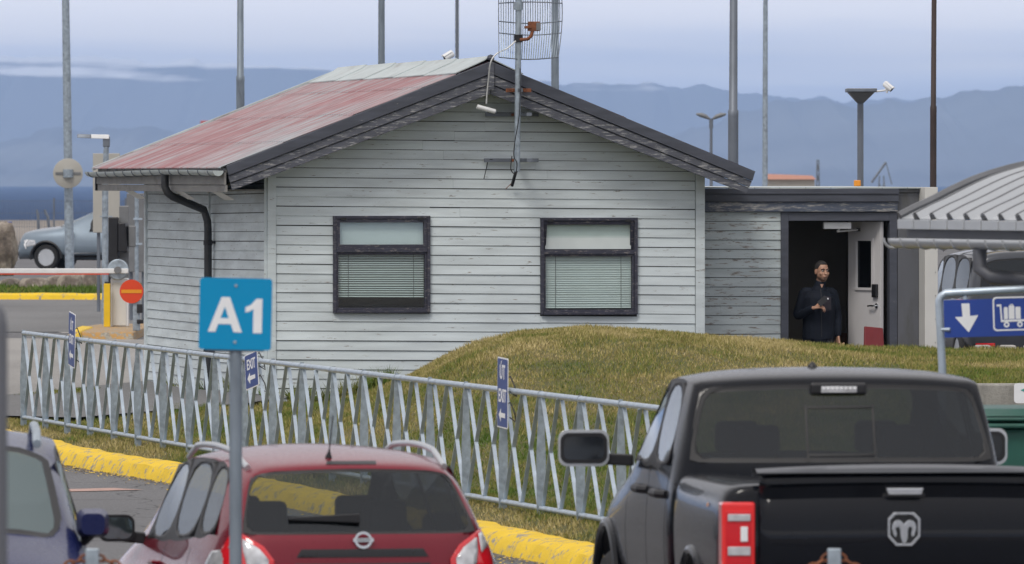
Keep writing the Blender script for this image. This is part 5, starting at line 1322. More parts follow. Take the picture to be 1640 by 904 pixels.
for k in range(NR*6+1):
    s_ = .17 + k*PT/6; 
    for a_ in range(9): an = math.pi + math.pi*a_/8; vs.append((s_, -.09+.062*math.cos(an), zl-.125+.062*math.sin(an)))
for k in range(NR*6):
    for a_ in range(8): fs.append((k*9+a_, k*9+a_+1, (k+1)*9+a_+1, (k+1)*9+a_))
fs.append(tuple(range(9))); mb.add(vs, fs); GG = mb.build('gutter', M['shelter'], SH, smooth=True); md = GG.modifiers.new('s', 'SOLIDIFY'); md.thickness = .006
for k in range(NR):
    mb = MB(); mb.tube([(k*PT+.1, -.09+.068*math.cos(math.pi+math.pi*j/8), zl-.125+.068*math.sin(math.pi+math.pi*j/8)) for j in range(9)], .010, 5)
    mb.build('gutter_hook', M['shelter'], GG)
mb = MB(); s1 = 1.65; mb.tube([(s1,-.09,zl-.19),(s1,-.09,zl-.32),(s1+.05,-.03,zl-.38),(s1+.55,.55,zl-.44),(s1+.65,.7,zl-.50),(s1+.66,.75,0)], .050, 12); mb.build('down_pipe', M['panel_dark'], SH, smooth=True)
for s_ in (1.2, 4.8):
    for r_ in (.9, 2.6): mb = MB(); mb.box((s_-.04,r_-.04,0),(s_+.04,r_+.04,zl+ .36)); mb.build('column', M['panel_dark'], SH)
for s_ in (.1, 1.2, 3.0, 4.8):
    mb = MB(); mb.tube([(s_, a_, zl+b_2-.05) for a_, b_2 in AP[1:-1]], .03, 6); mb.build('roof_arch', M['panel_dark'], SH)
# green bin
DG = 57; uG = DG/F; p = W(1625, 742, DG); BN = thing('waste_bin', (p.x+.5, DG, -.12), R(3), 'large dark green waste container with ridged lids behind the truck mirror', 'waste bin')
gz_ = lambda py: H-(py-HY)*uG+.12
mb = MB(); zt_ = gz_(683); mb.hexa([(-.75,-.42,.12),(.75,-.42,.12),(.75,.42,.12),(-.75,.42,.12),(-.82,-.5,zt_),(.82,-.5,zt_),(.82,.5,zt_),(-.82,.5,zt_)]); mb.build('body', M['green_bin'], BN, bevel=.03)
mb = MB(); mb.box((-.87,-.56,zt_+.004),(.87,.56,zt_+.035)); mb.box((-.86,-.55,zt_+.05),(.86,.55,zt_+.075)); mb.build('rim', M['green_bin'], BN, bevel=.015)
for s_ in (-1, 0):
    mb = MB(); x0_ = -.85 + (s_+1)*.86; mb.hexa([(x0_,-.54,zt_+.08),(x0_+.83,-.54,zt_+.08),(x0_+.83,.5,zt_+.08),(x0_,.5,zt_+.08),(x0_+.01,-.42,gz_(652)),(x0_+.82,-.42,gz_(652)),(x0_+.82,.40,gz_(651)),(x0_+.01,.40,gz_(651))]); mb.build('lid', M['green_bin'], BN, bevel=.02)
for sx in (-.6,.6):
    for sy in (-.33,.33): mb = MB(); mb.cyl((sx-.03,sy,.08),(sx+.03,sy,.08), .08, 14); mb.build('wheel', M['rubber'], BN)
# chain posts in front
def chain(pa, pb, sag, mat, name, label):
    n = 46; mb = MB(); pa, pb = Vector(pa), Vector(pb)
    for i in range(n):
        t_ = (i+.5)/n; c_ = pa.lerp(pb, t_); c_.z -= sag*4*t_*(1-t_); t2 = (i+1.5)/n; c2 = pa.lerp(pb, t2); c2.z -= sag*4*t2*(1-t2)
        d = (c2-c_).normalized(); side = Vector((0,1,0)) if i % 2 else d.cross(Vector((0,1,0)))
        ln = (pb-pa).length/n*.72; wl_ = .016; pts = [c_ + d*ln*math.cos(a_) + side*wl_*math.sin(a_) for a_ in [2*math.pi*k/10 for k in range(11)]]
        mb.tube(pts, .0065, 5, cap=False)
    o = mb.build(name, mat, None); return tag(o, label, 'chain', 'rusty chains hung between the near posts')
DC = 43; uC = DC/F; posts_c = []
for px, lab in ((1336,'short grey chain post below the truck tailgate'),(148,'short grey chain post in front of the blue car'),(742,'short grey chain post in front of the red car, just below the frame')):
    p = W(px, 879, DC); zt_ = p.z+.12 - (.09 if px == 742 else 0); posts_c.append((p.x, zt_))
    if px == 742: continue
    t = thing('chain_post', (p.x, DC, -.12), 0, lab, 'post', 'short chain posts')
    mb = MB(); mb.box((-.033,-.033,0),(.033,.033,zt_)); mb.build('post', M['galv'], t, bevel=.004)
    mb = MB(); mb.box((-.08,-.08,0),(.08,.08,.012)); mb.build('foot_plate', M['galv'], t)
zch = posts_c[0][1]-.12-.03
chain((posts_c[0][0]-.02,DC-.0,zch),(posts_c[0][0]-1.75,DC+.05,zch-.12), .28, M['rust'], 'chain', 'rusty chain hanging left of the post below the truck tailgate')
chain((posts_c[0][0]+.02,DC-.0,zch),(posts_c[0][0]+1.75,DC+.05,zch-.12), .28, M['rust'], 'chain', 'rusty chain hanging right of the post below the truck tailgate')
chain((posts_c[1][0]+.02,DC-.0,zch-.01),(posts_c[1][0]+1.8,DC+.05,zch-.1), .16, M['rust'], 'chain', 'rusty chain hanging right of the post in front of the blue car')
chain((posts_c[1][0]-.02,DC-.0,zch-.01),(posts_c[1][0]-1.8,DC+.05,zch-.1), .16, M['rust'], 'chain', 'rusty chain hanging left of the post in front of the blue car')
# red chair behind the door
p = tow(LA(1400, 555, -.35)); t = thing('red_chair', (p.x, p.y, GZ+.05), A0+R(6), 'dark red chair back standing by the open white door', 'chair')
pp_ = L(1400,540,AV-.35); hz2 = lambda py: L(1400,py,AV-.35).z-.05
w_ = .125
mb = MB(); mb.hexa([(-w_*1.05,-.02,hz2(560)),(w_,-.02,hz2(560)),(w_,.02,hz2(560)),(-w_*1.05,.02,hz2(560)),(-w_*.8,.06,hz2(523)),(w_*1.1,.06,hz2(526)),(w_*1.1,.09,hz2(526)),(-w_*.8,.09,hz2(523))]); mb.build('backrest', M['red_plastic'], t, bevel=.012)
mb = MB(); mb.box((-.2,-.42,.43),(.2,.0,.48)); mb.build('seat', M['red_plastic'], t, bevel=.012)
for sx in (-.18,.18):
    for sy in (-.38,-.02): mb = MB(); mb.cyl((sx,sy,0),(sx,sy,.43), .012, 8); mb.build('leg', M['chrome'], t)

# ---------------------------------------------------------------- vehicles
def xcap(st):
    """outline rows of an end cap from half profile st: levels 0..L, L = index of the rail point"""
    return st
class Body:
    """lofted shell. half profiles: 0 sill .. 3 belt, 4 roof rail, 5, 6, 7 centre. faces get a group name."""
    def __init__(s, stations, side, caps, capbulge=(0,0), fnames=None):
        s.st = stations; n = len(stations); K = 8
        vs = []; s.faces = []
        idx = {}
        def V_(key, co):
            if key not in idx: idx[key] = len(vs); vs.append(co)
            return idx[key]
        for i, st in enumerate(stations):
            for j in range(K):
                x, y, z = st[j]
                for sg in (1, -1):
                    if j == 7: V_((i, 7, 1), (0, y, z)); idx[(i, 7, -1)] = idx[(i, 7, 1)]
                    else: V_((i, j, sg), (sg*x, y, z))
        for i in range(n-1):
            for j in range(K-1):
                for sg in (1, -1):
                    f = (idx[(i,j,sg)], idx[(i+1,j,sg)], idx[(i+1,j+1,sg)], idx[(i,j+1,sg)])
                    s.faces.append((f if sg == 1 else f[::-1], side(i, j, sg)))
            f = (idx[(i,0,1)], idx[(i,0,-1)], idx[(i+1,0,-1)], idx[(i+1,0,1)]); s.faces.append((f, 'under'))
        for end, i in (('rear', 0), ('front', n-1)):
            st = stations[i]; sgn = -1 if end == 'rear' else 1; bul = capbulge[0 if end == 'rear' else 1]
            rows = []
            for lv in range(5):
                row = []
                for c in range(7):       # columns -x..x : outline, 5,6,7,6,5, outline
                    if lv == 4:
                        j = (4,5,6,7,6,5,4)[c]; sg = -1 if c < 3 else 1; row.append(idx[(i, j, sg)])
                    elif c in (0, 6): row.append(idx[(i, lv, -1 if c == 0 else 1)])
                    else:
                        fx = (-1,-.66,-.33,0,.33,.66,1)[c]; x, y, z = st[lv]
                        x4 = stations[i][(4,5,6,7,6,5,4)[c]][0]*(1 if c > 3 else -1)
                        by = bul[lv] * (1-fx*fx); zz = z + (bul[5][lv] if len(bul) > 5 else 0)*(1-fx*fx)
                        row.append(V_((end, lv, c), (fx*x, y + sgn*by, zz)))
                rows.append(row)
            for lv in range(4):
                for c in range(6):
                    f = (rows[lv][c], rows[lv][c+1], rows[lv+1][c+1], rows[lv+1][c])
                    s.faces.append((f if end == 'rear' else f[::-1], caps(end, lv, c)))
        s.vs = vs
    def make(s, parent, mats, base='body', inset=.03, cuts=(), level=2, labels={}, seals={}, vcr=.6, square=False):
        """mats: group -> material. groups beginning with 'glass' are inset with a dark seal"""
        names = list(mats.keys()); names_i = {g: i for i, g in enumerate(names)}
        if 'seal' not in names_i: names.append('seal'); names_i['seal'] = len(names)-1; mats['seal'] = M['seal']
        if 'well' not in names_i: names.append('well'); names_i['well'] = len(names)-1; mats['well'] = M['black']
        bm = bmesh.new(); bv = [bm.verts.new(v) for v in s.vs]; groups = {}
        for f, g in s.faces:
            fs = [];
            for k in f:
                if k not in fs: fs.append(k)
            if len(fs) < 3: continue
            try: fc = bm.faces.new([bv[k] for k in fs])
            except ValueError: continue
            fc.material_index = names_i.get(g, 0); groups.setdefault(g, []).append(fc)
        if square:
            ce0 = bm.edges.layers.float.new('crease_edge'); cv0 = bm.verts.layers.float.new('crease_vert')
            for e_ in bm.edges:
                p_, q_ = e_.verts[0].co, e_.verts[1].co
                if min(p_.z, q_.z) > 1.8 and abs(abs(p_.x)-.84) < .04 and abs(abs(q_.x)-.84) < .04: e_[ce0] = .55
            for v_ in bm.verts:
                if v_.co.z > 1.8 and v_.co.y < 2.35 and abs(abs(v_.co.x)-.835) < .01: v_[cv0] = .8
        bm.normal_update()
        for g, fl in groups.items():
            if g.startswith('glass'):
                th = inset if not isinstance(inset, dict) else inset.get(g, .03); frit = seals.get(g, .012)
                if 'door' in g or 'quarter' in g or 'side' in g: ce_ = bm.edges.layers.float.get('crease_edge') or bm.edges.layers.float.new('crease_edge')
                if 'door' in g or 'quarter' in g or 'side' in g:
                    fs0 = set(fl)
                    for e_ in {e for f_ in fl for e in f_.edges}:
                        if any(lf not in fs0 for lf in e_.link_faces): e_[ce_] = .8
                r_ = bmesh.ops.inset_region(bm, faces=fl, thickness=th, depth=0.0, use_even_offset=True)
                for fc in r_['faces']: fc.material_index = names_i['body']
                cl_ = bm.edges.layers.float.get('crease_edge') or bm.edges.layers.float.new('crease_edge')
                cv_ = bm.verts.layers.float.get('crease_vert') or bm.verts.layers.float.new('crease_vert')
                fset = set(fl); isd = ('door' in g or 'quarter' in g or 'side' in g)
                if isd:
                    for fc in r_['faces']: fc.material_index = names_i['seal']
                for v_ in {v for f_ in fl for v in f_.verts}:
                    if any(lf not in fset for lf in v_.link_faces): v_[cv_] = 1.0 if isd else vcr
                for e_ in {e for f_ in fl for e in f_.edges}:
                    if any(lf not in fset for lf in e_.link_faces): e_[cl_] = .82
                r_ = bmesh.ops.inset_region(bm, faces=fl, thickness=frit, depth=-.003, use_even_offset=True)
                for e_ in {e for f_ in fl for e in f_.edges}:
                    if any(lf not in fset for lf in e_.link_faces): e_[cl_] = .82
                for fc in r_['faces']: fc.material_index = names_i['seal']
        me = bpy.data.meshes.new('tmp'); bm.to_mesh(me); bm.free()
        for g in names: me.materials.append(mats[g])
        o = bpy.data.objects.new('tmp', me); COL.objects.link(o)
        sub = o.modifiers.new('s', 'SUBSURF'); sub.levels = level; sub.render_levels = level
        cutters = []
        for (cy, cz, r_, x0, x1) in cuts:
            cm = MB(); cm.cyl((x0, cy, cz), (x1, cy, cz), r_, 40); c = cm.build('cut', [mats[g] for g in names]); 
            c.data.polygons.foreach_set('material_index', [names_i['well']]*len(c.data.polygons)); cutters.append(c)
            b = o.modifiers.new('c', 'BOOLEAN'); b.operation = 'DIFFERENCE'; b.object = c; b.solver = 'EXACT'
        bpy.context.view_layer.update()
        dg = bpy.context.evaluated_depsgraph_get(); em = bpy.data.meshes.new_from_object(o.evaluated_get(dg))
        bpy.data.objects.remove(o)
        for c in cutters: bpy.data.objects.remove(c)
        out = {}
        for g in names:
            gi = names_i[g]
            if not any(p.material_index == gi for p in em.polygons): continue
            for sd_ in ((1, -1) if ('door' in g or 'quarter' in g or 'side' in g or g == 'well') else (0,)):
                b2 = bmesh.new(); b2.from_mesh(em)
                bmesh.ops.delete(b2, geom=[f for f in b2.faces if f.material_index != gi or f.calc_center_median().x*sd_ < 0], context='FACES')
                for f in b2.faces: f.material_index = 0; f.smooth = True
                m2 = bpy.data.meshes.new(g); b2.to_mesh(m2); b2.free(); m2.materials.append(mats[g])
                nm = {'body': base, 'seal': 'window_trim', 'under': 'underside', 'well': 'wheel_well'}.get(g, g.replace('glass_', '').replace('glass', 'window'))
                q = bpy.data.objects.new(nm, m2); COL.objects.link(q); q.parent = parent; out[g if sd_ >= 0 else g+'2'] = q
        return out
def wheel(parent, loc, r_, w, side, rimmat, spokes=5, tyre='wheel'):
    Mx_ = Matrix.Rotation(R(90)*side, 4, 'Y')
    mb = MB(); mb.lathe([(r_*.64,-w/2),(r_*.9,-w/2),(r_*.985,-w*.36),(r_,-w*.2),(r_,w*.2),(r_*.985,w*.36),(r_*.9,w/2),(r_*.66,w/2),(r_*.64,w*.3)], 40, Mx_)
    t = mb.build('wheel', M['rubber'], parent, loc=loc, smooth=True)
    mb = MB(); mb.lathe([(r_*.66,w*.44),(r_*.62,w*.46),(r_*.58,w*.30),(r_*.58,-w*.3)], 32, Mx_)
    for k in range(spokes):
        Mk = Mx_ @ Matrix.Rotation(2*math.pi*k/spokes, 4, 'Z')
        mb.hexa([Mk @ Vector(p) for p in ((.04,-.045,w*.32),(r_*.62,-.028,w*.40),(r_*.62,.028,w*.40),(.04,.045,w*.32),(.04,-.04,w*.42),(r_*.62,-.022,w*.46),(r_*.62,.022,w*.46),(.04,.04,w*.42))])
    mb.lathe([(0,w*.45),(.06,w*.43),(.07,w*.3)], 16, Mx_); mb.build('rim', rimmat, t, smooth=True)
    mb = MB(); mb.lathe([(0,-w*.1),(r_*.57,-w*.1)], 24, Mx_); mb.build('hub_back', M['black'], t)
    return t
def mirror_part(parent, loc, w, h, d, arm_to, shell, glassm, face=-1, r_=.03, name='wing_mirror', rim=None):
    mb = MB(); mb.poly(rrect(w/2, h/2, r_), [], Matrix.Identity(4), d)
    # domed shell: taper towards the nose
    v = []
    for k, (x, y, z) in enumerate(mb.v): v.append((x*(1 if y > -d/2 else .72), -y*face*-1 if False else y, z*(1 if y > -d/2 else .72)))
    mb.v = [(x, (-y if face < 0 else y), z) for x, y, z in v]
    o = mb.build(name, shell, parent, loc=loc, bevel=.02, seg=3, smooth=True)
    mb = MB(); mb.poly(rrect(w/2-.018, h/2-.018, r_*.8), [], Matrix.Translation((0, (.0 if face < 0 else .006), 0)), .004); 
    mb.v = [(x, y - .002 if face < 0 else y+.002, z) for x, y, z in mb.v]; mb.build('mirror_glass', glassm, o)
    mb = MB(); a_ = Vector(arm_to) - Vector(loc); mb.bar((a_.x*.1, .05*(1 if face < 0 else -1), -h*.28), (a_.x, a_.y, a_.z), .07, .05, (0,0,1)); mb.build('mirror_arm', M['black'], o, bevel=.01)
    return o
def seats(parent, ys, xs, z0=.35, hh=.75, mat=None):
    for y in ys:
        for x in xs:
            mb = MB(); mb.hexa([(x-.24,y-.06,z0),(x+.24,y-.06,z0),(x+.24,y+.1,z0),(x-.24,y+.1,z0),(x-.2,y-.17,z0+hh-.12),(x+.2,y-.17,z0+hh-.12),(x+.2,y-.07,z0+hh-.12),(x-.2,y-.07,z0+hh-.12)])
            s_ = mb.build('seat', mat or M['seat'], parent, bevel=.04, seg=3); mb = MB(); mb.box((x-.13,y-.2,z0+hh-.09),(x+.13,y-.1,z0+hh+.10)); mb.build('headrest', mat or M['seat'], s_, bevel=.04, seg=3)

# ---- red hatchback, seen from behind
th_r = R(12.5); p = W(580, 866, 49.5)
RC = thing('red_car', (p.x, 49.5, -.13), th_r, 'dark red hatchback with silver roof rails seen from behind, parked beside the blue car', 'car')
def S_(*pts): return [tuple(p_) for p_ in pts]
ST = [
 S_((.70,.06,.30),(.86,.00,.52),(.845,.0,.80),(.755,.055,1.07),(.625,.40,1.468),(.46,.35,1.497),(.2,.32,1.508),(0,.31,1.512)),
 S_((.76,.30,.28),(.895,.28,.52),(.885,.30,.82),(.80,.36,1.08),(.645,.60,1.492),(.48,.58,1.524),(.2,.57,1.542),(0,.56,1.546)),
 S_((.78,.95,.26),(.90,.95,.52),(.89,.95,.80),(.815,.95,1.05),(.655,.98,1.512),(.49,.98,1.552),(.2,.98,1.572),(0,.98,1.578)),
 S_((.78,1.75,.24),(.90,1.75,.50),(.895,1.75,.78),(.82,1.75,1.0),(.66,1.75,1.508),(.48,1.75,1.562),(.2,1.75,1.586),(0,1.75,1.592)),
 S_((.78,2.55,.24),(.90,2.55,.50),(.895,2.55,.76),(.82,2.55,.97),(.63,2.45,1.45),(.46,2.40,1.51),(.2,2.38,1.538),(0,2.37,1.545)),
 S_((.78,3.20,.24),(.90,3.25,.50),(.885,3.20,.78),(.79,3.15,.955),(.68,3.08,1.0),(.42,3.25,1.04),(.2,3.28,1.055),(0,3.29,1.06)),
 S_((.76,3.95,.26),(.86,3.95,.50),(.84,3.90,.74),(.72,3.85,.84),(.60,3.85,.87),(.42,3.88,.89),(.2,3.9,.90),(0,3.9,.905)),
 S_((.66,4.22,.28),(.74,4.24,.46),(.72,4.18,.62),(.64,4.10,.72),(.55,4.09,.74),(.40,4.10,.76),(.2,4.12,.77),(0,4.12,.775)),
]
def side_r(i, j, sg):
    if j == 3 and i == 3: return 'glass_front_door_window' 
    if j == 3 and i == 2: return 'glass_rear_door_window'
    if j == 3 and i == 1: return 'glass_quarter_window'
    if j in (4,5,6) and i == 4: return 'glass_windscreen'
    return 'body'
def cap_r(end, lv, c):
    if end == 'rear' and lv == 3: return 'glass_rear_window'
    return 'body'
body = Body(ST, side_r, cap_r, ((.06,.075,.06,.07,0),(.12,.14,.12,.08,0)))
bo = body.make(RC, {'body': M['paint_red'], 'under': M['black'], 'glass_rear_window': M['carglass'], 'glass_front_door_window': M['sideglass'], 'glass_rear_door_window': M['sideglass'], 'glass_quarter_window': M['sideglass'], 'glass_windscreen': M['screen_clear']},
  inset={'glass_rear_window': .045, 'glass_windscreen': .04, 'glass_front_door_window': .014, 'glass_rear_door_window': .014, 'glass_quarter_window': .02}, cuts=[(.85,.33,.37,.55,1.0),(.85,.33,.37,-1.0,-.55),(3.45,.33,.37,.55,1.0),(3.45,.33,.37,-1.0,-.55)])
for s_ in (-1, 1):
    for y in (.85, 3.45): wheel(RC, (s_*.78, y, .33), .33, .21, s_, M['silver'])
    # roof rails
    mb = MB(); pts = []
    for k in range(13):
        t_ = k/12; y = .55 + 1.75*t_; pts.append((s_*(.59+.02*math.sin(math.pi*t_)), y, 1.488 + .055*math.sin(math.pi*t_)**.7 + .040*min(1, min(t_, 1-t_)*6)))
    pts[0] = (s_*.585, .47, 1.478); pts[-1] = (s_*.59, 2.36, 1.48)
    mb.tube(pts, [.020]+[.019]*11+[.015], 10, sx=.9); mb.build('roof_rail', M['silver'], RC, smooth=True)
mirror_part(RC, (-.985, 2.62, 1.045), .225, .165, .13, (-.80, 2.66, .98), M['black'], M['mirror'], -1, .055)
mirror_part(RC, (1.02, 2.62, 1.045), .225, .165, .13, (.80, 2.66, .98), M['black'], M['mirror'], -1, .055)
# rear lamps: tall corner units that wrap into the flank
def patch(pts, name, mat, parent, off=.012, n=10, bulge=.02):
    """curved quad patch between four corner points given clockwise, pushed out by bulge"""
    A_, B_, C_, D_ = [Vector(p_) for p_ in pts]; nn = (B_-A_).cross(D_-A_).normalized(); mb = MB(); vs = []; fs = []
    for i in range(n+1):
        for j in range(n+1):
            s_, t_ = i/n, j/n; q = A_*(1-s_)*(1-t_)+B_*s_*(1-t_)+C_*s_*t_+D_*(1-s_)*t_
            vs.append(q + nn*(bulge*(1-(2*s_-1)**4)*(1-(2*t_-1)**4)))
    for i in range(n):
        for j in range(n): a_ = i*(n+1)+j; fs.append((a_, a_+n+1, a_+n+2, a_+1))
    mb.add(vs, fs); return mb.build(name, mat, parent, smooth=True)
bpy.context.view_layer.update()
from mathutils.bvhtree import BVHTree
def bvh_of(objs):
    vs = []; fs = []
    for o in objs:
        n = len(vs); vs += [v.co.copy() for v in o.data.vertices]; fs += [tuple(i+n for i in p_.vertices) for p_ in o.data.polygons]
    return BVHTree.FromPolygons(vs, fs)
def decal(parent, bvh, poly, name, mat, origin_fn, dirv, off=.008, res=.02, thick=.0, dome=0.0):
    """a polygon drawn in two coordinates and wrapped onto the body as a raised lens"""
    xs_ = [a for a, b in poly]; zs_ = [b for a, b in poly]; x0, x1, z0, z1 = min(xs_), max(xs_), min(zs_), max(zs_)
    bm = bmesh.new(); tri = tessellate_polygon([[Vector((a, b, 0)) for a, b in poly]]); vv = [bm.verts.new((a, b, 0)) for a, b in poly]
    for t_ in tri:
        try: bm.faces.new([vv[k] for k in t_])
        except ValueError: pass
    for ax, lo, hi in ((0, x0, x1), (1, z0, z1)):
        k = lo + res
        while k < hi:
            co = [0,0,0]; co[ax] = k; no = [0,0,0]; no[ax] = 1
            bmesh.ops.bisect_plane(bm, geom=bm.verts[:]+bm.edges[:]+bm.faces[:], plane_co=co, plane_no=no); k += res
    cx_, cz_ = (x0+x1)/2, (z0+z1)/2; d = Vector(dirv).normalized(); bnd = {v for e in bm.edges if e.is_boundary for v in e.verts}
    pos = {}
    for v in bm.verts:
        o_ = Vector(origin_fn(v.co.x, v.co.y)); hit = bvh.ray_cast(o_, d)
        if hit[0] is None: hit = bvh.find_nearest(o_ + d*1.0); 
        q, nrm = hit[0], hit[1]
        if nrm.dot(d) > 0: nrm = -nrm
        v.co = q + nrm*(off if v not in bnd else off*.75) if off else q
    me = bpy.data.meshes.new(name); bm.normal_update(); bm.to_mesh(me); bm.free(); me.materials.append(mat)
    for p_ in me.polygons: p_.use_smooth = True
    o = bpy.data.objects.new(name, me); COL.objects.link(o); o.parent = parent; return o
def shrink(poly, k, c=None):
    cx_ = sum(a for a, b in poly)/len(poly); cz_ = sum(b for a, b in poly)/len(poly)
    return [(cx_+(a-cx_)*k, cz_+(b-cz_)*k) for a, b in poly]
bv = bvh_of(list(bo.values()))
rear = lambda x, z: (x, -3, z)
side_o = lambda sg: (lambda y, z: (sg*3, y, z))
# photo pixels to the car's rear plane
def rp(px, py): return ((px-580)/277.0/math.cos(th_r), H-(py-HY)/277.0+.13)
for sg in (1, -1):
    m_ = lambda l: [(sg*a, b) for a, b in l]
    outer = [rp(x, y) for x, y in ((720,898),(735,876),(764,857),(776,851),(793,884),(796,930),(770,990),(735,980),(722,945))]
    lamp = decal(RC, bv, m_(outer), 'tail_light', M['red_lens'], rear, (0,1,0), .016, .02)
    inner = [rp(x, y) for x, y in ((729,897),(742,880),(764,865),(766,884),(762,905),(745,925),(731,930))]
    decal(lamp, bv, m_(inner), 'reversing_lamp', M['clear_lens'], rear, (0,1,0), .026, .02)
    inner = [rp(x, y) for x, y in ((768,860),(776,857),(783,880),(770,890))]
    decal(lamp, bv, m_(inner), 'indicator_lens', M['clear_lens'], rear, (0,1,0), .026, .02)
    ys_ = [(.01,.98),(.10,1.02),(.34,1.00),(.40,.94),(.38,.86),(.20,.80),(.02,.78)]
    decal(RC, bv, ys_, 'side_lamp', M['clear_lens'], side_o(sg), (-sg,0,0), .014, .03)
    ys_ = [(.01,.86),(.20,.84),(.30,.80),(.2,.68),(.02,.62)]
    decal(RC, bv, ys_, 'side_lamp', M['red_lens'], side_o(sg), (-sg,0,0), .016, .03)
    # door seams and handles
    for y0_ in (1.80, .98):
        decal(RC, bv, [(y0_-.004,1.0),(y0_+.004,1.0),(y0_+.004,.4),(y0_-.004,.4)], 'door_seam', M['black'], side_o(sg), (-sg,0,0), .002, .05)
    for y0_ in (1.92, 1.10):
        hit = bv.ray_cast(Vector((sg*3, y0_, .87)), Vector((-sg,0,0))); q = hit[0]
        mb = MB(); mb.tube([(q.x-sg*.01, y0_-.09, .868),(q.x+sg*.035, y0_-.06, .87),(q.x+sg*.038, y0_+.06, .868),(q.x-sg*.01, y0_+.09, .865)], .014, 8, sx=1); mb.build('door_handle', M['paint_red'], RC, smooth=True)
# hatch pressing above the plate, plate, badge, wiper, aerial
w_ = .56; zc1, zc0 = rp(0,880)[1], rp(0,893)[1]
decal(RC, bv, [(-.36,zc1+.0),(.36,zc1),(.39,zc0),(-.39,zc0)], 'handle_strip', M['paint_red'], rear, (0,1,0), .006, .03)
decal(RC, bv, [(-.40,zc0-.035),(.40,zc0-.035),(.36,zc0-.19),(-.36,zc0-.19)], 'plate_recess', M['black'], rear, (0,1,0), .006, .03)
decal(RC, bv, [(-.26,zc0-.06),(.26,zc0-.06),(.26,zc0-.17),(-.26,zc0-.17)], 'number_plate', M['white_face'], rear, (0,1,0), .012, .05)
bx_, bz_ = rp(580.5, 866); hit = bv.ray_cast(Vector((bx_, -3, bz_)), Vector((0,1,0)))[0]
Mbd = Matrix.Translation((bx_, hit.y-.012, bz_)) @ Matrix.Rotation(R(-8), 4, 'X')
mb = MB(); ell = lambda a_, b_2: [(a_*math.cos(R(k)), b_2*math.sin(R(k))) for k in range(0, 360, 15)]
mb.poly(ell(.052,.050), [ell(.038,.035)], Mbd, .012); mb.poly(rrect(.060,.011,.003), [], Mbd @ Matrix.Translation((0,-.004,0)), .012)
bd = mb.build('badge', M['chrome'], RC, bevel=.002); mb = MB(); text_mb(mb, 'NISSAN', .020, Mbd @ Matrix.Translation((0,-.017,0)), .001, .0006, 1.2); mb.build('badge_lettering', M['grey'], bd)
wx, wz = rp(578, 833); hy = lambda x, z: bv.ray_cast(Vector((x, -3, z)), Vector((0,1,0)))[0].y
mb = MB(); a_ = rp(467, 832); b_2 = rp(579, 831)
mb.hexa([(a_[0],hy(*a_)-.03,a_[1]-.008),(b_2[0],hy(*b_2)-.05,b_2[1]-.028),(b_2[0],hy(*b_2)-.01,b_2[1]-.028),(a_[0],hy(*a_)-.01,a_[1]-.008),(a_[0],hy(*a_)-.03,a_[1]+.008),(b_2[0],hy(*b_2)-.05,b_2[1]+.026),(b_2[0],hy(*b_2)-.01,b_2[1]+.026),(a_[0],hy(*a_)-.01,a_[1]+.008)]); mb.build('wiper', M['black'], RC, bevel=.004)
mb = MB(); mb.lathe([(.022,-.02),(.02,.015),(.010,.04),(.004,.06),(.0035,.26),(0,.262)], 10, Matrix.Translation((-.10,.50,1.525)) @ Matrix.Rotation(R(4),4,'Y') @ Matrix.Rotation(R(12),4,'X')); mb.build('aerial', M['black'], RC, smooth=True)
decal(RC, bv, [(-.13,rp(0,743)[1]),(.16,rp(0,743)[1]),(.15,rp(0,748)[1]),(-.15,rp(0,748)[1])], 'brake_light', M['black'], rear, (0,1,0), .004, .02)
seats(RC, (1.25,2.1), (-.36,.36), .38, .78)
mb = MB(); mb.box((-.70,.35,.75),(.70,.95,.78)); mb.build('parcel_shelf', M['seat'], RC, bevel=.01)

# ---- black pickup seen from behind
th_t = R(6.8); p = W(1443, 846, 47.6)
TR = thing('pickup_truck', (p.x, 47.6, -.08), th_t, 'large black pickup truck with chrome mirrors seen from behind, parked at the right', 'pickup truck')
sT = F/47.6
def tp(px, py, s=sT): return ((px-1443)/s/math.cos(th_t), H-(py-HY)/s+.08)
# cab and bonnet shell
CT = [
 S_((.90,2.12,.50),(.98,2.10,.75),(1.00,2.10,1.10),(.965,2.12,1.42),(.835,2.30,1.925),(.66,2.28,1.950),(.33,2.27,1.962),(0,2.27,1.965)),
 S_((.92,2.40,.48),(.995,2.40,.75),(1.01,2.40,1.10),(.975,2.40,1.42),(.845,2.52,1.94),(.64,2.52,1.982),(.30,2.52,1.992),(0,2.52,2.0)),
 S_((.92,3.15,.48),(.995,3.15,.75),(1.01,3.15,1.10),(.975,3.15,1.41),(.85,3.15,1.94),(.64,3.15,1.99),(.30,3.15,2.005),(0,3.15,2.01)),
 S_((.92,3.95,.48),(.995,3.95,.75),(1.01,3.95,1.10),(.975,3.95,1.40),(.79,3.78,1.87),(.58,3.75,1.93),(.30,3.74,1.955),(0,3.74,1.96)),
 S_((.92,4.55,.48),(.995,4.55,.75),(1.01,4.50,1.08),(.95,4.45,1.33),(.80,4.42,1.37),(.58,4.50,1.40),(.30,4.52,1.415),(0,4.52,1.42)),
 S_((.92,5.35,.50),(1.00,5.35,.75),(1.00,5.30,1.05),(.90,5.25,1.22),(.78,5.25,1.27),(.58,5.28,1.30),(.30,5.3,1.33),(0,5.3,1.33)),
 S_((.85,5.80,.50),(.92,5.82,.75),(.90,5.78,.98),(.82,5.70,1.12),(.74,5.69,1.16),(.58,5.70,1.19),(.30,5.72,1.2),(0,5.72,1.2)),
]
def side_t(i, j, sg):
    if j == 3 and i == 1: return 'glass_rear_door_window'
    if j == 3 and i == 2: return 'glass_front_door_window'
    if j in (4,5,6) and i == 3: return 'glass_windscreen'
    return 'body'
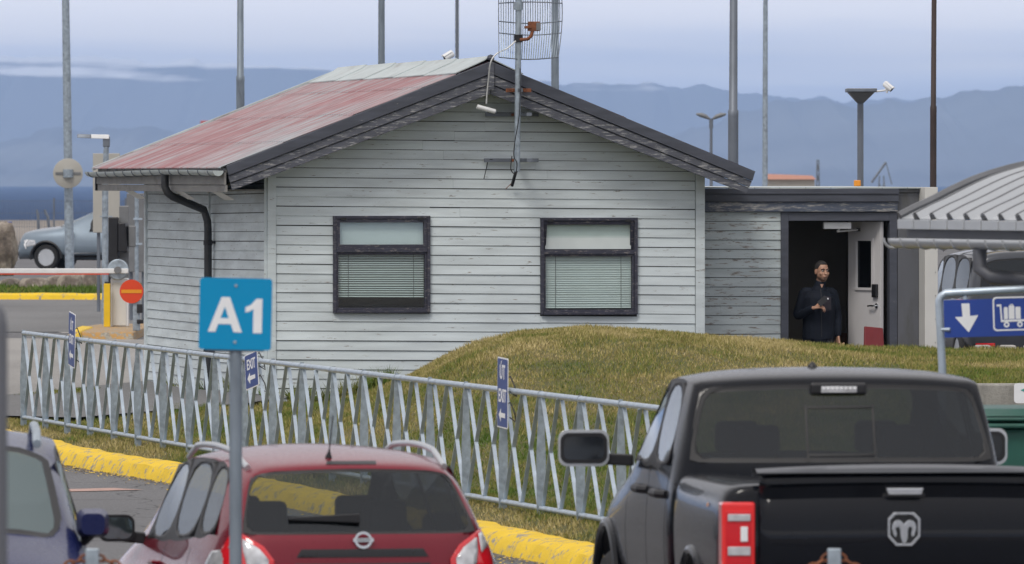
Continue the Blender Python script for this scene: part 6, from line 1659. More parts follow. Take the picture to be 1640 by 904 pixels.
def cap_t(end, lv, c):
    if end == 'rear' and lv == 3: return 'glass_rear_window'
    return 'body'
body = Body(CT, side_t, cap_t, ((.02,.02,.03,.06,0),(.10,.12,.10,.05,0)))
to = body.make(TR, {'body': M['paint_black'], 'under': M['black'], 'glass_rear_window': M['carglass_dark'], 'glass_rear_door_window': M['sideglass'], 'glass_front_door_window': M['sideglass'], 'glass_windscreen': M['screen_clear']},
   base='cab', inset={'glass_rear_window': .05, 'glass_windscreen': .05, 'glass_rear_door_window': .02, 'glass_front_door_window': .02}, seals={'glass_rear_window': .02}, vcr=.93, square=True, cuts=[(4.95,.46,.52,.6,1.2),(4.95,.46,.52,-1.2,-.6)])
# load bed
BT = [
 S_((.94,.03,.55),(1.00,.0,.80),(1.01,.0,1.15),(.985,.02,1.36),(.90,.03,1.405),(.60,.03,1.405),(.30,.03,1.405),(0,.03,1.405)),
 S_((.94,.10,.55),(1.01,.10,.80),(1.02,.10,1.15),(1.00,.10,1.38),(.92,.10,1.43),(.60,.10,1.425),(.30,.10,1.425),(0,.10,1.425)),
 S_((.94,.95,.55),(1.02,.95,.80),(1.03,.95,1.15),(1.00,.95,1.38),(.92,.95,1.43),(.60,.95,1.40),(.30,.95,1.40),(0,.95,1.40)),
 S_((.94,1.95,.55),(1.01,1.95,.80),(1.02,1.95,1.15),(1.00,1.95,1.38),(.92,1.95,1.43),(.60,1.95,1.40),(.30,1.95,1.40),(0,1.95,1.40)),
 S_((.94,2.05,.55),(1.00,2.05,.80),(1.01,2.05,1.15),(.98,2.05,1.37),(.91,2.05,1.42),(.60,2.05,1.40),(.30,2.05,1.40),(0,2.05,1.40)),
]
body = Body(BT, lambda i, j, sg: 'body', lambda e_, l, c: 'body', ((.0,.0,.0,.0,0),(0,0,0,0,0)))
tb = body.make(TR, {'body': M['paint_black'], 'under': M['black']}, base='load_bed', cuts=[(1.12,.46,.52,.6,1.2),(1.12,.46,.52,-1.2,-.6)])
# tailgate with lighter spoiler lip, recessed dark band and lower crease
mb = MB(); gw = .80
zs = lambda py: tp(0, py)[1]
rows = [(zs(757),-.030),(zs(762),-.045),(zs(772),-.050),(zs(777),-.030),(zs(796),-.018),(zs(803),-.036),(zs(850),-.050),(zs(930),-.045),(zs(975),-.02),(.72,-.01)]
cols = lin(-gw, gw, 25); vs = []; fs = []
for x in cols:
    ed = 1 - abs(x/gw)**6*.0
    for z, y in rows: vs.append((x, y - .020*(1-(x/gw)**2), z - .012*(x/gw)**2*(1 if z > 1.2 else 0)))
n = len(rows)
for i in range(len(cols)-1):
    for j in range(n-1): fs.append((i*n+j, i*n+j+1, (i+1)*n+j+1, (i+1)*n+j))
mb.add(vs, fs); TG = mb.build('tailgate', M['paint_black'], TR, smooth=True); md = TG.modifiers.new('s', 'SOLIDIFY'); md.thickness = .05; md.offset = -1
mb = MB(); vs = []; fs = []
for i, x in enumerate(lin(-.82,.82,25)):
    c_ = 1-(x/.82)**2; zz = zs(757)+.012+.022*c_
    vs += [(x,-.075-.02*c_,zs(757)+.002),(x,-.06-.02*c_,zz-.006),(x,-.0,zz+.012),(x,.12,zz),(x,.12,zs(757)-.02)]
for i in range(24):
    for j in range(4): a_ = i*5+j; fs.append((a_, a_+1, a_+6, a_+5))
mb.add(vs, fs); M['paint_skylit'] = plain('sky_lit_spoiler_black', (.07,.075,.085), .35, .2, var=.08); mb.build('tailgate_spoiler', M['paint_skylit'], TG, smooth=True)  # grey tone painted in for the sky reflected on the spoiler lip
mb = MB(); a_ = tp(1411, 778); b_2 = tp(1480, 797); mb.box((a_[0],-.042,b_2[1]),(b_2[0],-.030,a_[1])); mb.build('handle_recess', M['black'], TG, bevel=.01)
mb = MB(); a_ = tp(1415, 781); b_2 = tp(1476, 792.5); mb.hexa([(a_[0]+.012,-.085,b_2[1]),(b_2[0]-.012,-.085,b_2[1]),(b_2[0]-.012,-.04,b_2[1]),(a_[0]+.012,-.04,b_2[1]),(a_[0],-.085,a_[1]),(b_2[0],-.085,a_[1]),(b_2[0],-.04,a_[1]),(a_[0],-.04,a_[1])]); mb.build('tailgate_handle', M['chrome'], TG, bevel=.006)
# octagonal emblem with the horned head in relief
ex, ez = tp(1444, 847); hw_, hh_ = 26.5/sT, 27/sT
Me = Matrix.Translation((ex, -.072, ez)); oc = [(-.62,1),(.62,1),(1,.62),(1,-.45),(.5,-1),(-.5,-1),(-1,-.45),(-1,.62)]
mb = MB(); mb.poly([(a_*hw_, b_2*hh_) for a_, b_2 in oc], [[(a_*hw_*.84, b_2*hh_*.84) for a_, b_2 in oc]], Me, .014); EM = mb.build('emblem', M['chrome'], TG, bevel=.003)
mb = MB(); mb.poly([(a_*hw_*.86, b_2*hh_*.86) for a_, b_2 in oc], [], Me, .005); mb.build('emblem_ground', M['black'], EM)
mb = MB(); hd = [(0,.30),(.14,.46),(.36,.56),(.58,.50),(.74,.30),(.78,.0),(.70,-.30),(.52,-.52),(.46,-.30),(.52,-.05),(.46,.12),(.34,.12),(.26,-.05),(.24,-.45),(.14,-.76),(0,-.84)]
full = hd + [(-a_, b_2) for a_, b_2 in hd[::-1][1:-1]]
mb.poly([(a_*hw_*.95, b_2*hh_) for a_, b_2 in full], [], Me @ Matrix.Translation((0,-.004,0)), .012); mb.build('horned_head', M['chrome'], EM, bevel=.004, seg=3)
mb = MB(); text_mb(mb, 'RAM', .024, Me @ Matrix.Translation((0,-.0145,hh_*.80)), .001, .0005, 1.5); mb.build('emblem_lettering', M['black'], EM)
# tail lamps
for sg in (-1, 1):
    x0_, x1_ = .825, 1.012; z1, z0 = zs(803), zs(922)
    mb = MB(); sx = lambda x: sg*x
    def bxx(a_, b_2, y0_, y1_, zA, zB, mt, nm, par, bev=.008):
        m_ = MB(); m_.box((min(sx(a_),sx(b_2)), y0_, zA), (max(sx(a_),sx(b_2)), y1_, zB)); return m_.build(nm, mt, par, bevel=bev, seg=3)
    TL = bxx(x0_, x1_, -.045, .10, z0, z1, M['red_glow'], 'tail_light', TR, .016)
    bxx(x0_+.025, x1_-.02, -.052, -.046, zs(902)+.0, zs(818), M['red_lens'], 'lamp_inner', TL, .004)
    bxx(x0_+.03, x1_-.03, -.062, -.053, zs(833), zs(822), M['clear_lens'], 'lamp_bar', TL, .004)
    bxx(x0_+.03, x1_-.03, -.062, -.053, zs(888), zs(874), M['clear_lens'], 'lamp_bar', TL, .004)
    bxx(x0_+.045, x0_+.085, -.062, -.053, zs(866), zs(842), M['white_face'], 'reversing_lamp', TL, .004)
    bxx(.80, 1.0, -.20, .02, .58, .74, M['chrome'], 'bumper_end', TR, .03)
    # mirrors: tall towing mirrors
    lx = -1.275 if sg < 0 else 1.15
    mir = mirror_part(TR, (lx, 3.95, 1.495), .31, .22, .13, (sg*.97, 4.0, 1.42), M['silver'], M['mirror_dark'], -1, .055)
    mb = MB(); mb.poly(rrect(.155-.014,.1025-.014,.045), [rrect(.155-.034,.1025-.034,.035)], Matrix.Translation((0,-.003,0)), .006); mb.build('mirror_bezel', M['black'], mir)
    # wheel arch flares
    for yy, nm in ((1.12,'rear'),(4.95,'front')):
        mb = MB(); pts = [(sg*(1.012 if nm == 'rear' else 1.0), yy+.55*math.cos(R(a_)), .46+.55*math.sin(R(a_))) for a_ in range(-5, 186, 10)]; mb.tube(pts, .032, 8, sx=1.0); mb.build('arch_flare', M['paint_black'], TR, smooth=True)
        wheel(TR, (sg*.88, yy, .42), .42, .28, sg, M['chrome'], 8)
bvt = bvh_of(list(to.values()))
bvb = bvh_of([tb['body']])
for sg in (-1, 1):
    for y0_ in (2.42, 3.20, 4.12):
        decal(TR, bvt, [(y0_-.005,1.42),(y0_+.005,1.42),(y0_+.005,.6),(y0_-.005,.6)], 'door_seam', M['black'], side_o(sg), (-sg,0,0), .002, .05)
    for y0_ in (2.62, 3.40):
        hit = bvt.ray_cast(Vector((sg*3, y0_, 1.27)), Vector((-sg,0,0)))[0]
        mb = MB(); mb.tube([(hit.x-sg*.01,y0_-.14,1.27),(hit.x+sg*.035,y0_-.10,1.272),(hit.x+sg*.04,y0_+.10,1.272),(hit.x-sg*.01,y0_+.14,1.27)], .026, 8); mb.build('door_handle', M['black'], TR, smooth=True)
    decal(TR, bvb, [(.50,1.285),(.53,1.30),(.56,1.285),(.53,1.27)], 'side_marker', M['orange'], side_o(sg), (-sg,0,0), .008, .03)
    
# high brake light, sliding pane in the rear window, roof aerial
zA, zB = tp(0,600,270)[1], tp(0,617,270)[1]
rz = lambda x, z: bvt.ray_cast(Vector((x,-3,z)), Vector((0,1,0)))[0].y
def cx2(px): return (px-1443)/268/math.cos(th_t) + .255
cxm = (cx2(1305)+cx2(1392))/2*0
w2_ = .165; yb_ = 2.20
mb = MB(); 
hb = bvt.ray_cast(Vector((0,-3,1.885)), Vector((0,1,0)))[0]
mb.box((-w2_,hb.y-.03,1.855),(w2_,hb.y+.10,1.925)); BL = mb.build('high_brake_light', M['black'], TR, bevel=.015)
mb = MB(); mb.box((-.105,hb.y-.042,1.868),(.105,hb.y-.031,1.905)); mb.build('cargo_lamp', M['clear_lens'], BL, bevel=.003)
for k in range(8): 
    mb = MB(); x_p = -.092+k*.0263; mb.box((x_p-.009,hb.y-.048,1.888),(x_p+.009,hb.y-.043,1.902)); mb.build('led', M['white_face'], BL)
rr0 = [(-.20,1.46),(.20,1.46),(.20,1.82),(-.20,1.82)]
for (a_, b_2, c_, d_) in ((-.205,-.19,1.47,1.80),(.19,.205,1.47,1.80),(-.205,.205,1.775,1.79),(-.205,.205,1.50,1.515)):
    decal(TR, bvt, [(a_,c_),(b_2,c_),(b_2,d_),(a_,d_)], 'slider_frame', M['seal'], rear, (0,1,0), .006, .05)
mb = MB(); mb.lathe([(.03,-.02),(.03,.01),(.012,.035),(0,.04)], 10, Matrix.Translation((-.05,2.9,1.995))); mb.build('roof_aerial', M['black'], TR, smooth=True)
seats(TR, (2.75,3.6), (-.42,.42), .75, .82)
mb = MB(); mb.box((-.5,-.25,.52),(.5,-.02,.70)); mb.build('bumper', M['chrome'], TR, bevel=.03)

# ---- dark blue estate facing the camera
th_b = R(180+4); c = W(-122, 850, 47.2); 
BC = thing('blue_car', (c.x, 47.2+1.2, -.14), th_b, 'dark blue car facing the camera at the left edge, cut by the photo frame', 'car')
# reuse the hatchback sections, rearranged so that y runs to the bonnet
SB = []
for k, st in enumerate(ST): SB.append([(x*1.03, (y-2.9), z*1.0) for x, y, z in st])
SB[5] = [(x*1.03, y-2.9, z) for x, y, z in S_((.78,3.35,.24),(.90,3.35,.50),(.885,3.30,.80),(.815,3.28,.985),(.72,3.26,1.03),(.45,3.40,1.075),(.2,3.46,1.09),(0,3.47,1.095))]
SB[6] = [(x*1.03, y-2.9, z) for x, y, z in S_((.76,4.05,.26),(.88,4.05,.50),(.86,4.0,.78),(.76,3.98,.90),(.64,3.98,.94),(.42,4.0,.965),(.2,4.02,.975),(0,4.02,.98))]
SB[7] = [(x*1.03, y-2.9, z) for x, y, z in S_((.68,4.38,.28),(.78,4.40,.46),(.76,4.36,.66),(.67,4.30,.80),(.58,4.29,.82),(.40,4.31,.835),(.2,4.33,.84),(0,4.33,.845))]
SB0 = SB; SB = [[(x, y, z*1.09) for x, y, z in st] for st in SB]
body = Body(SB, side_r, cap_r, ((.06,.075,.06,.07,0),(.10,.12,.10,.05,0)))
bb = body.make(BC, {'body': M['paint_blue'], 'under': M['black'], 'glass_rear_window': M['carglass'], 'glass_front_door_window': M['sideglass'], 'glass_rear_door_window': M['sideglass'], 'glass_quarter_window': M['sideglass'], 'glass_windscreen': M['windscreen']},
  inset={'glass_rear_window': .055, 'glass_windscreen': .02, 'glass_front_door_window': .045, 'glass_rear_door_window': .045, 'glass_quarter_window': .05}, seals={'glass_windscreen': .045}, cuts=[(.75,.33,.37,.55,1.05),(.75,.33,.37,-1.05,-.55),(-2.05,.33,.37,.55,1.05),(-2.05,.33,.37,-1.05,-.55)])
for s_ in (-1, 1):
    for y in (.75, -2.05): wheel(BC, (s_*.80, y, .33), .33, .21, s_, M['silver'])
    mb = MB(); pts = [(s_*.565, -2.40+1.85*k/10, 1.655 + .03*math.sin(math.pi*k/10) + .045*min(1, min(k, 10-k)/2)) for k in range(11)]; mb.tube(pts, .026, 8); mb.build('roof_rail', M['galv'], BC, smooth=True)
    mirror_part(BC, (s_*.87, .06, 1.225), .185, .165, .14, (s_*.82, .05, 1.13), M['paint_blue'], M['mirror'], -1, .05)
bvc = bvh_of(list(bb.values()))
fr_o = lambda x, z: (x, 4, z)
for sg in (-1, 1): decal(BC, bvc, [(sg*.42,.62),(sg*.74,.66),(sg*.78,.80),(sg*.60,.80),(sg*.42,.72)], 'headlight', M['clear_lens'], fr_o, (0,-1,0), .012, .03)
decal(BC, bvc, [(-.40,.60),(.40,.60),(.38,.76),(-.38,.76)], 'grille', M['black'], fr_o, (0,-1,0), .008, .04)
for s_ in (-1, 1): mb = MB(); mb.tube([(s_*.1,.72,1.06),(s_*.5,.60,1.10)], .008, 6); mb.build('wiper', M['black'], BC)
seats(BC, (-.9,), (-.36,.36), .40, .72)

# ---- pale grey crossover far behind the barrier, nose to the left
D9 = 240; c = W(133, 432, D9)
GC = thing('grey_crossover', (c.x, D9, c.z - .02), R(90-14), 'pale grey blue crossover car with black wheel arches, nose to the left behind the boulders', 'car')
# length axis: nose at +y
SG = []
for st in SB0: SG.append([(x*1.04, (y*1.10), (z*1.04+.02 if z < 1.0 else 1.06+(z-1.0)*1.22)) for x, y, z in st])
for k_, f_ in ((5, 1.05), (6, 1.13), (7, 1.20)): SG[k_] = [(x, y, z*f_ if z > .6 else z) for x, y, z in SG[k_]]
body = Body(SG, side_r, cap_r, ((.06,.075,.06,.07,0),(.16,.18,.14,.05,0)))
gg = body.make(GC, {'body': M['paint_silver'], 'under': M['black'], 'glass_rear_window': M['carglass'], 'glass_front_door_window': M['carglass_dark'], 'glass_rear_door_window': M['carglass_dark'], 'glass_quarter_window': M['carglass_dark'], 'glass_windscreen': M['windscreen']},
  inset={'glass_rear_window': .055, 'glass_windscreen': .05, 'glass_front_door_window': .045, 'glass_rear_door_window': .045, 'glass_quarter_window': .05}, cuts=[(.80,.36,.42,.55,1.1),(.80,.36,.42,-1.1,-.55),(-2.1,.36,.42,.55,1.1),(-2.1,.36,.42,-1.1,-.55)])
bvg = bvh_of(list(gg.values()))
for s_ in (-1, 1):
    for y in (.80, -2.1):
        wheel(GC, (s_*.82, y, .365), .365, .23, s_, M['silver'], 5)
        mb = MB(); mb.tube([(s_*.935, y+.445*math.cos(R(a_)), .365+.445*math.sin(R(a_))) for a_ in range(-8, 189, 12)], .036, 8); mb.build('arch_trim', M['black'], GC, smooth=True)
    decal(GC, bvg, [(-1.65,.44),(.32,.44),(.32,.30),(-1.65,.30)], 'sill_trim', M['black'], side_o(s_), (-s_,0,0), .012, .08)
    decal(GC, bvg, [(-1.5,.50),(.20,.47),(.20,.49),(-1.5,.525)], 'sill_strip', M['chrome'], side_o(s_), (-s_,0,0), .016, .08)
    mirror_part(GC, (s_*1.08, .02, 1.13), .20, .15, .15, (s_*.82, .03, 1.05), M['black'], M['mirror'], -1, .05)
    decal(GC, bvg, [(1.10,.70),(1.42,.66),(1.48,.84),(1.30,.86),(1.12,.84)], 'headlight', M['clear_lens'], side_o(s_), (-s_,0,0), .012, .04)
    decal(GC, bvg, [(1.32,.86),(1.38,.86),(1.46,.72),(1.40,.60),(1.37,.60),(1.41,.72)], 'running_light', M['white_face'], side_o(s_), (-s_,0,0), .03, .03)
decal(GC, bvg, [(-.66,.58),(.66,.58),(.70,.80),(-.70,.80)], 'grille', M['black'], fr_o, (0,-1,0), .012, .05)
decal(GC, bvg, [(-.60,.36),(.60,.36),(.72,.52),(-.72,.52)], 'lower_grille', M['black'], fr_o, (0,-1,0), .012, .05)
seats(GC, (-.9,-1.8), (-.36,.36), .40, .76)

# ---- graphite van behind the annex on the right
D8 = 128; c = W(1648, 560, D8)
VN = thing('graphite_van', (c.x, D8, .05), R(9), 'graphite people carrier with roof bars seen from behind, right of the annex', 'van')
SV = [
 S_((.78,.05,.30),(.90,.0,.55),(.90,.0,.90),(.875,.03,1.16),(.76,.16,1.76),(.5,.15,1.84),(.25,.14,1.86),(0,.14,1.865)),
 S_((.82,.25,.28),(.92,.25,.55),(.92,.25,.90),(.90,.25,1.16),(.79,.32,1.80),(.5,.32,1.875),(.25,.32,1.89),(0,.32,1.895)),
 S_((.82,1.3,.26),(.92,1.3,.55),(.92,1.3,.90),(.90,1.3,1.14),(.80,1.3,1.82),(.5,1.3,1.895),(.25,1.3,1.91),(0,1.3,1.915)),
 S_((.82,2.3,.26),(.92,2.3,.55),(.92,2.3,.88),(.90,2.3,1.12),(.79,2.3,1.80),(.5,2.3,1.88),(.25,2.3,1.895),(0,2.3,1.90)),
 S_((.82,3.1,.26),(.92,3.1,.55),(.91,3.1,.86),(.89,3.1,1.08),(.74,2.95,1.70),(.5,2.92,1.78),(.25,2.9,1.80),(0,2.9,1.805)),
 S_((.82,3.9,.26),(.91,3.9,.55),(.90,3.9,.84),(.84,3.8,1.02),(.72,3.75,1.08),(.5,3.85,1.12),(.25,3.9,1.13),(0,3.9,1.13)),
 S_((.74,4.6,.28),(.84,4.62,.52),(.80,4.55,.74),(.72,4.45,.90),(.6,4.45,.93),(.45,4.48,.94),(.25,4.5,.95),(0,4.5,.95)),
]
def side_v(i, j, sg):
    if j == 3 and i == 3: return 'glass_front_door_window'
    if j == 3 and i == 2: return 'glass_rear_door_window'
    if j == 3 and i == 1: return 'glass_rear_side_window'
    if j in (4,5,6) and i == 4: return 'glass_windscreen'
    return 'body'
body = Body(SV, side_v, cap_r, ((.02,.03,.03,.04,0),(.12,.14,.12,.08,0)))
vv_ = body.make(VN, {'body': M['paint_van'], 'under': M['black'], 'glass_rear_window': M['carglass_dark'], 'glass_rear_side_window': M['sideglass'], 'glass_front_door_window': M['sideglass'], 'glass_rear_door_window': M['sideglass'], 'glass_windscreen': M['windscreen']},
  inset={'glass_rear_window': .10, 'glass_windscreen': .05, 'glass_front_door_window': .02, 'glass_rear_door_window': .02, 'glass_rear_side_window': .03}, cuts=[(.85,.34,.39,.55,1.1),(.85,.34,.39,-1.1,-.55),(3.65,.34,.39,.55,1.1),(3.65,.34,.39,-1.1,-.55)])
bvv = bvh_of(list(vv_.values()))
for s_ in (-1, 1):
    for y in (.85, 3.65): wheel(VN, (s_*.82, y, .34), .34, .22, s_, M['silver'])
    decal(VN, bvv, [(s_*.90,1.14),(s_*.80,1.14),(s_*.80,1.02),(s_*.76,.75),(s_*.89,.70)], 'tail_light', M['red_lens'], rear, (0,1,0), .014, .03)
    decal(VN, bvv, [(s_*.80,.50),(s_*.52,.50),(s_*.52,.45),(s_*.80,.45)], 'rear_reflector', M['red_lens'], rear, (0,1,0), .014, .05)
    mb = MB(); pts = [(s_*.70, .30+2.6*k/10, 1.86 + .05*min(1, min(k,10-k)/1.0)) for k in range(11)]; mb.tube(pts, .02, 8); mb.build('roof_rail', M['silver'], VN, smooth=True)
for y in (.7, 2.0):
    mb = MB(); mb.tube([(-.74,y,1.93),(-.4,y,1.955),(.4,y,1.955),(.74,y,1.93)], .02, 8); mb.build('roof_bar', M['black'], VN, smooth=True)
mb = MB(); mb.tube([(-.62,.66,1.985),(-.2,.72,1.985),(.25,.68,1.975)], .03, 8); mb.build('ratchet_strap', M['yellow'], VN, smooth=True)
decal(VN, bvv, [(-.28,.86),(.28,.86),(.28,.74),(-.28,.74)], 'number_plate', M['white_face'], rear, (0,1,0), .008, .06)
for x_p in (0,):
    mb = MB(); mb.box((-.006,-.035,.5),(.006,-.02,1.2)); mb.build('door_split', M['black'], VN)
seats(VN, (1.1,2.6), (-.4,.4), .55, .80)

# ---------------------------------------------------------------- the man in the doorway
def blob(mb, c, r_, n=14, rot=None):
    c = Vector(c); vs = []; fs = []; m_ = n*2
    for i in range(n+1):
        th_ = math.pi*i/n
        for k in range(m_):
            a_ = 2*math.pi*k/m_; p_ = Vector((r_[0]*math.sin(th_)*math.cos(a_), r_[1]*math.sin(th_)*math.sin(a_), r_[2]*math.cos(th_)))
            if rot: p_ = rot @ p_
            vs.append(c+p_)
    for i in range(n):
        for k in range(m_): fs.append((i*m_+k, (i+1)*m_+k, (i+1)*m_+(k+1) % m_, i*m_+(k+1) % m_))
    mb.add(vs, fs)
def limb(mb, pts, rs, n=14, sx=1.0):
    """tapered limb, densely sampled and rounded at both ends"""
    P_ = [Vector(p_) for p_ in pts]; out = []; ro = []
    for i in range(len(P_)-1):
        p0, p1, p2, p3 = P_[max(i-1,0)], P_[i], P_[i+1], P_[min(i+2,len(P_)-1)]
        for k in range(6):
            t_ = k/6; out.append(.5*((2*p1)+(p2-p0)*t_+(2*p0-5*p1+4*p2-p3)*t_*t_+(3*p1-p0-3*p2+p3)*t_**3)); ro.append(rs[i]+(rs[i+1]-rs[i])*t_)
    out.append(P_[-1]); ro.append(rs[-1]); mb.tube(out, ro, n, True, 0, sx)
    blob(mb, P_[0], (rs[0],)*3, 8); blob(mb, P_[-1], (rs[-1],)*3, 8)
def remeshed(mb, name, mat, parent, vox, smooth=6, loc=None, rot=None):
    o = mb.build(name, mat, None); md = o.modifiers.new('r', 'REMESH'); md.mode = 'VOXEL'; md.voxel_size = vox; md.use_smooth_shade = True
    if smooth: ms = o.modifiers.new('s', 'SMOOTH'); ms.iterations = smooth; ms.factor = .5
    bpy.context.view_layer.update(); me = bpy.data.meshes.new_from_object(o.evaluated_get(bpy.context.evaluated_depsgraph_get()))
    bpy.data.objects.remove(o); q = bpy.data.objects.new(name, me); COL.objects.link(q)
    me.materials.clear(); me.materials.append(mat)
    for p_ in me.polygons: p_.use_smooth = True
    if parent: q.parent = parent
    if loc is not None: q.location = loc
    if rot is not None: q.rotation_euler = rot
    return q
def skinmat():
    m, nt, n, l, b = newmat('skin'); base = ramp(nt, noise_n(nt, (1,1,1), 30, 4), [(.3, (.42,.235,.16)), (.7, (.50,.29,.20))])
    t = n.new('ShaderNodeTexCoord'); s_ = n.new('ShaderNodeSeparateXYZ'); l.new(t.outputs['Object'], s_.inputs[0])
    # short stubble low on the face
    f = ramp(nt, s_.outputs['Z'], [(0, 0), (.5, 0)])
    mr_ = n.new('ShaderNodeMapRange'); mr_.inputs[1].default_value = 1.575; mr_.inputs[2].default_value = 1.60; mr_.inputs[3].default_value = .62; mr_.inputs[4].default_value = 0; l.new(s_.outputs['Z'], mr_.inputs[0])
    m2 = n.new('ShaderNodeMapRange'); m2.inputs[1].default_value = 1.500; m2.inputs[2].default_value = 1.52; m2.inputs[3].default_value = 0; m2.inputs[4].default_value = 1; l.new(s_.outputs['Z'], m2.inputs[0])
    mm = n.new('ShaderNodeMath'); mm.operation = 'MULTIPLY'; l.new(mr_.outputs[0], mm.inputs[0]); l.new(m2.outputs[0], mm.inputs[1])
    l.new(mixc(nt, mm.outputs[0], base, (.06,.045,.04)), b.inputs['Base Color']); b.inputs['Roughness'].default_value = .5; b.inputs['Subsurface Weight'].default_value = .1; b.inputs['Subsurface Radius'].default_value = (.02,.008,.004)
    return m
M['skin'] = skinmat(); M['jacket'] = plain('dark_navy_softshell', (.011,.014,.022), .75, var=.25, freq=8); M['jacket_panel'] = plain('charcoal_pocket_panel', (.024,.020,.028), .8, var=.2, freq=20)
M['jacket'].node_tree.nodes['Principled BSDF'].inputs['Specular IOR Level'].default_value = .15
M['trouser'] = plain('black_trousers', (.012,.013,.018), .8, var=.2); M['hair'] = plain('short_dark_hair', (.020,.017,.016), .75, var=.3, freq=40, dirt=(.07,.065,.06), dirt_lo=.5, dirt_hi=.7)
M['eye'] = plain('eye', (.55,.52,.5), .2, var=.02); M['iris'] = plain('dark_iris', (.015,.010,.008), .2)
DM = 102.35; pm = W(1311, 500, DM); FZ = GZ + .055
body = MB()
HR = Matrix.Rotation(R(24), 3, 'Z')          # head turned to the right of the photo
HC = Vector((.035, -.035, 1.655))
def hd_(x, y, z): return HC + HR @ Vector((x, y, z))
# skull, jaw, neck, ears, nose, lips, brows (face looks along -y)
blob(body, hd_(0, .010, .022), (.077,.096,.098), 18, HR); blob(body, hd_(0, -.020, -.040), (.066,.072,.078), 16, HR); blob(body, hd_(0, -.045, -.085), (.043,.042,.034), 12, HR)
for s_ in (-1, 1):
    blob(body, hd_(s_*.076, .014, -.008), (.011,.022,.034), 10, HR); blob(body, hd_(s_*.040, -.062, -.030), (.026,.022,.024), 10, HR); blob(body, hd_(s_*.030, -.079, .022), (.025,.013,.010), 10, HR)
body.hexa([hd_(-.016,-.084,-.038), hd_(.016,-.084,-.038), hd_(.013,-.070,.020), hd_(-.013,-.070,.020), hd_(-.012,-.118,-.034), hd_(.012,-.118,-.034), hd_(.006,-.088,.016), hd_(-.006,-.088,.016)])
blob(body, hd_(0,-.105,-.034), (.017,.014,.012), 10, HR); blob(body, hd_(0,-.088,-.063), (.027,.011,.008), 10, HR); blob(body, hd_(0,-.085,-.075), (.024,.010,.007), 10, HR)
limb(body, [(.015,.0,1.40), (.022,-.008,1.50), (.03,-.01,1.57)], [.066,.058,.056])
# torso, legs
limb(body, [(0,.0,.98),(0,0,1.12),(0,-.005,1.28),(0,.0,1.40)], [.12,.115,.12,.06], sx=1.2)
for s_, fy in ((-1,.02),(1,-.05)):
    limb(body, [(s_*.09,0,.98),(s_*.10,-.01+fy*.5,.52),(s_*.105,fy,.12)], [.085,.058,.042]); limb(body, [(s_*.105,fy+.03,.06),(s_*.12,fy-.14,.035)], [.042,.034])
SHR, ELR, WRR = Vector((-.188,.0,1.405)), Vector((-.250,-.02,1.125)), Vector((-.095,-.215,1.215))     # arm bent, phone hand (image left)
SHL, ELL, WRL = Vector((.185,.02,1.40)), Vector((.232,.05,1.11)), Vector((.232,.0,.885))
limb(body, [SHR + Vector((.03,0,-.03)), ELR, WRR], [.032,.034,.027]); limb(body, [SHL + Vector((-.03,0,-.03)), ELL, WRL], [.032,.034,.027])
def hand(mb, wrist, d, palm_n, thumb_side, curl, spread=.0, sc=1.0):
    """palm and five fingers; d = direction of the hand, palm_n = direction the palm faces, curl = bend per joint"""
    d = Vector(d).normalized(); pn = Vector(palm_n).normalized(); pn = (pn - d*pn.dot(d)).normalized(); sd_ = d.cross(pn)*thumb_side
    w = Vector(wrist)
    for k in range(4):
        o_ = (.0315 - .021*k)*sc; limb(mb, [w + sd_*o_*.5, w + d*.085*sc + sd_*o_], [.0155*sc,.0125*sc], 10)
    lens = (.040,.045,.042,.032)
    for k in range(4):
        o_ = (.0315 - .021*k)*sc; p0 = w + d*.085*sc + sd_*o_; dirn = d.copy(); pts = [p0]; 
        for j in range(3):
            dirn = (Matrix.Rotation(-curl[j] if True else 0, 3, sd_*thumb_side) @ dirn).normalized(); pts.append(pts[-1] + dirn*lens[k]*sc*(1,.72,.58)[j])
        limb(mb, pts, [.0095*sc,.009*sc,.0085*sc,.0075*sc], 8)
    t0 = w + d*.028*sc + sd_*.026*sc; t1 = t0 + (sd_*.8 + d*.6 + pn*.25).normalized()*.042*sc; t2 = t1 + (sd_*.25 + d*.8 + pn*.5).normalized()*.032*sc; t3 = t2 + (d*.8 + pn*.4 - sd_*.1).normalized()*.024*sc
    limb(mb, [t0, t1, t2, t3], [.014*sc,.012*sc,.0105*sc,.008*sc], 8)
# raised hand holds a phone: hand points to the right of the photo, palm up and towards the camera side
hand(body, WRR + (WRR-ELR).normalized()*.012, (.93,-.25,.18), (.0,-.35,.94), -1, (.55,.75,.6))
hand(body, WRL + Vector((0,0,-.01)), (.05,-.15,-1), (-1,-.35,0), 1, (.85,1.0,.8), sc=1.0)
PB = remeshed(body, 'person', M['skin'], None, .0052, 4, loc=(pm.x, DM, FZ), rot=(0,0,R(4)))
tag(PB, 'man with short dark hair in a dark jacket, holding a phone in the open doorway', 'person')
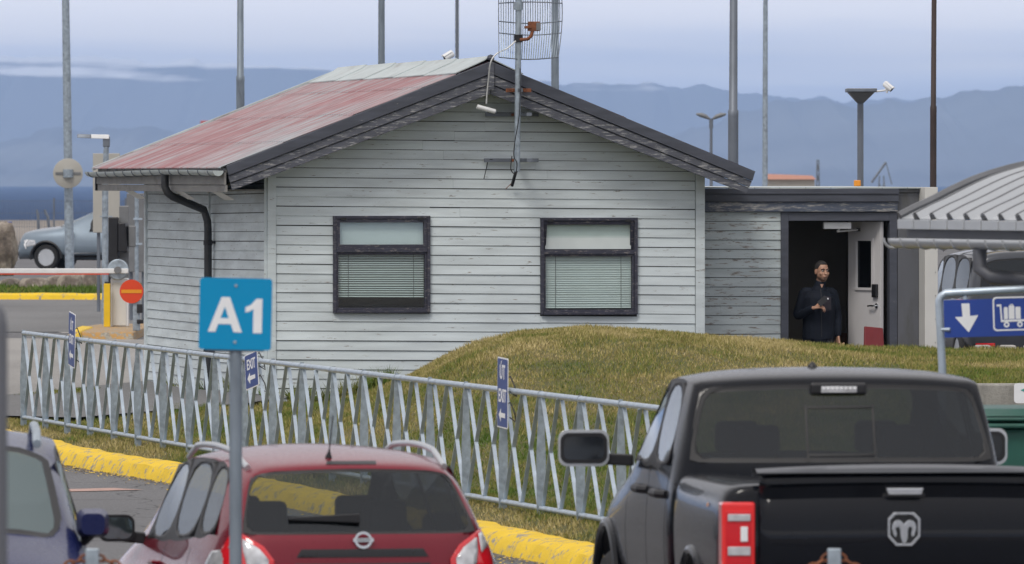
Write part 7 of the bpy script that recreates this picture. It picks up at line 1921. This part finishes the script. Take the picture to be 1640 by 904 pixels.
# jacket: torso, collar, sleeves
jk = MB()
limb(jk, [(0,.0,.84),(0,.0,1.04),(0,-.005,1.20),(0,-.003,1.33),(.005,.004,1.40)], [.142,.140,.146,.142,.104], 20, sx=1.38)
for s_, A_, B_, C_ in ((-1, SHR, ELR, WRR),(1, SHL, ELL, WRL)):
    c_ = B_.lerp(C_, .93); limb(jk, [Vector((s_*.11, .0, 1.415)), A_ + Vector((-s_*.012,0,-.012)), A_.lerp(B_, .5), B_, c_], [.050,.058,.055,.052,.040], 16)
    for t_ in (.35,.62,.85): q = B_.lerp(C_, t_); limb(jk, [q, q+(C_-B_).normalized()*.012], [.050-.010*t_+.0,.050-.010*t_], 12)
limb(jk, [(.01,.008,1.41),(.016,.004,1.455),(.022,-.002,1.505)], [.082,.076,.070], 18)
jk.box((-.5,-.5,.0),(-.499,-.499,.001))
JK = remeshed(jk, 'jacket', M['jacket'], PB, .0065, 4)
# open the collar at the throat with a skin coloured wedge left by the neck: front zip, chest pocket panel and its small round mark
from mathutils.bvhtree import BVHTree
bj = bvh_of([JK])
fro = lambda x, z: (x, -2, z)
decal(JK, bj, [(.012,1.44),(.020,1.44),(.026,.87),(.018,.87)], 'zip', M['black'], fro, (0,1,0), .004, .03)
decal(JK, bj, [(.045,1.36),(.135,1.345),(.14,1.19),(.05,1.17)], 'chest_pocket', M['jacket_panel'], fro, (0,1,0), .006, .02)
decal(JK, bj, [(.095+.011*math.cos(R(a_)), 1.325+.011*math.sin(R(a_))) for a_ in range(0,360,40)], 'round_badge', M['white_face'], fro, (0,1,0), .012, .02)
decal(JK, bj, [(.012,1.50),(.052,1.50),(.040,1.47),(.030,1.452)], 'shirt_opening', M['skin'], fro, (0,1,0), .004, .02)
tr = MB()
limb(tr, [(0,.0,.98),(0,.0,.90)], [.125,.125], 16, sx=1.3)
for s_, fy in ((-1,.02),(1,-.05)): limb(tr, [(s_*.085,0,.92),(s_*.095,-.01+fy*.5,.50),(s_*.105,fy,.09)], [.105,.080,.066], 16)
remeshed(tr, 'trousers', M['trouser'], PB, .009, 4)
for s_, fy in ((-1,.02),(1,-.05)):
    sh2 = MB(); limb(sh2, [(s_*.105,fy+.05,.045),(s_*.11,fy-.06,.045),(s_*.12,fy-.16,.035)], [.044,.048,.036], 12); remeshed(sh2, 'shoe', M['black'], PB, .007, 3)
# hair cap: cropped, with a receding brow line
hr = MB(); bm = bmesh.new(); bmesh.ops.create_icosphere(bm, subdivisions=5, radius=1)
keepv = []
vsx = [v.co.copy() for v in bm.verts]
ff = []
for f in bm.faces:
    c_ = f.calc_center_median(); p_ = Vector((c_.x*.0815, c_.y*.101+.012, c_.z*.104+.024))
    line = .082 if p_.y < -.03 else (.082 - (p_.y+.03)*1.35)
    if abs(p_.x) > .05 and p_.y < .0: line = .030 + max(0, -.03-p_.y)*2.2
    if p_.z > max(line, -.062): ff.append(tuple(v.index for v in f.verts))
bm.free()
hr.add([hd_(v.x*.0815*(1+.012*noise.noise(v*9)), v.y*.101+.012, v.z*.104+.024) for v in vsx], ff)
ho = hr.build('hair', M['hair'], PB, smooth=True); md = ho.modifiers.new('s', 'SOLIDIFY'); md.thickness = .004
for s_ in (-1, 1):
    mb = MB(); blob(mb, hd_(s_*.031,-.0805,.004), (.014,.008,.0075), 8, HR); ey = mb.build('eye', M['eye'], PB, smooth=True)
    mb = MB(); blob(mb, hd_(s_*.031+.003,-.0870,.004), (.0065,.003,.0065), 8, HR); mb.build('iris', M['iris'], ey, smooth=True)
    mb = MB(); limb(mb, [hd_(s_*.012,-.093,.020), hd_(s_*.034,-.092,.028), hd_(s_*.054,-.078,.022)], [.0045,.0055,.0035], 8); mb.build('eyebrow', M['hair'], PB, smooth=True)
mb = MB(); limb(mb, [hd_(-.022,-.098,-.069), hd_(0,-.102,-.068), hd_(.022,-.098,-.069)], [.0018,.0028,.0018], 6); mb.build('mouth', plain('lip_line', (.09,.03,.03), .6), PB, smooth=True)
# phone held in the raised hand
Mp = PB.matrix_basis
ph = Mp @ (WRR + Vector((.115,-.055,.085)))
mb = MB(); mb.box((-.036,-.005,-.072),(.036,.005,.072)); o = mb.build('phone', M['black'], None, bevel=.006, loc=ph, rot=(R(-28), R(52), R(6))); tag(o, 'black phone held in the hand of the man in the doorway', 'phone')
